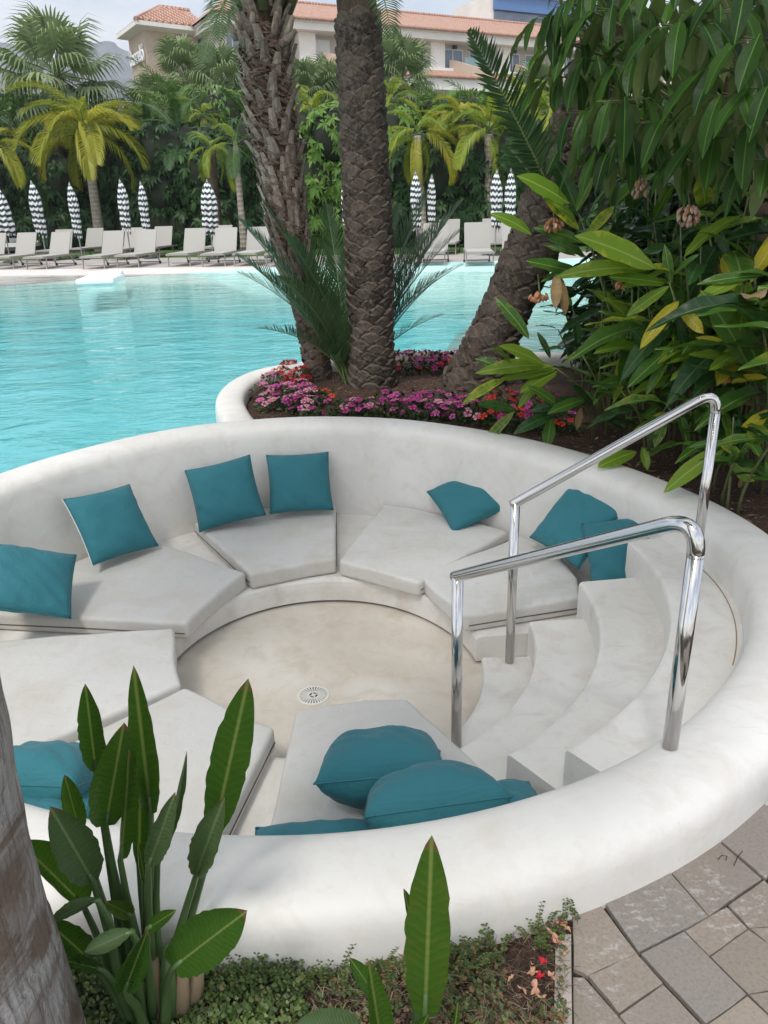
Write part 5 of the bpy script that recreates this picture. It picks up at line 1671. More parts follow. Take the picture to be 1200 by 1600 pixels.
dress(palm_left, pts, [r * .85 for r in rad], 0.03, 0.30, 70, DIA, 0.13, 0.10, 0.035, 0.06, 9, 0.3, 'cull')
# brown fibre wrapped between the leaf bases
mb = MB(); rs = random.Random(4)
for k in range(2600):
    i = rs.randrange(4, len(pts) - 2); u = rs.random()
    p = pts[i].lerp(pts[i + 1], u) - palm_left.location; R_ = (rad[i] + (rad[i + 1] - rad[i]) * u) * rs.uniform(.88, 1.06)
    a = rs.uniform(0, 2 * PI); da = rs.uniform(.25, .6)
    z1 = rs.uniform(-.08, .03)
    A_ = p + Vector((math.cos(a), math.sin(a), 0)) * R_; B_ = p + Vector((math.cos(a + da), math.sin(a + da), 0)) * R_ * 1.02 + Vector((0, 0, z1))
    Mx = (A_ + B_) / 2 + Vector((math.cos(a + da / 2), math.sin(a + da / 2), 0)) * R_ * .06
    w_ = Vector((0, 0, rs.uniform(.003, .009)))
    mb.add([A_ - w_, A_ + w_, Mx - w_, Mx + w_, B_], [(0, 1, 3, 2), (2, 3, 4)])
o = mb.build('trunk_fibre', bark('brown_fibre', (0.09, 0.06, 0.045), (0.22, 0.17, 0.13), 0, 0.95, 2), palm_left); o['kind'] = 'stuff'
# thick green-brown leaf stalks bundled at the crown
crown = pts[-1] - palm_left.location
rs = random.Random(9)
stalk_mat = flat('olive_leaf_stalk', (0.11, 0.12, 0.055), 0.5, vary=0.4)
for k in range(34):
    az = k * 2.39996; el = math.radians(52 + 34 * k / 33)
    d = Vector((math.cos(az) * math.cos(el), math.sin(az) * math.cos(el), math.sin(el)))
    r_ = 0.16 * (1 - k / 40)
    q = crown + Vector((math.cos(az) * r_, math.sin(az) * r_, -0.20 + 0.5 * k / 33))
    mb = MB(); mb.tube([q, q + d * .35 + Vector((0, 0, .12)), q + d * .8 + Vector((0, 0, .2))], [0.045, 0.032, 0.022], 6); mb.build('leaf_stalk', stalk_mat, palm_left, True)
    place(link('frond', DATE[k % 2], palm_left), q + d * .7 + Vector((0, 0, .18)), d + Vector((0, 0, 0.15)), sc=rs.uniform(.95, 1.2))
# cut stubs standing out at the crown foot
for (u, v, u2, v2) in ((445, 62, 458, 25), (438, 70, 462, 48), (370, 60, 356, 30), (384, 70, 372, 50), (392, 46, 395, 20), (426, 60, 432, 18)):
    a = at(u, v, TR1.y - .22) - palm_left.location; b_ = at(u2, v2, TR1.y - .30) - palm_left.location
    mb = MB(); mb.tube([a, a.lerp(b_, .5) + Vector((0, 0, -.01)), b_], [0.035, 0.028, 0.016], 6); mb.build('leaf_base', M['boot'], palm_left, True)
# drooping fronds that come down into the picture
def frond_px(root, me, a, b_, Y0, Y1, up=Vector((0, -0.3, 1)), base_len=None, name='frond'):
    p0 = at(a[0], a[1], Y0); p1 = at(b_[0], b_[1], Y1)
    L0 = base_len or max(v.co.y for v in me.vertices)
    o = link(name, me, root)
    s_ = (p1 - p0).length / L0
    place(o, p0 - root.location, p1 - p0, up, (1 * max(.8, s_), s_, max(.8, s_)))
    return o
drop = frond_mesh('date_frond', M['dark_frond'], 1.4, 40, 0.26, 0.30, 0.3, 0.2, 0.018, 91, rach=0.012, petiole=0.02)
frond_px(palm_left, drop, (372, -30), (300, 62), TR1.y - .5, TR1.y - .9)
frond_px(palm_left, drop, (362, -60), (336, 20), TR1.y - .3, TR1.y - 1.2)
frond_px(palm_mid, drop, (575, -80), (622, 26), yb - .6, yb - .9)

# --- young date palm between the two trunks
yp = W(548, 600, 0.17)
young = empty('young_date_palm', 'low spiky dark green young palm growing between the two near trunks', 'palm', yp, 0)
rs = random.Random(3)
for (u, v, dY, k) in ((408, 345, -.25, 0), (425, 330, -.1, 1), (452, 322, 0.05, 0), (480, 330, .15, 2), (430, 420, -.35, 0), (410, 385, -.45, 1), (500, 345, .25, 1), (520, 330, .3, 0), (440, 480, -.35, 2), (470, 400, -.5, 2), (455, 365, .3, 0), (432, 400, 0, 2), (470, 340, -.1, 0), (490, 360, -.3, 1), (440, 350, .1, 1),
                      (690, 322, .30, 0), (676, 352, .2, 1), (664, 392, .1, 2), (650, 440, .1, 0), (625, 360, .35, 1), (650, 345, .15, 0), (640, 310, .40, 0), (655, 480, .0, 1), (540, 370, .35, 2), (600, 330, .45, 0), (640, 400, 0, 2), (672, 330, .6, 1)):
    p1 = at(u, v, yp.y + dY + (0.15 if u > 560 else 0))
    me = YOUNG[k]
    o = link('frond', me, young)
    st = Vector((rs.uniform(-.05, .05) + (0.10 if u > 560 else -.02), rs.uniform(-.04, .08) + (.22 if u > 560 else 0), 0.0))
    d = p1 - yp - st
    place(o, st, d + Vector((0, 0, 0.36)), Vector((0, 0, 1)), (1.0, d.length / 1.22, 1.0))

# --- right palm: thick leaning trunk
rp = [(728, 612, 66), (748, 580, 52), (772, 525, 46), (798, 465, 44), (826, 400, 47), (856, 335, 50), (884, 270, 52), (908, 200, 50), (932, 130, 46), (955, 60, 44), (978, -20, 42), (1000, -120, 40), (1025, -240, 38)]
pts, rad = trunk_from([(u, v, r * .88) for u, v, r in rp], TR3.y + .05, -0.5)
pts[0].z = 0.02
palm_right = empty('date_palm', 'thick rough palm trunk leaning right behind the ginger leaves', 'palm tree', pts[0], 0, 'date palms in the flower bed')
trunk_mesh(palm_right, pts, [r * .92 for r in rad], M['bark_dark'], rough=0.03)
dress(palm_right, pts, [r * .92 for r in rad], 0.02, 0.40, 170, DIA, 0.17, 0.15, 0.075, 0.10, 13, 0.2, 'cull')
dress(palm_right, pts, [r * .92 for r in rad], 0.40, 0.72, 120, DIA, 0.20, 0.18, 0.16, 0.15, 14, 0.25, 'cull')
top = pts[-1] - palm_right.location
for k in range(24):
    az = k * 2.39996; el = math.radians(28 + 55 * k / 23)
    place(link('frond', DATE[k % 2], palm_right), top, (math.cos(az) * math.cos(el), math.sin(az) * math.cos(el), math.sin(el)), sc=1.1)
sp = at(868, 330, 6.3)
sucker = empty('young_date_palm', 'upright dark spiky palm frond rising in front of the hotel at the right', 'palm', sp, 0)
for i, (a, b_, Y0, Y1) in enumerate((((862, 300), (738, 42), 5.9, 5.7), ((866, 320), (800, 160), 6.1, 6.3), ((870, 330), (838, 200), 6.2, 6.5), ((864, 320), (790, 215), 6.3, 6.6), ((872, 330), (872, 190), 6.4, 6.6))):
    frond_px(sucker, SPIKY[i % 2], a, b_, Y0, Y1, up=Vector((0.1, -1, 0.2)))
# ================================================================== GINGER THICKET AND UMBRELLA TREE AT THE RIGHT
def blade(name, mat, w=0.24, droop=0.22, fold=0.12, wave=0.01, seed=0, ny=12, pw=0.55, notch=0.0, twist=0.0, point=1.35):
    """leaf blade, unit length along +Y, folded along the midrib and arching down"""
    rs = random.Random(seed); vs = []; fs = []; xs = (-1, -.55, -.12, 0, .12, .55, 1)
    for j in range(ny + 1):
        t = j / ny
        prof = (math.sin(PI * min(1, t ** pw)) ** 0.8) if t < 1 else 0
        prof = max(0.0, (t ** pw) * (1 - t ** (2.2 * point)) ** 0.9 * 1.25)
        hw = w * 0.5 * prof
        tw = twist * t
        for x in xs:
            lx = x * hw * (1 + notch * rs.uniform(-1, .3) * (abs(x) > .9))
            z = abs(x) * fold * hw * 2.0 - droop * t * t + wave * math.sin(t * 17 + seed + (2 if x > 0 else 0)) * abs(x)
            cx, cz = lx * math.cos(tw) - (z + droop * t * t) * math.sin(tw), lx * math.sin(tw)
            vs.append((cx, t * (1 - 0.12 * droop * t), z + cz))
    m = len(xs)
    for j in range(ny):
        for k in range(m - 1):
            fs.append((j * m + k, j * m + k + 1, (j + 1) * m + k + 1, (j + 1) * m + k))
    return mesh_from(name, vs, fs, mat, True)
M['ginger'] = leaf_mat('ginger_leaf', (0.045, 0.125, 0.020), (0.10, 0.20, 0.028), rib=(0.22, 0.30, 0.08), edge=(0.40, 0.36, 0.04), edge_amt=0.55, vein=55, transl=0.30, rough=0.32, spot=0.5)
M['ginger_lime'] = leaf_mat('lime_ginger_leaf', (0.12, 0.24, 0.025), (0.24, 0.33, 0.035), rib=(0.32, 0.40, 0.10), edge=(0.62, 0.55, 0.06), edge_amt=0.9, vein=55, transl=0.38, rough=0.32, spot=0.35)
M['ginger_yellow'] = leaf_mat('yellow_ginger_leaf', (0.48, 0.42, 0.03), (0.60, 0.50, 0.04), rib=(0.55, 0.52, 0.15), edge=(0.35, 0.30, 0.04), edge_amt=0.4, vein=55, transl=0.38, rough=0.35, spot=0.8)
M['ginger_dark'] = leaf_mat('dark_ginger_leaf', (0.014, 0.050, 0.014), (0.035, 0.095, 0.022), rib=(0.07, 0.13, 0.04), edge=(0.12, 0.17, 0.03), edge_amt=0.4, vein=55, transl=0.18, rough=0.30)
M['ginger_dry'] = leaf_mat('dry_ginger_leaf', (0.26, 0.17, 0.08), (0.42, 0.31, 0.17), edge=(0.2, 0.11, 0.05), edge_amt=0.6, vein=60, transl=0.2, rough=0.8)
M['cane'] = flat('green_brown_cane', (0.11, 0.13, 0.045), 0.5, vary=0.5, nscale=5)
GM = {k: [blade('ginger_leaf', M[m_], w=w_, droop=d_, fold=f_, seed=i, wave=.012, twist=tw) for i, (w_, d_, f_, tw) in enumerate(((.30, .16, .10, 0), (.28, .30, .16, .3), (.33, .10, .07, -.25)))]
      for k, m_ in (('g', 'ginger'), ('l', 'ginger_lime'), ('y', 'ginger_yellow'), ('d', 'ginger_dark'), ('b', 'ginger_dry'))}
CAMP = Vector((0, 0, CAM_Z))
def leaf_px(root, kind, a, b_, Y0, Y1, wf=1.0, i=0, face=0.75):
    p0, p1 = at(a[0], a[1], Y0), at(b_[0], b_[1], Y1)
    me = GM[kind][i % 3]
    d = p1 - p0; L_ = d.length
    view = (CAMP - (p0 + p1) / 2).normalized()
    up = (view * face + Vector((0, 0, 1)) * (1 - face * .6)).normalized()
    # the blade's own arch lowers its tip; aim a little above it
    dr = 0.10 * L_
    o = link('leaf', me, root)
    place(o, p0 - root.location, d + up * dr * .6, up, (L_ * wf, L_, L_))
    return o
def cane(root, pts, r=0.008):
    mb = MB(); mb.tube([Vector(p) - root.location for p in pts], [r * 1.2] + [r] * (len(pts) - 2) + [r * .5], 7)
    return mb.build('stem', M['cane'], root, True)
HG = [
 ('ginger plant whose lime leaves fan left over the flower bed beside the leaning trunk', (950, 742), (868, 575), 5.0,
  [('l', (850, 569), (787, 535), 1.1), ('l', (865, 572), (750, 566), .9), ('l', (871, 575), (780, 591), 1.0), ('g', (800, 582), (743, 557), 1.3), ('l', (790, 592), (726, 618), .9), ('l', (871, 580), (812, 612), 1.2), ('l', (842, 598), (808, 637), 1.2), ('g', (827, 530), (780, 459), 1.1), ('g', (802, 569), (773, 540), 1.1), ('g', (880, 570), (905, 545), .9), ('d', (860, 560), (845, 520), 1.0)]),
 ('low ginger plant with dark leaves hanging over the white rim behind the far handrail', (925, 725), (905, 630), 4.75,
  [('g', (917, 623), (858, 641), 1.1), ('d', (921, 627), (834, 629), 1.0), ('d', (806, 640), (747, 629), 1.3), ('g', (804, 643), (754, 692), 1.1), ('d', (871, 646), (808, 664), 1.2), ('g', (862, 650), (854, 701), 1.4), ('b', (908, 636), (901, 672), 1.3), ('d', (940, 653), (990, 668), 1.3), ('d', (930, 640), (900, 600), 1.2), ('g', (880, 640), (830, 600), 1.0), ('b', (965, 690), (955, 720), 1.0)]),
 ('tall ginger plant with the widest lime and yellow leaves at the centre of the thicket', (1100, 745), (1045, 440), 4.25,
  [('l', (1024, 420), (910, 358), 1.3), ('l', (1019, 421), (880, 409), .8), ('l', (1040, 443), (953, 430), 1.1), ('l', (1046, 447), (976, 492), 1.25), ('y', (1061, 470), (1002, 530), 1.0), ('y', (1059, 477), (1100, 521), 1.3), ('g', (1048, 443), (1040, 383), 1.1), ('l', (1061, 472), (1028, 528), .7), ('g', (1056, 537), (981, 603), .9), ('g', (1053, 543), (1008, 616), .8), ('d', (1058, 495), (1074, 550), 1.2), ('d', (982, 509), (1021, 553), 1.1), ('g', (1052, 430), (1085, 395), .9)]),
 ('ginger plant with two long green blades pointing up at the right edge', (1188, 785), (1172, 560), 3.9,
  [('g', (1171, 575), (1113, 454), 1.15), ('g', (1192, 580), (1144, 478), 1.1), ('l', (1158, 561), (1078, 551), .9), ('y', (1147, 540), (1088, 524), .9), ('y', (1142, 598), (1189, 581), 1.2), ('l', (1170, 430), (1086, 468), .9), ('g', (1196, 430), (1092, 437), .8), ('g', (1190, 600), (1230, 560), 1.0), ('l', (1165, 545), (1110, 575), .9)]),
 ('ginger plant with a bright yellow leaf and round lime leaves beside the handrail bend', (1170, 790), (1150, 700), 3.65,
  [('y', (1202, 640), (1150, 688), 1.1), ('l', (1134, 698), (1038, 756), 1.1), ('l', (1142, 716), (1180, 752), 2.3), ('g', (1124, 690), (1075, 697), 1.1), ('g', (1200, 676), (1172, 685), 1.2), ('l', (1120, 688), (1160, 712), 1.2), ('g', (1196, 720), (1210, 760), 1.3), ('b', (1162, 745), (1150, 765), 1.2)]),
 ('small ginger plant whose two lime leaves rest on the rim beneath the far handrail', (1015, 735), (1003, 700), 4.2,
  [('l', (994, 706), (937, 724), 1.4), ('l', (1004, 699), (1012, 731), 1.7), ('g', (1042, 653), (1022, 699), 1.3), ('d', (1010, 690), (1040, 660), 1.2), ('g', (1060, 640), (1075, 690), 1.1)]),
 ('ginger plant with broad single leaves pointing left in front of the leaning trunk', (985, 700), (905, 335), 5.1,
  [('l', (889, 318), (816, 268), 1.4), ('l', (831, 367), (778, 325), 1.2), ('g', (912, 430), (823, 405), 1.1), ('g', (900, 400), (850, 380), .8), ('l', (900, 350), (880, 310), .8), ('g', (915, 395), (955, 350), .9), ('l', (905, 360), (850, 300), 1.1), ('g', (910, 380), (838, 345), 1.2), ('d', (915, 400), (860, 370), 1.2), ('g', (900, 330), (925, 275), 1.2), ('d', (905, 340), (870, 240), 1.2), ('l', (915, 370), (960, 320), 1.1), ('b', (870, 425), (868, 480), 1.2), ('b', (874, 430), (885, 490), 1.2), ('g', (880, 420), (845, 440), .8)]),
 ('ginger plant with one upright spoon-shaped lime leaf beside the largest flower head', (1130, 720), (1102, 330), 4.6,
  [('l', (1102, 326), (1100, 272), 2.1), ('g', (1110, 345), (1150, 300), 1.0), ('d', (1112, 350), (1140, 400), 1.1), ('g', (1098, 360), (1060, 340), 1.0), ('g', (1108, 365), (1185, 330), .9), ('b', (1118, 410), (1140, 445), .9), ('b', (1175, 465), (1190, 510), 1.5)])]
GG = 'shell ginger plants in the thicket'
def soil_pt(u, Y):
    d = ray(u, 700); x = d.x / d.y * Y
    return Vector((x, Y, soil_z(x, Y) - 0.02))
for lab, b_, t_, Y, leaves in HG:
    base = soil_pt(b_[0], Y + .12)
    root = empty('ginger_plant', lab, 'plant', base, 0, GG)
    tp = at(t_[0], t_[1], Y)
    cane(root, [base, base.lerp(tp, .4) + Vector((.05, .04, .05)), base.lerp(tp, .8) + Vector((.03, .02, .02)), tp])
    for i, (k, a, c, wf) in enumerate(leaves):
        leaf_px(root, k, a, c, Y + 0.02 * (i % 3), Y - 0.16 + 0.07 * (i % 4), wf, i)
# fuller plants behind and between them
rs = random.Random(21)
def wild_ginger(label, x, y, H, lean, n, pal, seed, Lr=(.34, .50)):
    rs = random.Random(seed)
    base = Vector((x, y, soil_z(x, y) - .02))
    root = empty('ginger_plant', label, 'plant', base, 0, GG)
    for c_ in range(3):
        az = rs.uniform(0, 6.28); ln = Vector(lean) * rs.uniform(.5, 1.3) + Vector((math.cos(az), math.sin(az), 0)) * .16
        h_ = H * rs.uniform(.7, 1.05)
        off = Vector((rs.uniform(-.08, .08), rs.uniform(-.08, .08), 0))
        pts = [base + off + Vector((0, 0, h_ * t)) + ln * t * t for t in (0, .25, .5, .75, 1)]
        cane(root, pts, .007)
        m_ = n // 3
        for k in range(m_):
            t = 0.30 + 0.70 * (k + 1) / m_
            p = base + off + Vector((0, 0, h_ * t)) + ln * t * t
            a = az + (PI if k % 2 else 0) + rs.uniform(-.5, .5)
            el = rs.uniform(-.25, .75)
            d = Vector((math.cos(a) * math.cos(el), math.sin(a) * math.cos(el), math.sin(el)))
            kd = rs.choice(pal)
            o = link('leaf', GM[kd][rs.randrange(3)], root)
            L_ = rs.uniform(*Lr)
            place(o, p - base, d, Vector((0, -0.25, 1)), (L_ * rs.uniform(.85, 1.15), L_, L_ * rs.uniform(.8, 2.2)))
    return root
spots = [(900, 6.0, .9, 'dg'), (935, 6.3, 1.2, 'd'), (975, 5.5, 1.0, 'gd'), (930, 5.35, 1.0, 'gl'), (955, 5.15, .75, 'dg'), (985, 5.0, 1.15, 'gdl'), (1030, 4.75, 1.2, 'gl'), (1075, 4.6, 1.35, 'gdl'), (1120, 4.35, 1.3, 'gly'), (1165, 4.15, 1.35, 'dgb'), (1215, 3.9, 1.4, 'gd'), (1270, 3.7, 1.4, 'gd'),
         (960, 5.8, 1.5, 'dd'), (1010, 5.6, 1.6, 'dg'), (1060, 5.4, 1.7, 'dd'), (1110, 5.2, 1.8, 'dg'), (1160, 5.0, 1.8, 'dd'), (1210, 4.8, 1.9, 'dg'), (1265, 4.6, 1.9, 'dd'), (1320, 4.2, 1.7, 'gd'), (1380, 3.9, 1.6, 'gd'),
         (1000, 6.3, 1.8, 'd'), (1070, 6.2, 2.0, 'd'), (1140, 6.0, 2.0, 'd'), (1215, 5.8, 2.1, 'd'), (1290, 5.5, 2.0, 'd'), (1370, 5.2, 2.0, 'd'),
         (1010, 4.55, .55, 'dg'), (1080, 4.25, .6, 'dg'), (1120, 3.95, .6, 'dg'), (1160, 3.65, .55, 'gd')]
ORD = ['first', 'second', 'third', 'fourth', 'fifth', 'sixth', 'seventh', 'eighth', 'ninth', 'tenth', 'eleventh', 'twelfth', 'thirteenth', 'fourteenth', 'fifteenth', 'sixteenth']
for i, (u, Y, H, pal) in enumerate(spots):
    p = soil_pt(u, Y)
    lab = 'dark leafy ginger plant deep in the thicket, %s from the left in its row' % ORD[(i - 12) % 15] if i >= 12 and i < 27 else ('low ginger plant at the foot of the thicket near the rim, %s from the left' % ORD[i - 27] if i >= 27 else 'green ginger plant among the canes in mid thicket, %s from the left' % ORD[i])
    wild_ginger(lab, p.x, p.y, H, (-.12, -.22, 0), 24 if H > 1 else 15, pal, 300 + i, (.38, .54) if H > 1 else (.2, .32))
# spent flower heads
M['shell'] = flat('pinkish_brown_shell_flower', (0.50, 0.33, 0.25), 0.6, vary=0.45, nscale=30)
M['shell2'] = flat('rusty_shell_flower', (0.42, 0.19, 0.09), 0.7, vary=0.5, nscale=30)
def bud(seed):
    rs = random.Random(seed); mb = MB()
    mb.lathe([(0.0, 0), (.22, .15), (.34, .42), (.30, .7), (.12, .93), (0, 1.0)], 6)
    return mb
BUD = [bud(0).mesh('flower', M['shell'], True), bud(1).mesh('flower', M['shell2'], True)]
for j, (u, v, Y, w_, h_, n, kind, lab) in enumerate([
    (1076, 332, 4.5, 40, 36, 70, 0, 'largest pinkish shell ginger flower head beside the spoon-shaped leaf'),
    (1000, 290, 4.9, 28, 34, 45, 0, 'pale shell ginger flower head hanging below the umbrella tree leaves'),
    (865, 347, 5.15, 34, 22, 50, 1, 'rusty drooping shell ginger flower head in front of the leaning trunk'),
    (842, 460, 5.1, 34, 18, 36, 1, 'small rusty flower head crossing the leaning trunk lower down'),
    (975, 440, 4.4, 26, 14, 26, 1, 'withered brown flower head under the widest lime leaf'),
    (1180, 470, 4.0, 24, 26, 26, 1, 'dry brown flower head at the right edge of the thicket'),
    (1130, 588, 3.95, 16, 10, 16, 1, 'dry curled flower head just above the handrail bend')]):
    c = at(u, v, Y)
    root = empty('flower_head', lab, 'flower', c, 0, 'spent shell ginger flower heads')
    rs = random.Random(j)
    mb = MB(); mb.tube([(0, .05, .12), (0, 0, 0.04), (0.01, 0, -.05)], .005, 5); mb.build('stem', M['cane'], root)
    for k in range(n):
        d = Vector((rs.gauss(0, 1), rs.gauss(0, 1), rs.gauss(0, 1))).normalized()
        rx, rz2 = w_ / 1200 * Y * .5 * 1.5, h_ / 1200 * Y * .5 * 1.5
        p = Vector((d.x * rx * .42, d.y * rx * .42, d.z * rz2 * .42))
        o = link('flower', BUD[kind if rs.random() < .8 else 1 - kind], root)
        s_ = rs.uniform(.028, .042)
        q = (d * .55 + Vector((0, 0, -1))).normalized()
        z = q; x = z.orthogonal().normalized(); y = z.cross(x)
        o.matrix_basis = Matrix(((x.x * s_ * .8, y.x * s_ * .8, z.x * s_, p.x), (x.y * s_ * .8, y.y * s_ * .8, z.y * s_, p.y), (x.z * s_ * .8, y.z * s_ * .8, z.z * s_, p.z), (0, 0, 0, 1)))

# ------------------------------------------------------------------ umbrella tree
def umb_mat(name, c0, c1, under):
    m = NT(name)
    p = m.obj(); s = m.sep(p); r = m.rand(); tn = m.attr('tint')
    c = m.mix(m.math('ADD', m.math('MULTIPLY', r, .6), m.math('MULTIPLY', tn, .6), True), c0, c1)
    ax = m.math('ABSOLUTE', s[0])
    c = m.mix(m.ramp(ax, [(.004, 1), (.010, 0)]), c, tuple(x * 1.6 for x in c1))
    bf = m.n('ShaderNodeNewGeometry').outputs['Backfacing']
    c = m.mix(bf, c, under)
    nb = m.bump(m.math('ADD', m.noise(m.scaled(p, (10, 4, 10)), 1, 3), m.math('MULTIPLY', m.math('SINE', m.math('MULTIPLY', s[1], 60)), .05)), 0.3, 0.01)
    b = m.bsdf(color=c, rough=0.45, normal=nb, spec=.18)
    tl = m.n('ShaderNodeBsdfTranslucent', {'Color': (0.10, 0.20, 0.03, 1)})
    return m.done(m.n('ShaderNodeMixShader', {0: 0.18, 1: b, 2: tl}))
M['umb'] = umb_mat('umbrella_tree_leaf', (0.007, 0.026, 0.004), (0.046, 0.115, 0.012), (0.15, 0.20, 0.07))
UMB = [blade('leaf', M['umb'], w=.46, droop=.24 + .14 * k, fold=.16, seed=k, wave=.015, ny=8, pw=.7, point=1.1) for k in range(3)]
tb = soil_pt(1170, 5.4)
utree = empty('umbrella_tree', 'dark umbrella tree with big drooping leaf whorls overhanging at the upper right', 'tree', tb, 0)
limbs = []
rs = random.Random(31)
mb = MB()
def limb(mb, a, b_, r0, r1, seed):
    q = random.Random(seed); pts = []
    for k in range(6):
        t = k / 5
        pts.append(Vector(a).lerp(Vector(b_), t) + Vector((q.uniform(-1, 1), q.uniform(-1, 1), 0)) * .08 * math.sin(PI * t) + Vector((0, 0, .25 * math.sin(PI * t * .5) * t)))
    mb.tube(pts, [r0 + (r1 - r0) * k / 5 for k in range(6)], 8)
fork = Vector((-.2, .0, 1.5))
limb(mb, (0, 0, -.05), fork, .12, .08, 1)
mb.build('trunk', M['bark_dark'], utree, True)
whorls = []
fixed = [(1070, 42, 4.3, .36), (973, 158, 4.6, .34), (1140, 110, 4.1, .34), (968, 16, 4.9, .33), (892, 70, 5.3, .33), (1195, 62, 4.0, .34), (905, 8, 5.2, .33), (1020, 60, 5.0, .34), (1110, 20, 4.4, .33), (1180, 190, 4.0, .32), (1040, 190, 4.5, .33), (1120, 215, 4.3, .33), (925, 175, 5.0, .32), (1000, 100, 4.8, .33), (870, 30, 5.3, .30), (885, 120, 5.3, .30), (930, 95, 5.1, .32), (905, 215, 5.2, .28), (955, 240, 4.9, .30), (1150, 150, 4.0, .32), (1205, 140, 3.9, .32), (1160, -10, 4.2, .33), (1050, -30, 4.6, .33), (1075, 150, 4.7, .33), (945, -20, 5.1, .33), (1090, 255, 4.6, .3), (1200, 250, 4.1, .3), (985, 215, 4.9, .3)]
for (u, v, Y, L_) in fixed: whorls.append((at(u, v, Y), L_, True))
for k in range(95):
    u = rs.uniform(905, 1420); v = rs.uniform(-260, 300); Y = rs.uniform(5.5, 7.2)
    if u < 980 and v < -60: continue
    if u < 1000: Y = max(Y, 5.6)
    if u < 950 and v > 130: continue
    whorls.append((at(u, v, Y), rs.uniform(.26, .36), False))
nparts = 0
sv = []; sf = []; st = []
bm_ = MB()
for wi, (c, L_, hero) in enumerate(whorls):
    n = 10 if hero else 9
    loc = c - tb
    # stalk back to the canopy axis
    ax_ = Vector((loc.x * .45 + .15, loc.y * .45 + .2, min(loc.z - .15, 1.5 + (loc.z - 1.5) * .5)))
    bm_.tube([loc, loc.lerp(ax_, .3) + Vector((0, 0, .06)), ax_], [.006, .010, .018], 5)
    a0 = rs.uniform(0, 6)
    for k in range(n):
        a = a0 + 2 * PI * k / n + rs.uniform(-.12, .12)
        hd = Vector((math.cos(a), math.sin(a), 0))
        pet = .14 if hero else .09
        p0 = loc + hd * pet + Vector((0, 0, .005))
        bm_.tube([loc, p0], [.003, .0022], 4)
        d = (hd * rs.uniform(.55, 1.35) + Vector((rs.uniform(-.2, .2), rs.uniform(-.2, .2), -.72))).normalized()
        L2 = L_ * rs.uniform(.66, .95)
        upv = hd + Vector((0, 0, .35))
        me = UMB[(k + wi) % 3]
        if nparts < 285 and (hero or c.y < 5.2):
            o = link('leaf', me, utree); place(o, p0, d, upv, (L2 * 1.0, L2, L2)); nparts += 1
        else:
            y = d; z = (upv - y * upv.dot(y)).normalized(); x = y.cross(z)
            b = len(sv); tt = rs.random()
            for vv in me.vertices:
                q = vv.co
                sv.append(tuple(p0 + (x * q.x + y * q.y + z * q.z) * L2)); st.append(tt)
            for pp in me.polygons: sf.append(tuple(b + i for i in pp.vertices))
me = mesh_from('foliage', sv, sf, M['umb'], True); float_attr(me, 'tint', st)
o = link('foliage', me, utree); o['kind'] = 'stuff'
o = bm_.build('leaf_stalks', M['cane'], utree); o.name = 'leaf_stalk'; o['kind'] = 'stuff'
for k, (a, b_) in enumerate(((fork, (.1, -.8, 2.6)), (fork, (-.8, -.2, 2.9)), (fork, (.9, -.3, 2.7)), (fork, (.2, .6, 3.0)))):
    mb = MB(); limb(mb, a, b_, .07, .025, 50 + k); mb.build('branch', M['bark_dark'], utree, True)
# dark shrubs closing the view behind the thicket
for i, (u, Y, w_, top, lab) in enumerate([(1080, 7.0, .7, 2.6, 'dark shrub behind the thicket left of the umbrella tree trunk'), (1190, 6.7, .75, 3.0, 'dark shrub behind the umbrella tree trunk'), (1300, 6.3, .8, 3.0, 'dark shrub right of the umbrella tree, beyond the photo edge'),
                                          (1000, 7.3, .5, 2.3, 'dark shrub right beside the thick leaning palm trunk'), (945, 6.9, .34, 1.25, 'low dark shrub in the gap between leaning trunk and thicket')]):
    p = soil_pt(u, Y)
    root = empty('shrub', lab, 'shrub', p, 0, 'dark shrubs behind the ginger thicket')
    cl = [((0, 0, top * .35), (w_, .5, top * .33)), ((.1, .1, top * .72), (w_ * .9, .5, top * .3))]
    mb = MB(); [blob(mb, c_, r_, i + 9, 7) for c_, r_ in cl]; mb.build('dark_core', M['core'], root, True)
    leaf_cloud('foliage', cl, 1500, .17, M['far_dark'], root, 900 + i, .34, True, .5)
    mb = MB(); mb.tube([(0, 0, -.03), (0, 0, top * .4)], [.05, .03], 6); mb.build('trunk', M['bark_dark'], root)
# bark litter and dead leaves on the dark soil
mb = MB(); rs = random.Random(8); tn = []
for k in range(2600):
    a = rs.uniform(-30, 100); r = lip_r(a) + 2 * RW + abs(rs.gauss(0, .45)) + .02
    q = polar(a, r)
    if not inside_poly(q.x, q.y, bed_poly): continue
    z = soil_z(q.x, q.y) + rs.uniform(.002, .012); s_ = rs.uniform(.006, .028); t = rs.uniform(0, 6.3)
    d1 = Vector((math.cos(t), math.sin(t), rs.uniform(-.2, .2))) * s_; d2 = Vector((-math.sin(t), math.cos(t), rs.uniform(-.3, .3))) * s_ * rs.uniform(.15, .45)
    c = Vector((q.x, q.y, z))
    mb.add([c - d1, c - d2, c + d1, c + d2], [(0, 1, 2, 3)]); 
    tn += [rs.random()] * 4
def litter_mat():
    m = NT('leaf_litter'); t = m.attr('tint')
    return m.done(m.bsdf(color=m.ramp(t, [(0, (0.03, 0.018, 0.01)), (.6, (0.10, 0.06, 0.035)), (.9, (0.24, 0.16, 0.10)), (1, (0.45, 0.36, 0.28))]), rough=.9))
M['litter'] = litter_mat()
me = mb.mesh('leaf_litter', M['litter']); float_attr(me, 'tint', tn)
tag(link('leaf_litter', me), 'brown dead leaves and bark bits scattered on the dark soil by the rim', 'leaf litter', kind='stuff')
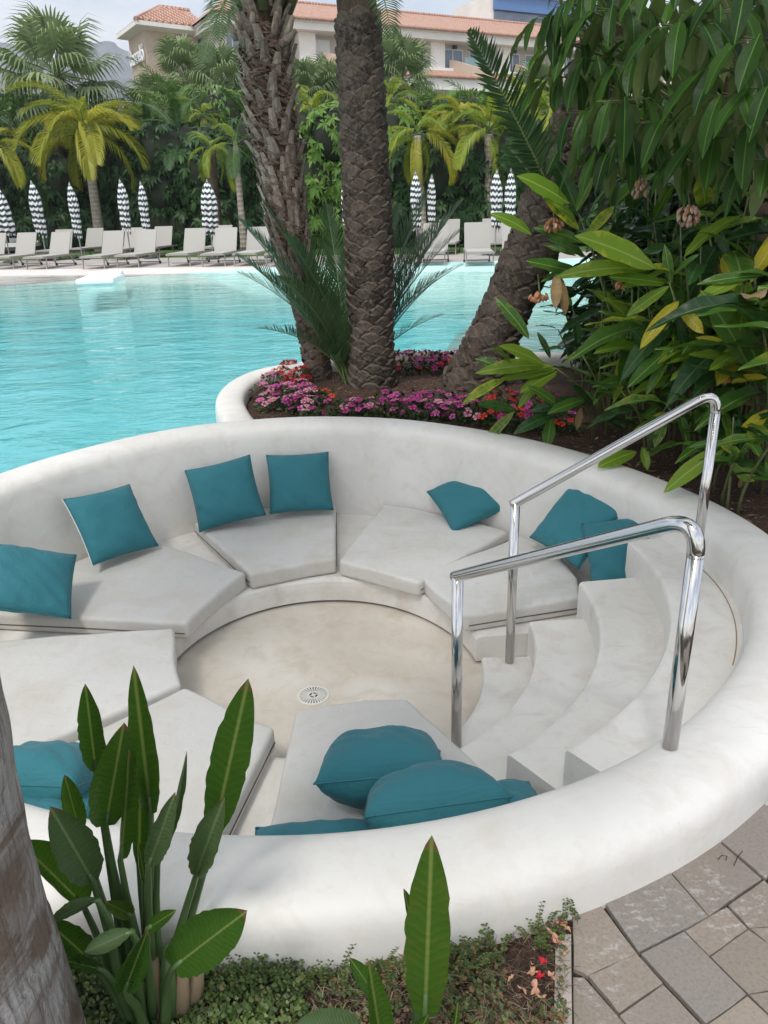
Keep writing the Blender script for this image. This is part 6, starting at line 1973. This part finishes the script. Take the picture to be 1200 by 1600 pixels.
# ================================================================== IMPATIENS
M['imp_leaf'] = leaf_mat('impatiens_leaf', (0.018, 0.040, 0.016), (0.045, 0.085, 0.028), transl=.15, rough=.4)
def petal_mat(name, c, c2, eye):
    m = NT(name); p = m.obj(); s = m.sep(p)
    r = m.math('SQRT', m.math('ADD', m.math('MULTIPLY', s[0], s[0]), m.math('MULTIPLY', s[1], s[1])))
    col = m.mix(m.rand(), c, c2)
    col = m.mix(m.ramp(r, [(.15, 1), (.5, 0)]), col, eye)
    b = m.bsdf(color=col, rough=.55); t = m.n('ShaderNodeBsdfTranslucent', {'Color': col})
    return m.done(m.n('ShaderNodeMixShader', {0: .25, 1: b, 2: t}))
PETM = {'red': petal_mat('red_petals', (0.50, 0.006, 0.012), (0.62, 0.012, 0.014), (0.35, 0.0, 0.01)),
        'pink': petal_mat('pale_pink_petals', (0.52, 0.19, 0.27), (0.64, 0.33, 0.38), (0.60, 0.06, 0.25)),
        'magenta': petal_mat('magenta_petals', (0.42, 0.015, 0.20), (0.55, 0.04, 0.29), (0.36, 0.0, 0.14)),
        'lilac': petal_mat('lilac_pink_petals', (0.46, 0.04, 0.28), (0.62, 0.13, 0.39), (0.42, 0.01, 0.18)),
        'scarlet': petal_mat('orange_red_petals', (0.66, 0.035, 0.012), (0.74, 0.06, 0.02), (0.5, 0.01, 0.0))}
def flower_mesh(mat, seed):
    rs = random.Random(seed); mb = MB()
    mb.v.append((0, 0, 0))
    for k in range(5):
        a = 2 * PI * k / 5 + rs.uniform(-.1, .1); w = .62
        pts = []
        for (r, da, z) in ((.35, -.35, .03), (.85, -.50, .02), (1.0, -.18, -.06), (.94, 0, -.02), (1.0, .18, -.06), (.85, .50, .02), (.35, .35, .03)):
            pts.append((r * math.cos(a + da), r * math.sin(a + da), z + rs.uniform(-.03, .04) + .10 * r))
        b = len(mb.v); mb.v += pts; mb.f.append((0, b, b + 1, b + 2, b + 3)); mb.f.append((0, b + 3, b + 4, b + 5, b + 6)); mb.m += [0, 0]
    return mb.mesh('flower', mat)
FLM = {k: [flower_mesh(m_, i) for i in range(2)] for k, m_ in PETM.items()}
def imp_foliage(seed):
    rs = random.Random(seed); mb = MB(); tn = []
    for k in range(46):
        a = rs.uniform(0, 6.28); el = rs.uniform(.0, 1.2); d = Vector((math.cos(a) * math.cos(el), math.sin(a) * math.cos(el), math.sin(el)))
        p = Vector((d.x * .085, d.y * .085, d.z * .10 + .015)); out = (d + Vector((rs.uniform(-.5, .5), rs.uniform(-.5, .5), -.25))).normalized() * rs.uniform(.03, .05)
        sd = out.cross(d + Vector((.01, 0, 0))).normalized() * .011
        mid = p + out * .5
        mb.add([p, mid - sd, mid + sd, p + out - Vector((0, 0, .006))], [(0, 2, 3, 1)]); tn += [rs.random()] * 4
    for k in range(9):
        a = k * .7; mb.tube([(0, 0, 0), (math.cos(a) * .05, math.sin(a) * .05, .07)], .003, 3); 
    tn += [.9] * (len(mb.v) - len(tn))
    me = mb.mesh('foliage', M['imp_leaf']); float_attr(me, 'tint', tn); return me
IMF = [imp_foliage(k) for k in range(4)]
def impatiens(label, x, y, colors, n, sc, seed, group):
    rs = random.Random(seed)
    root = empty('impatiens_plant', label, 'flowering plant', (x, y, soil_z(x, y) - .005), rs.uniform(0, 6), group)
    fo = link('foliage', IMF[seed % 4], root); fo.scale = (sc, sc, sc)
    for k in range(n):
        a = rs.uniform(0, 6.28); el = rs.uniform(.35, 1.45)
        d = Vector((math.cos(a) * math.cos(el), math.sin(a) * math.cos(el), math.sin(el)))
        p = Vector((d.x * .10, d.y * .10, d.z * .115 + .02)) * sc
        nrm_ = (d * .8 + Vector((0, -.1, .6)) + Vector((rs.uniform(-.3, .3), rs.uniform(-.3, .3), 0))).normalized()
        o = link('flower', FLM[rs.choice(colors)][k % 2], root)
        s_ = rs.uniform(.026, .036); x_ = nrm_.orthogonal().normalized(); y_ = nrm_.cross(x_)
        o.matrix_basis = Matrix(((x_.x * s_, y_.x * s_, nrm_.x * s_, p.x), (x_.y * s_, y_.y * s_, nrm_.y * s_, p.y), (x_.z * s_, y_.z * s_, nrm_.z * s_, p.z), (0, 0, 0, 1)))
        o.rotation_mode = 'XYZ'
SPB = []
CNT = {}
TOT = {'pale pink impatiens plant in the left curve of the planter': 1}
def add(u, v, cols, n, lab, g, sc=1.0):
    sc *= 1.25; n = int(n * 1.8 + .5)
    CNT[lab] = CNT.get(lab, 0) + 1
    lab = lab + ', ' + ORD[CNT[lab] - 1] + (' planted' if False else ' from the left')
    p = W(u, v, soil_z(*W(u, v, .15).to_2d()) + .06); SPB.append((p.x, p.y, cols, n, lab, g, sc))
g1, g2, g3, g4, g5 = 'red impatiens by the left palm', 'pale pink impatiens in the left curve', 'magenta impatiens along the near rim', 'red and magenta impatiens along the far rim', 'impatiens under the ginger leaves'
for (u, v) in ((452, 578), (470, 590), (458, 598), (440, 588)): add(u, v, ['red'], 9, 'dense red impatiens plant beside the foot of the leaning palm', g1, .9)
for (u, v) in ((425, 598), (412, 612), (432, 616), (452, 612), (472, 606), (486, 620), (470, 622), (420, 628), (440, 632), (458, 634), (478, 636)): add(u, v, ['pink', 'pink', 'pink', 'lilac'], 8, 'pale pink impatiens plant in the left curve of the planter', g2, .9)
for (u, v) in ((434, 614),): add(u, v, ['magenta'], 3, 'single magenta bloom cluster among the pale pink impatiens', g2, .7)
add(470, 636, ['magenta'], 6, 'magenta impatiens plant at the rim between pink and green plants', g3, .85)
for (u, v) in ((494, 622), (512, 622)): add(u, v, ['scarlet'], 2, 'sparse leafy impatiens plant with a few orange-red blooms', g1, .8)
for (u, v) in ((500, 645), (520, 640), (545, 640), (487, 650)): add(u, v, ['magenta', 'pink'], 1, 'leafy impatiens plant nearly without blooms by the near rim', g3, .85)
for k, u in enumerate(range(548, 760, 17)): add(u, 640 + (u - 548) * .035, ['lilac', 'magenta', 'lilac', 'pink'], 5 + k % 3, 'lilac and magenta impatiens plant along the near rim', g3, .95)
for k, u in enumerate(range(600, 745, 20)): add(u, 622 + 4 * (k % 2) + (u - 600) * .03, ['lilac', 'magenta'], 4, 'magenta impatiens plant in the second row from the rim', g3, .85)
for k, u in enumerate(range(762, 900, 16)): add(u, 648 + (u - 762) * .12, ['magenta', 'lilac', 'scarlet'] if k % 3 else ['scarlet'], 4, 'impatiens plant in the shade of the ginger leaves', g5, .95)
for k, u in enumerate(range(770, 880, 22)): add(u, 625 + (u - 770) * .1, ['magenta', 'red'], 3, 'impatiens plant in the shade of the ginger leaves', g5, .9)
for k, u in enumerate(range(616, 748, 12)): add(u, 562 + 2 * (k % 2), ['red', 'red', 'magenta'] if k % 2 else ['red', 'lilac', 'magenta'], 6, 'red and magenta impatiens plant against the far rim', g4, .95)
for k, u in enumerate(range(622, 742, 16)): add(u, 574, ['red'] if k in (0, 5, 6) else ['magenta'] if k in (3, 7) else ['red', 'magenta'], 2 if k in (1, 2, 4) else 6, 'impatiens plant in the front row by the far rim', g4, .8)
tot = 0
for i, (x, y, cols, n, lab, g_, sc) in enumerate(SPB):
    impatiens(lab, x, y, cols, n, sc, i, g_)
# clods, mulch and twigs on the open soil
mb = MB(); rs = random.Random(18); tn = []
for k in range(5200):
    q = W(rs.uniform(400, 860), rs.uniform(562, 655), .15)
    if not inside_poly(q.x, q.y, bed_poly): continue
    z = soil_z(q.x, q.y); s_ = rs.uniform(.004, .016); c = Vector((q.x, q.y, z + s_ * .3)); t = rs.random() * .75
    if rs.random() < .25:
        a = rs.uniform(0, 6.3); d = Vector((math.cos(a), math.sin(a), .1)) * s_ * 3; w_ = Vector((-d.y, d.x, 0)).normalized() * .0015
        mb.add([c - d - w_, c - d + w_, c + d + w_, c + d - w_], [(0, 1, 2, 3)]); tn += [rs.uniform(.6, 1)] * 4
    else:
        o_ = [Vector((rs.uniform(.6, 1) * s_ * math.cos(a), rs.uniform(.6, 1) * s_ * math.sin(a), -s_ * .3)) for a in (0, 1.5, 3.1, 4.6)]
        mb.add([c + p for p in o_] + [c + Vector((0, 0, s_ * .6))], [(0, 1, 4), (1, 2, 4), (2, 3, 4), (3, 0, 4)]); tn += [t] * 5
me = mb.mesh('soil_clods', M['litter']); float_attr(me, 'tint', tn)
tag(link('soil_clods', me), 'brown clods and mulch bits on the open soil round the palm feet', 'mulch', kind='stuff')
# ================================================================== FOREGROUND
# pale palm trunk at the left edge
M['pale_trunk'] = None
def pale_trunk_mat():
    m = NT('pale_fibrous_trunk'); p = m.obj(); s = m.sep(p)
    n1 = m.noise(m.scaled(p, (1, 1, .35)), 7, 6, .65, .5); n2 = m.noise(m.scaled(p, (6, 6, .7)), 16, 5, .75, .6); n3 = m.noise(p, 160, 4, .8)
    c = m.mix(n1, (0.42, 0.395, 0.37), (0.55, 0.525, 0.50))
    br = m.math('MULTIPLY', m.ramp(m.noise(m.n('ShaderNodeMapping', {'Vector': p, 'Rotation': (0, .5, 0), 'Scale': (1, 1, 1.5)}).outputs[0], 4.2, 5, .6, .8), [(.42, 0), (.55, 1)]), 1.0)
    c = m.mix(m.math('MULTIPLY', br, .85), c, m.mix(n2, (0.06, 0.035, 0.024), (0.36, 0.25, 0.17)))
    c = m.mix(m.math('MULTIPLY', m.ramp(n2, [(.50, 0), (.60, 1)]), .6), c, (0.16, 0.12, 0.095))
    c = m.mix(m.math('MULTIPLY', m.ramp(n3, [(.55, 0), (.7, 1)]), .35), c, (0.10, .08, .07))
    h = m.math('ADD', m.math('MULTIPLY', n2, 1.0), m.math('ADD', m.math('MULTIPLY', n3, .35), m.math('MULTIPLY', br, -.5)))
    return m.done(m.bsdf(color=c, rough=.92, normal=m.bump(h, 1.0, .012), spec=.2))
ptm = pale_trunk_mat()
YT = 0.86
edge = [(108, 1600), (80, 1520), (58, 1450), (40, 1380), (24, 1300), (12, 1240), (1, 1180), (-12, 1120), (-24, 1060), (-44, 960), (-70, 820)]
rt = 0.17
pts = []; rr = []
for i, (u, v) in enumerate(edge):
    e = at(u - 17, v, YT); flare = 0.055 * math.exp(-i / 1.2)
    r_ = rt + flare
    pts.append(Vector((e.x - r_, YT + .02, e.z))); rr.append(r_)
ax0 = pts[4].copy()
for i, p in enumerate(pts): p.z = max(p.z, -.02) if i else -.03
zz = sorted(set(round(p.z, 4) for p in pts))
order = sorted(range(len(pts)), key=lambda i: pts[i].z)
pts = [pts[i] for i in order]; rr = [rr[i] for i in order]
pts += [pts[-1] + Vector((-.05, 0, 1.2)), pts[-1] + Vector((-.1, 0, 3.2))]; rr += [.155, .14]
keep = [0]
for i in range(1, len(pts)):
    if pts[i].z > pts[keep[-1]].z + .02: keep.append(i)
pts = [pts[i] for i in keep]; rr = [rr[i] for i in keep]
fg = empty('palm_tree', 'pale grey palm trunk with brown fibrous patches cut by the left edge', 'palm tree', pts[0], 0)
trunk_mesh(fg, pts, rr, ptm, 48, .006, 3)
for k in range(12):
    az = k * 2.39996; el = math.radians(0 + 75 * k / 11)
    place(link('frond', FF[k % 3], fg), pts[-1] - pts[0], (math.cos(az) * math.cos(el), math.sin(az) * math.cos(el), math.sin(el)), sc=1.3)

# bird of paradise plants
M['strel'] = leaf_mat('bird_of_paradise_leaf', (0.034, 0.095, 0.014), (0.075, 0.150, 0.022), rib=(0.19, 0.24, 0.07), vein=120, transl=.34, rough=.28, tip=(0.16, 0.09, 0.045), bump=.3, edge=(0.11, 0.13, 0.025), edge_amt=.8, spot=.35)
M['strel_b'] = leaf_mat('grey_green_leaf_back', (0.070, 0.120, 0.050), (0.11, 0.165, 0.070), rib=(0.16, 0.22, 0.11), vein=120, transl=.22, rough=.42, tip=(0.16, 0.09, 0.045), bump=.3)
M['strel_pet'] = flat('blue_green_petiole', (0.085, 0.15, 0.050), .42, vary=.3)
def paddle(seed, mat, w=.30, fold=.18, droop=.12, curl=0.0, pw=.42, notch=.03, point=1.2, half=None):
    rs = random.Random(seed); ny = 22; xs = (-1, -.8, -.5, -.2, -.05, 0, .05, .2, .5, .8, 1); vs = []; fs = []
    for j in range(ny + 1):
        t = j / ny
        prof = max(0.0, (t ** pw) * (1 - t ** (2.2 * point)) ** .8 * 1.2)
        for x in xs:
            hw = w * .5 * prof
            if half is not None and x * half > 0: hw *= .55
            nt = 1 + (notch * rs.uniform(-1, .4) if abs(x) > .9 and .05 < t < .8 else 0)
            lx = x * hw * nt
            a = abs(x) * fold * 2.2
            z = math.sin(a) * abs(lx) * 1.2 - droop * t * t + .005 * math.sin(t * 23 + seed + x * 2) * abs(x) + (curl * x * abs(x) * hw * 1.2)
            vs.append((lx * math.cos(a * .8), t, z))
    m_ = len(xs)
    for j in range(ny):
        for k in range(m_ - 1): fs.append((j * m_ + k, j * m_ + k + 1, (j + 1) * m_ + k + 1, (j + 1) * m_ + k))
    return mesh_from('leaf', vs, fs, mat, True)
def strel_leaf(root, base, b0, tip, Y0, Y1, width, mat, seed, fold=.2, droop=.05, flip=1, foot=None, curl=0.0, pw=.42, point=1.2, roll=0.0, half=None):
    """b0: photo position where the blade starts, tip: where it ends; width in photo pixels"""
    p0 = at(*b0, Y0); p1 = at(*tip, Y1); d = p1 - p0; L_ = d.length
    depth = (p0 - CAMP).dot(_F)
    w_ = 1.12 * width / F_PX * depth / L_
    me = paddle(seed, mat, w_, fold, droop, curl + (.25 * math.sin(seed * 2.3)), pw, .09, point, half)
    view = (CAMP - p0).normalized()
    up = view * flip + Vector((0, 0, .15))
    up = Quaternion(d.normalized(), roll) @ up
    o = link('leaf', me, root)
    place(o, p0 - root.location, d, up, (L_, L_, L_))
    ft = foot if foot is not None else base
    ft = Vector(ft)
    mb = MB()
    c1 = ft.lerp(p0, .45) + Vector((0, 0, .03)); 
    dn = d.normalized()
    P = [ft, ft.lerp(c1, .5), c1, c1.lerp(p0, .6) - dn * .01, p0, p0 + dn * L_ * .15 ]
    P = [Vector(q) - root.location for q in P]
    mb.tube(P, [.013, .011, .009, .0075, .006, .004], 8)
    ps = mb.build('leaf_stalk', M['strel_pet'], root, True)
    return o
s1 = W(238, 1588, 0.0)
st1 = empty('bird_of_paradise', 'tall clump of paddle-shaped green leaves before the white rim at the lower left', 'plant', s1, 0, 'bird of paradise plants')
def fpt(u, v, Y=None):
    return W(u, v, 0.0)
SL = [((150, 1205), (134, 1078), 1.20, 1.14, 48, 'f', .22, 0, (205, 1560)),
      ((165, 1290), (192, 1140), 1.16, 1.12, 74, 'f', .22, 0.1, (222, 1570)),
      ((236, 1272), (210, 1054), 1.22, 1.14, 50, 'f', .24, 0, (238, 1575)),
      ((334, 1305), (384, 1073), 1.26, 1.22, 64, 'f', .14, 0, (275, 1560)),
      ((125, 1300), (102, 1215), 1.22, 1.20, 42, 'f', .2, 0, (200, 1540)),
      ((217, 1350), (222, 1165), 1.25, 1.2, 40, 'f', .35, .3, (240, 1560)),
      ((188, 1345), (208, 1180), 1.15, 1.12, 46, 'f', .4, .6, (235, 1570)),
      ((145, 1377), (97, 1288), 1.12, 1.00, 78, 'b', .22, 0, (205, 1585)),
      ((232, 1352), (268, 1262), 1.12, 1.06, 52, 'b', .3, .3, (242, 1570)),
      ((246, 1350), (302, 1198), 1.16, 1.14, 34, 'b', .6, .7, (250, 1570)),
      ((306, 1368), (336, 1275), 1.2, 1.10, 60, 'b', .3, 0, (262, 1560)),
      ((130, 1415), (40, 1315), 1.20, 1.10, 70, 'f', .35, .5, (200, 1590)),
      ((152, 1405), (76, 1437), 1.05, 1.02, 38, 'b', .3, .2, (205, 1600)),
      ((140, 1500), (74, 1436), 1.10, 1.02, 50, 'f', .3, .2, (210, 1610)),
      ((205, 1455), (132, 1487), 1.0, .96, 44, 'b', .25, 0, (225, 1610)),
      ((196, 1545), (228, 1462), 1.0, .97, 60, 'f', .45, .2, (232, 1620)),
      ((232, 1450), (272, 1424), 1.04, 1.02, 34, 'f', .3, .1, (240, 1600)),
      ((270, 1512), (377, 1428), 1.02, .98, 88, 'f', .16, 0, (258, 1610)),
      ((160, 1515), (98, 1500), 1.08, 1.05, 26, 'f', .2, 0, (215, 1610)),
      ((205, 1430), (168, 1410), 1.14, 1.1, 34, 'f', .2, 0, (225, 1590)),
      ((226, 1375), (218, 1320), 1.2, 1.17, 30, 'f', .4, .3, (236, 1580))]
for i, (b0, tp, Y0, Y1, wpx, kd, fold, roll, ft) in enumerate(SL):
    strel_leaf(st1, s1, b0, tp, Y0, Y1, wpx, M['strel'] if kd == 'f' else M['strel_b'], 400 + i, fold, .06 if kd == 'f' else .14, 1, fpt(*ft), roll=roll, pw=.40 if kd == 'f' else .55, point=1.0 if wpx < 60 else 1.4)
# old leaf sheaths at the foot
for k, (u, v, u2, v2) in enumerate(((245, 1600, 240, 1500), (262, 1600, 262, 1480), (280, 1590, 286, 1500), (222, 1610, 215, 1520), (300, 1570, 312, 1490))):
    a = W(u, v, 0); b_ = at(u2, v2, a.y + .02)
    mb = MB(); mb.tube([a - st1.location, a.lerp(b_, .5) - st1.location, b_ - st1.location], [.022, .018, .011], 8); mb.build('leaf_sheath', M['strel_pet'] if k % 2 else flat('dry_sheath', (0.30, 0.22, 0.13), .8), st1, True)
s2 = W(655, 1660, 0.0)
st2 = empty('bird_of_paradise', 'smaller clump with one upright pointed leaf in front of the middle of the rim', 'plant', s2, 0, 'bird of paradise plants')
SL2 = [((664, 1590), (674, 1322), .95, .93, 84, 'f', .10, 0, (660, 1690)), ((646, 1460), (633, 1390), 1.02, 1.03, 24, 'f', .35, .5, (655, 1690)),
       ((600, 1660), (580, 1512), .88, .86, 62, 'f', .35, .25, (640, 1720)), ((590, 1560), (548, 1498), .95, .96, 36, 'f', .2, .1, (636, 1700)),
       ((560, 1610), (462, 1602), .86, .82, 66, 'b', .2, .1, (620, 1720)), ((705, 1650), (715, 1570), .9, .9, 16, 'f', .3, 0, (680, 1700)),
       ((640, 1640), (668, 1590), .9, .88, 50, 'f', .3, .3, (650, 1720)), ((690, 1660), (745, 1600), .84, .82, 36, 'f', .3, .3, (670, 1720)), ((560, 1700), (500, 1640), .8, .78, 60, 'f', .3, .3, (610, 1740))]
for i, (b0, tp, Y0, Y1, wpx, kd, fold, roll, ft) in enumerate(SL2):
    strel_leaf(st2, s2, b0, tp, Y0, Y1, wpx, M['strel'] if kd == 'f' else M['strel_b'], 500 + i, fold, .05, 1, fpt(*ft), roll=roll, pw=.40, point=1.0)

# creeping ground cover
def bed_ok(q):
    r = q - PC; a = math.degrees(math.atan2(r.y, r.x))
    return Vector((r.x, r.y)).length > outer(a) + .004 and inside_poly(q.x, q.y, bed2)
def cover_mat():
    m = NT('ground_cover_leaf'); t = m.attr('tint')
    c = m.ramp(t, [(0, (0.030, 0.065, 0.014)), (.55, (0.085, 0.145, 0.030)), (.85, (0.17, 0.21, 0.06)), (.93, (0.22, 0.12, 0.05)), (1, (0.13, .06, .03))])
    b = m.bsdf(color=c, rough=.5); tl = m.n('ShaderNodeBsdfTranslucent', {'Color': c})
    return m.done(m.n('ShaderNodeMixShader', {0: .2, 1: b, 2: tl}))
rs = random.Random(77); mb = MB(); tn = []; tw = MB()
cnt = 0
while cnt < 21000:
    u, v = rs.uniform(60, 892), rs.uniform(1415, 1720)
    q = W(u, v, .01)
    if not bed_ok(q): cnt += 1; continue
    cnt += 1
    dens = noise.noise(Vector((q.x * 5, q.y * 5, 2))) + .32 + (.2 if u < 480 else -.3) + (.2 if u > 760 and v < 1460 else 0)
    if rs.random() > .5 + dens: 
        continue
    hgt = (.012 + .045 * max(0, dens)) * rs.random()
    r = rs.uniform(.0034, .0075)
    nrm_ = Vector((rs.gauss(0, .5), rs.gauss(0, .5) - .25, 1)).normalized(); x = nrm_.orthogonal().normalized(); y = nrm_.cross(x)
    c = Vector((q.x, q.y, hgt))
    mb.add([c + (x * math.cos(a) + y * math.sin(a)) * r * (1 if k else .3) for k, a in enumerate((0, .9, 1.9, PI, 4.4, 5.4))], [(0, 1, 2, 3, 4, 5)])
    tt = rs.random() ** 1.0 * .9
    if u > 520 and rs.random() < .34: tt = rs.uniform(.9, 1)
    tn += [tt] * 6
me = mb.mesh('ground_cover', cover_mat()); float_attr(me, 'tint', tn)
tag(link('ground_cover', me), 'small round-leaved creeping plants carpeting the bed before the rim', 'ground cover', kind='stuff')
tn = []
for k in range(6500):
    u, v = rs.uniform(100, 892), rs.uniform(1415, 1720)
    if u < 480 and rs.random() < .6: continue
    q = W(u, v, .01)
    if not bed_ok(q): continue
    a = rs.uniform(0, 6.3); L_ = rs.uniform(.012, .045)
    p0 = Vector((q.x, q.y, rs.uniform(.0, .02))); d = Vector((math.cos(a), math.sin(a), rs.uniform(-.2, .5))) * L_
    p2 = p0 + d + Vector((rs.uniform(-.01, .01), rs.uniform(-.01, .01), -.006)); w_ = Vector((-d.y, d.x, 0)).normalized() * rs.uniform(.0004, .0009)
    pm = (p0 + p2) / 2 + Vector((0, 0, .006))
    tw.add([p0 - w_, p0 + w_, pm - w_, pm + w_, p2], [(0, 1, 3, 2), (2, 3, 4)]); tn += [rs.random()] * 5
def twig_mat():
    m = NT('dry_twigs'); t = m.attr('tint')
    return m.done(m.bsdf(color=m.ramp(t, [(0, (.025, .016, .012)), (.6, (.09, .06, .04)), (1, (.30, .23, .16))]), rough=.85))
me = tw.mesh('dry_twigs', twig_mat()); float_attr(me, 'tint', tn)
tag(link('dry_twigs', me), 'tangle of thin dry brown stems among the ground cover', 'dry twigs', kind='stuff')
# wispy sprigs standing up against the rim
rs = random.Random(5)
mb = MB(); tn = []
for k in range(230):
    u = rs.choice((rs.uniform(80, 470), rs.uniform(430, 880)))
    a_ = -90 + (u - 400) * .055
    q = polar(-90 + rs.uniform(-35, 24), 0); a = rs.uniform(-118, -64); q = polar(a, outer(a) + rs.uniform(.005, .07))
    if q.x > .44: continue
    h_ = rs.uniform(.03, .085); lean_ = Vector((rs.uniform(-.03, .03), rs.uniform(-.02, .02), 0))
    P = [q + Vector((0, 0, h_ * t)) + lean_ * t * t for t in (0, .33, .66, 1)]
    mb.tube(P, [.0009, .0008, .0006, .0004], 3, False); tn += [.95] * 12
    for j in range(7):
        t = .25 + .75 * j / 6; p = q + Vector((0, 0, h_ * t)) + lean_ * t * t
        for s in (-1, 1):
            b0 = p + Vector((s * .004, rs.uniform(-.003, .003), .001)); r = .0032
            mb.add([p, b0 + Vector((0, -r, .001)), b0 + Vector((s * r * 1.4, 0, .001)), b0 + Vector((0, r, .001))], [(0, 1, 2, 3)]); tn += [rs.uniform(.2, .8)] * 4
me = mb.mesh('sprigs', bpy.data.materials['ground_cover_leaf']); float_attr(me, 'tint', tn)
tag(link('creeper_sprigs', me), 'thin leafy sprigs standing up against the foot of the white rim', 'ground cover', kind='stuff')

# fallen flowers and petals
M['drypetal'] = flat('dry_peach_petal', (0.50, 0.27, 0.17), .7, vary=.4, nscale=20)
M['redpetal'] = flat('fresh_red_petal', (0.50, 0.006, 0.02), .5, vary=.3, nscale=20)
def crumple(seed, mat, n=4):
    rs = random.Random(seed); mb = MB()
    for k in range(n):
        a = rs.uniform(0, 6.3); L_ = rs.uniform(.7, 1.1); w_ = rs.uniform(.25, .4); d = Vector((math.cos(a), math.sin(a), 0)); s = Vector((-d.y, d.x, 0)); vs = []
        for j in range(6):
            t = j / 5; pr = math.sin(PI * min(1, t * .85 + .12))
            for x in (-1, 0, 1): vs.append(d * L_ * t + s * x * w_ * pr + Vector((0, 0, .10 + .25 * abs(x) * pr + .25 * math.sin(t * 4 + seed + k) + .12 * k)))
        mb.add(vs, [(j * 3 + q, j * 3 + q + 1, (j + 1) * 3 + q + 1, (j + 1) * 3 + q) for j in range(5) for q in (0, 1)])
    return mb.mesh('petals', mat, True)
DP = [crumple(k, M['drypetal'], 2 + k % 3) for k in range(4)]; RP = crumple(9, M['redpetal'], 5)
for i, (u, v, s_, lab) in enumerate([(612, 1484, .022, 'dry peach flower fallen by the rim, left of the pointed leaf'), (632, 1494, .016, 'orange withered flower right against the pointed leaf'), (563, 1536, .014, 'small brown petal left of the smaller clump'),
    (874, 1443, .020, 'dry peach flower at the corner where rim, kerb and bed meet'), (882, 1452, .016, 'dry peach petal beside the corner flower by the kerb'), (862, 1462, .018, 'dry peach petal among twigs near the top of the kerb'), (872, 1476, .016, 'folded peach petal at the kerb, above the red flowers'), (884, 1488, .012, 'small pale petal lying on the kerb'),
    (828, 1512, .020, 'dry peach petals left of the upper red flower'), (834, 1522, .015, 'curled peach petal between the two red flowers'), (838, 1546, .018, 'dry peach petals below the red flowers'), (846, 1560, .014, 'dry peach petal lowest in the row by the kerb'), (800, 1530, .012, 'single brown petal left of the red flowers'), (815, 1548, .012, 'single dry petal on twigs below left of the red flowers'), (862, 1528, .014, 'peach petal right of the lower red flower'), (742, 1484, .014, 'small dry petal right of the pointed leaf'), (757, 1500, .012, 'pale round dry petal in the middle of the bed')]):
    p = W(u, v, .02); o = link('fallen_flower', DP[i % 4], None, p, (rs.uniform(-.4, .4), rs.uniform(-.4, .4), rs.uniform(0, 6)), (s_, s_, s_))
    tag(o, lab, 'fallen flower', 'dry fallen flowers in the bed')
for (u, v, lab) in ((848, 1500, 'upper one of the two red flowers fallen by the kerb'), (846, 1528, 'lower one of the two red flowers fallen by the kerb')):
    o = link('red_flower', RP, None, W(u, v, .022), (.3, .2, u), (.014, .014, .014)); tag(o, lab, 'fallen flower', 'red fallen flowers in the bed')
# small curled twigs on the paving and the rim
tm = flat('dark_twig', (.03, .022, .018), .8)
for (P, z, lab) in (([(1122, 1343), (1128, 1336), (1136, 1338), (1134, 1344)], .004, 'small curled dark twig on a paving stone near the rim'), ([(1147, 1352), (1152, 1340), (1160, 1330)], .004, 'short straight dark twig on the paving beside the curled one')):
    mb = MB(); mb.tube([W(u, v, z) for u, v in P], .0012, 5); o = mb.build('twig', tm); tag(o, lab, 'twig', 'twigs on the paving')
# ================================================================== HAZE
mb = MB(); mb.box((0, 1330, 200), (5200, 2760, 404))
m = bpy.data.materials.new('haze'); m.use_nodes = True; nt = m.node_tree; nt.nodes.clear()
o_ = nt.nodes.new('ShaderNodeOutputMaterial'); pv = nt.nodes.new('ShaderNodeVolumePrincipled')
pv.inputs['Color'].default_value = (0.80, 0.87, 1.0, 1); pv.inputs['Density'].default_value = 0.00042; pv.inputs['Anisotropy'].default_value = 0.1
nt.links.new(pv.outputs[0], o_.inputs['Volume'])
hz = mb.build('haze', m); tag(hz, 'thin pale bluish air between the pool and the mountain', 'haze', kind='stuff')
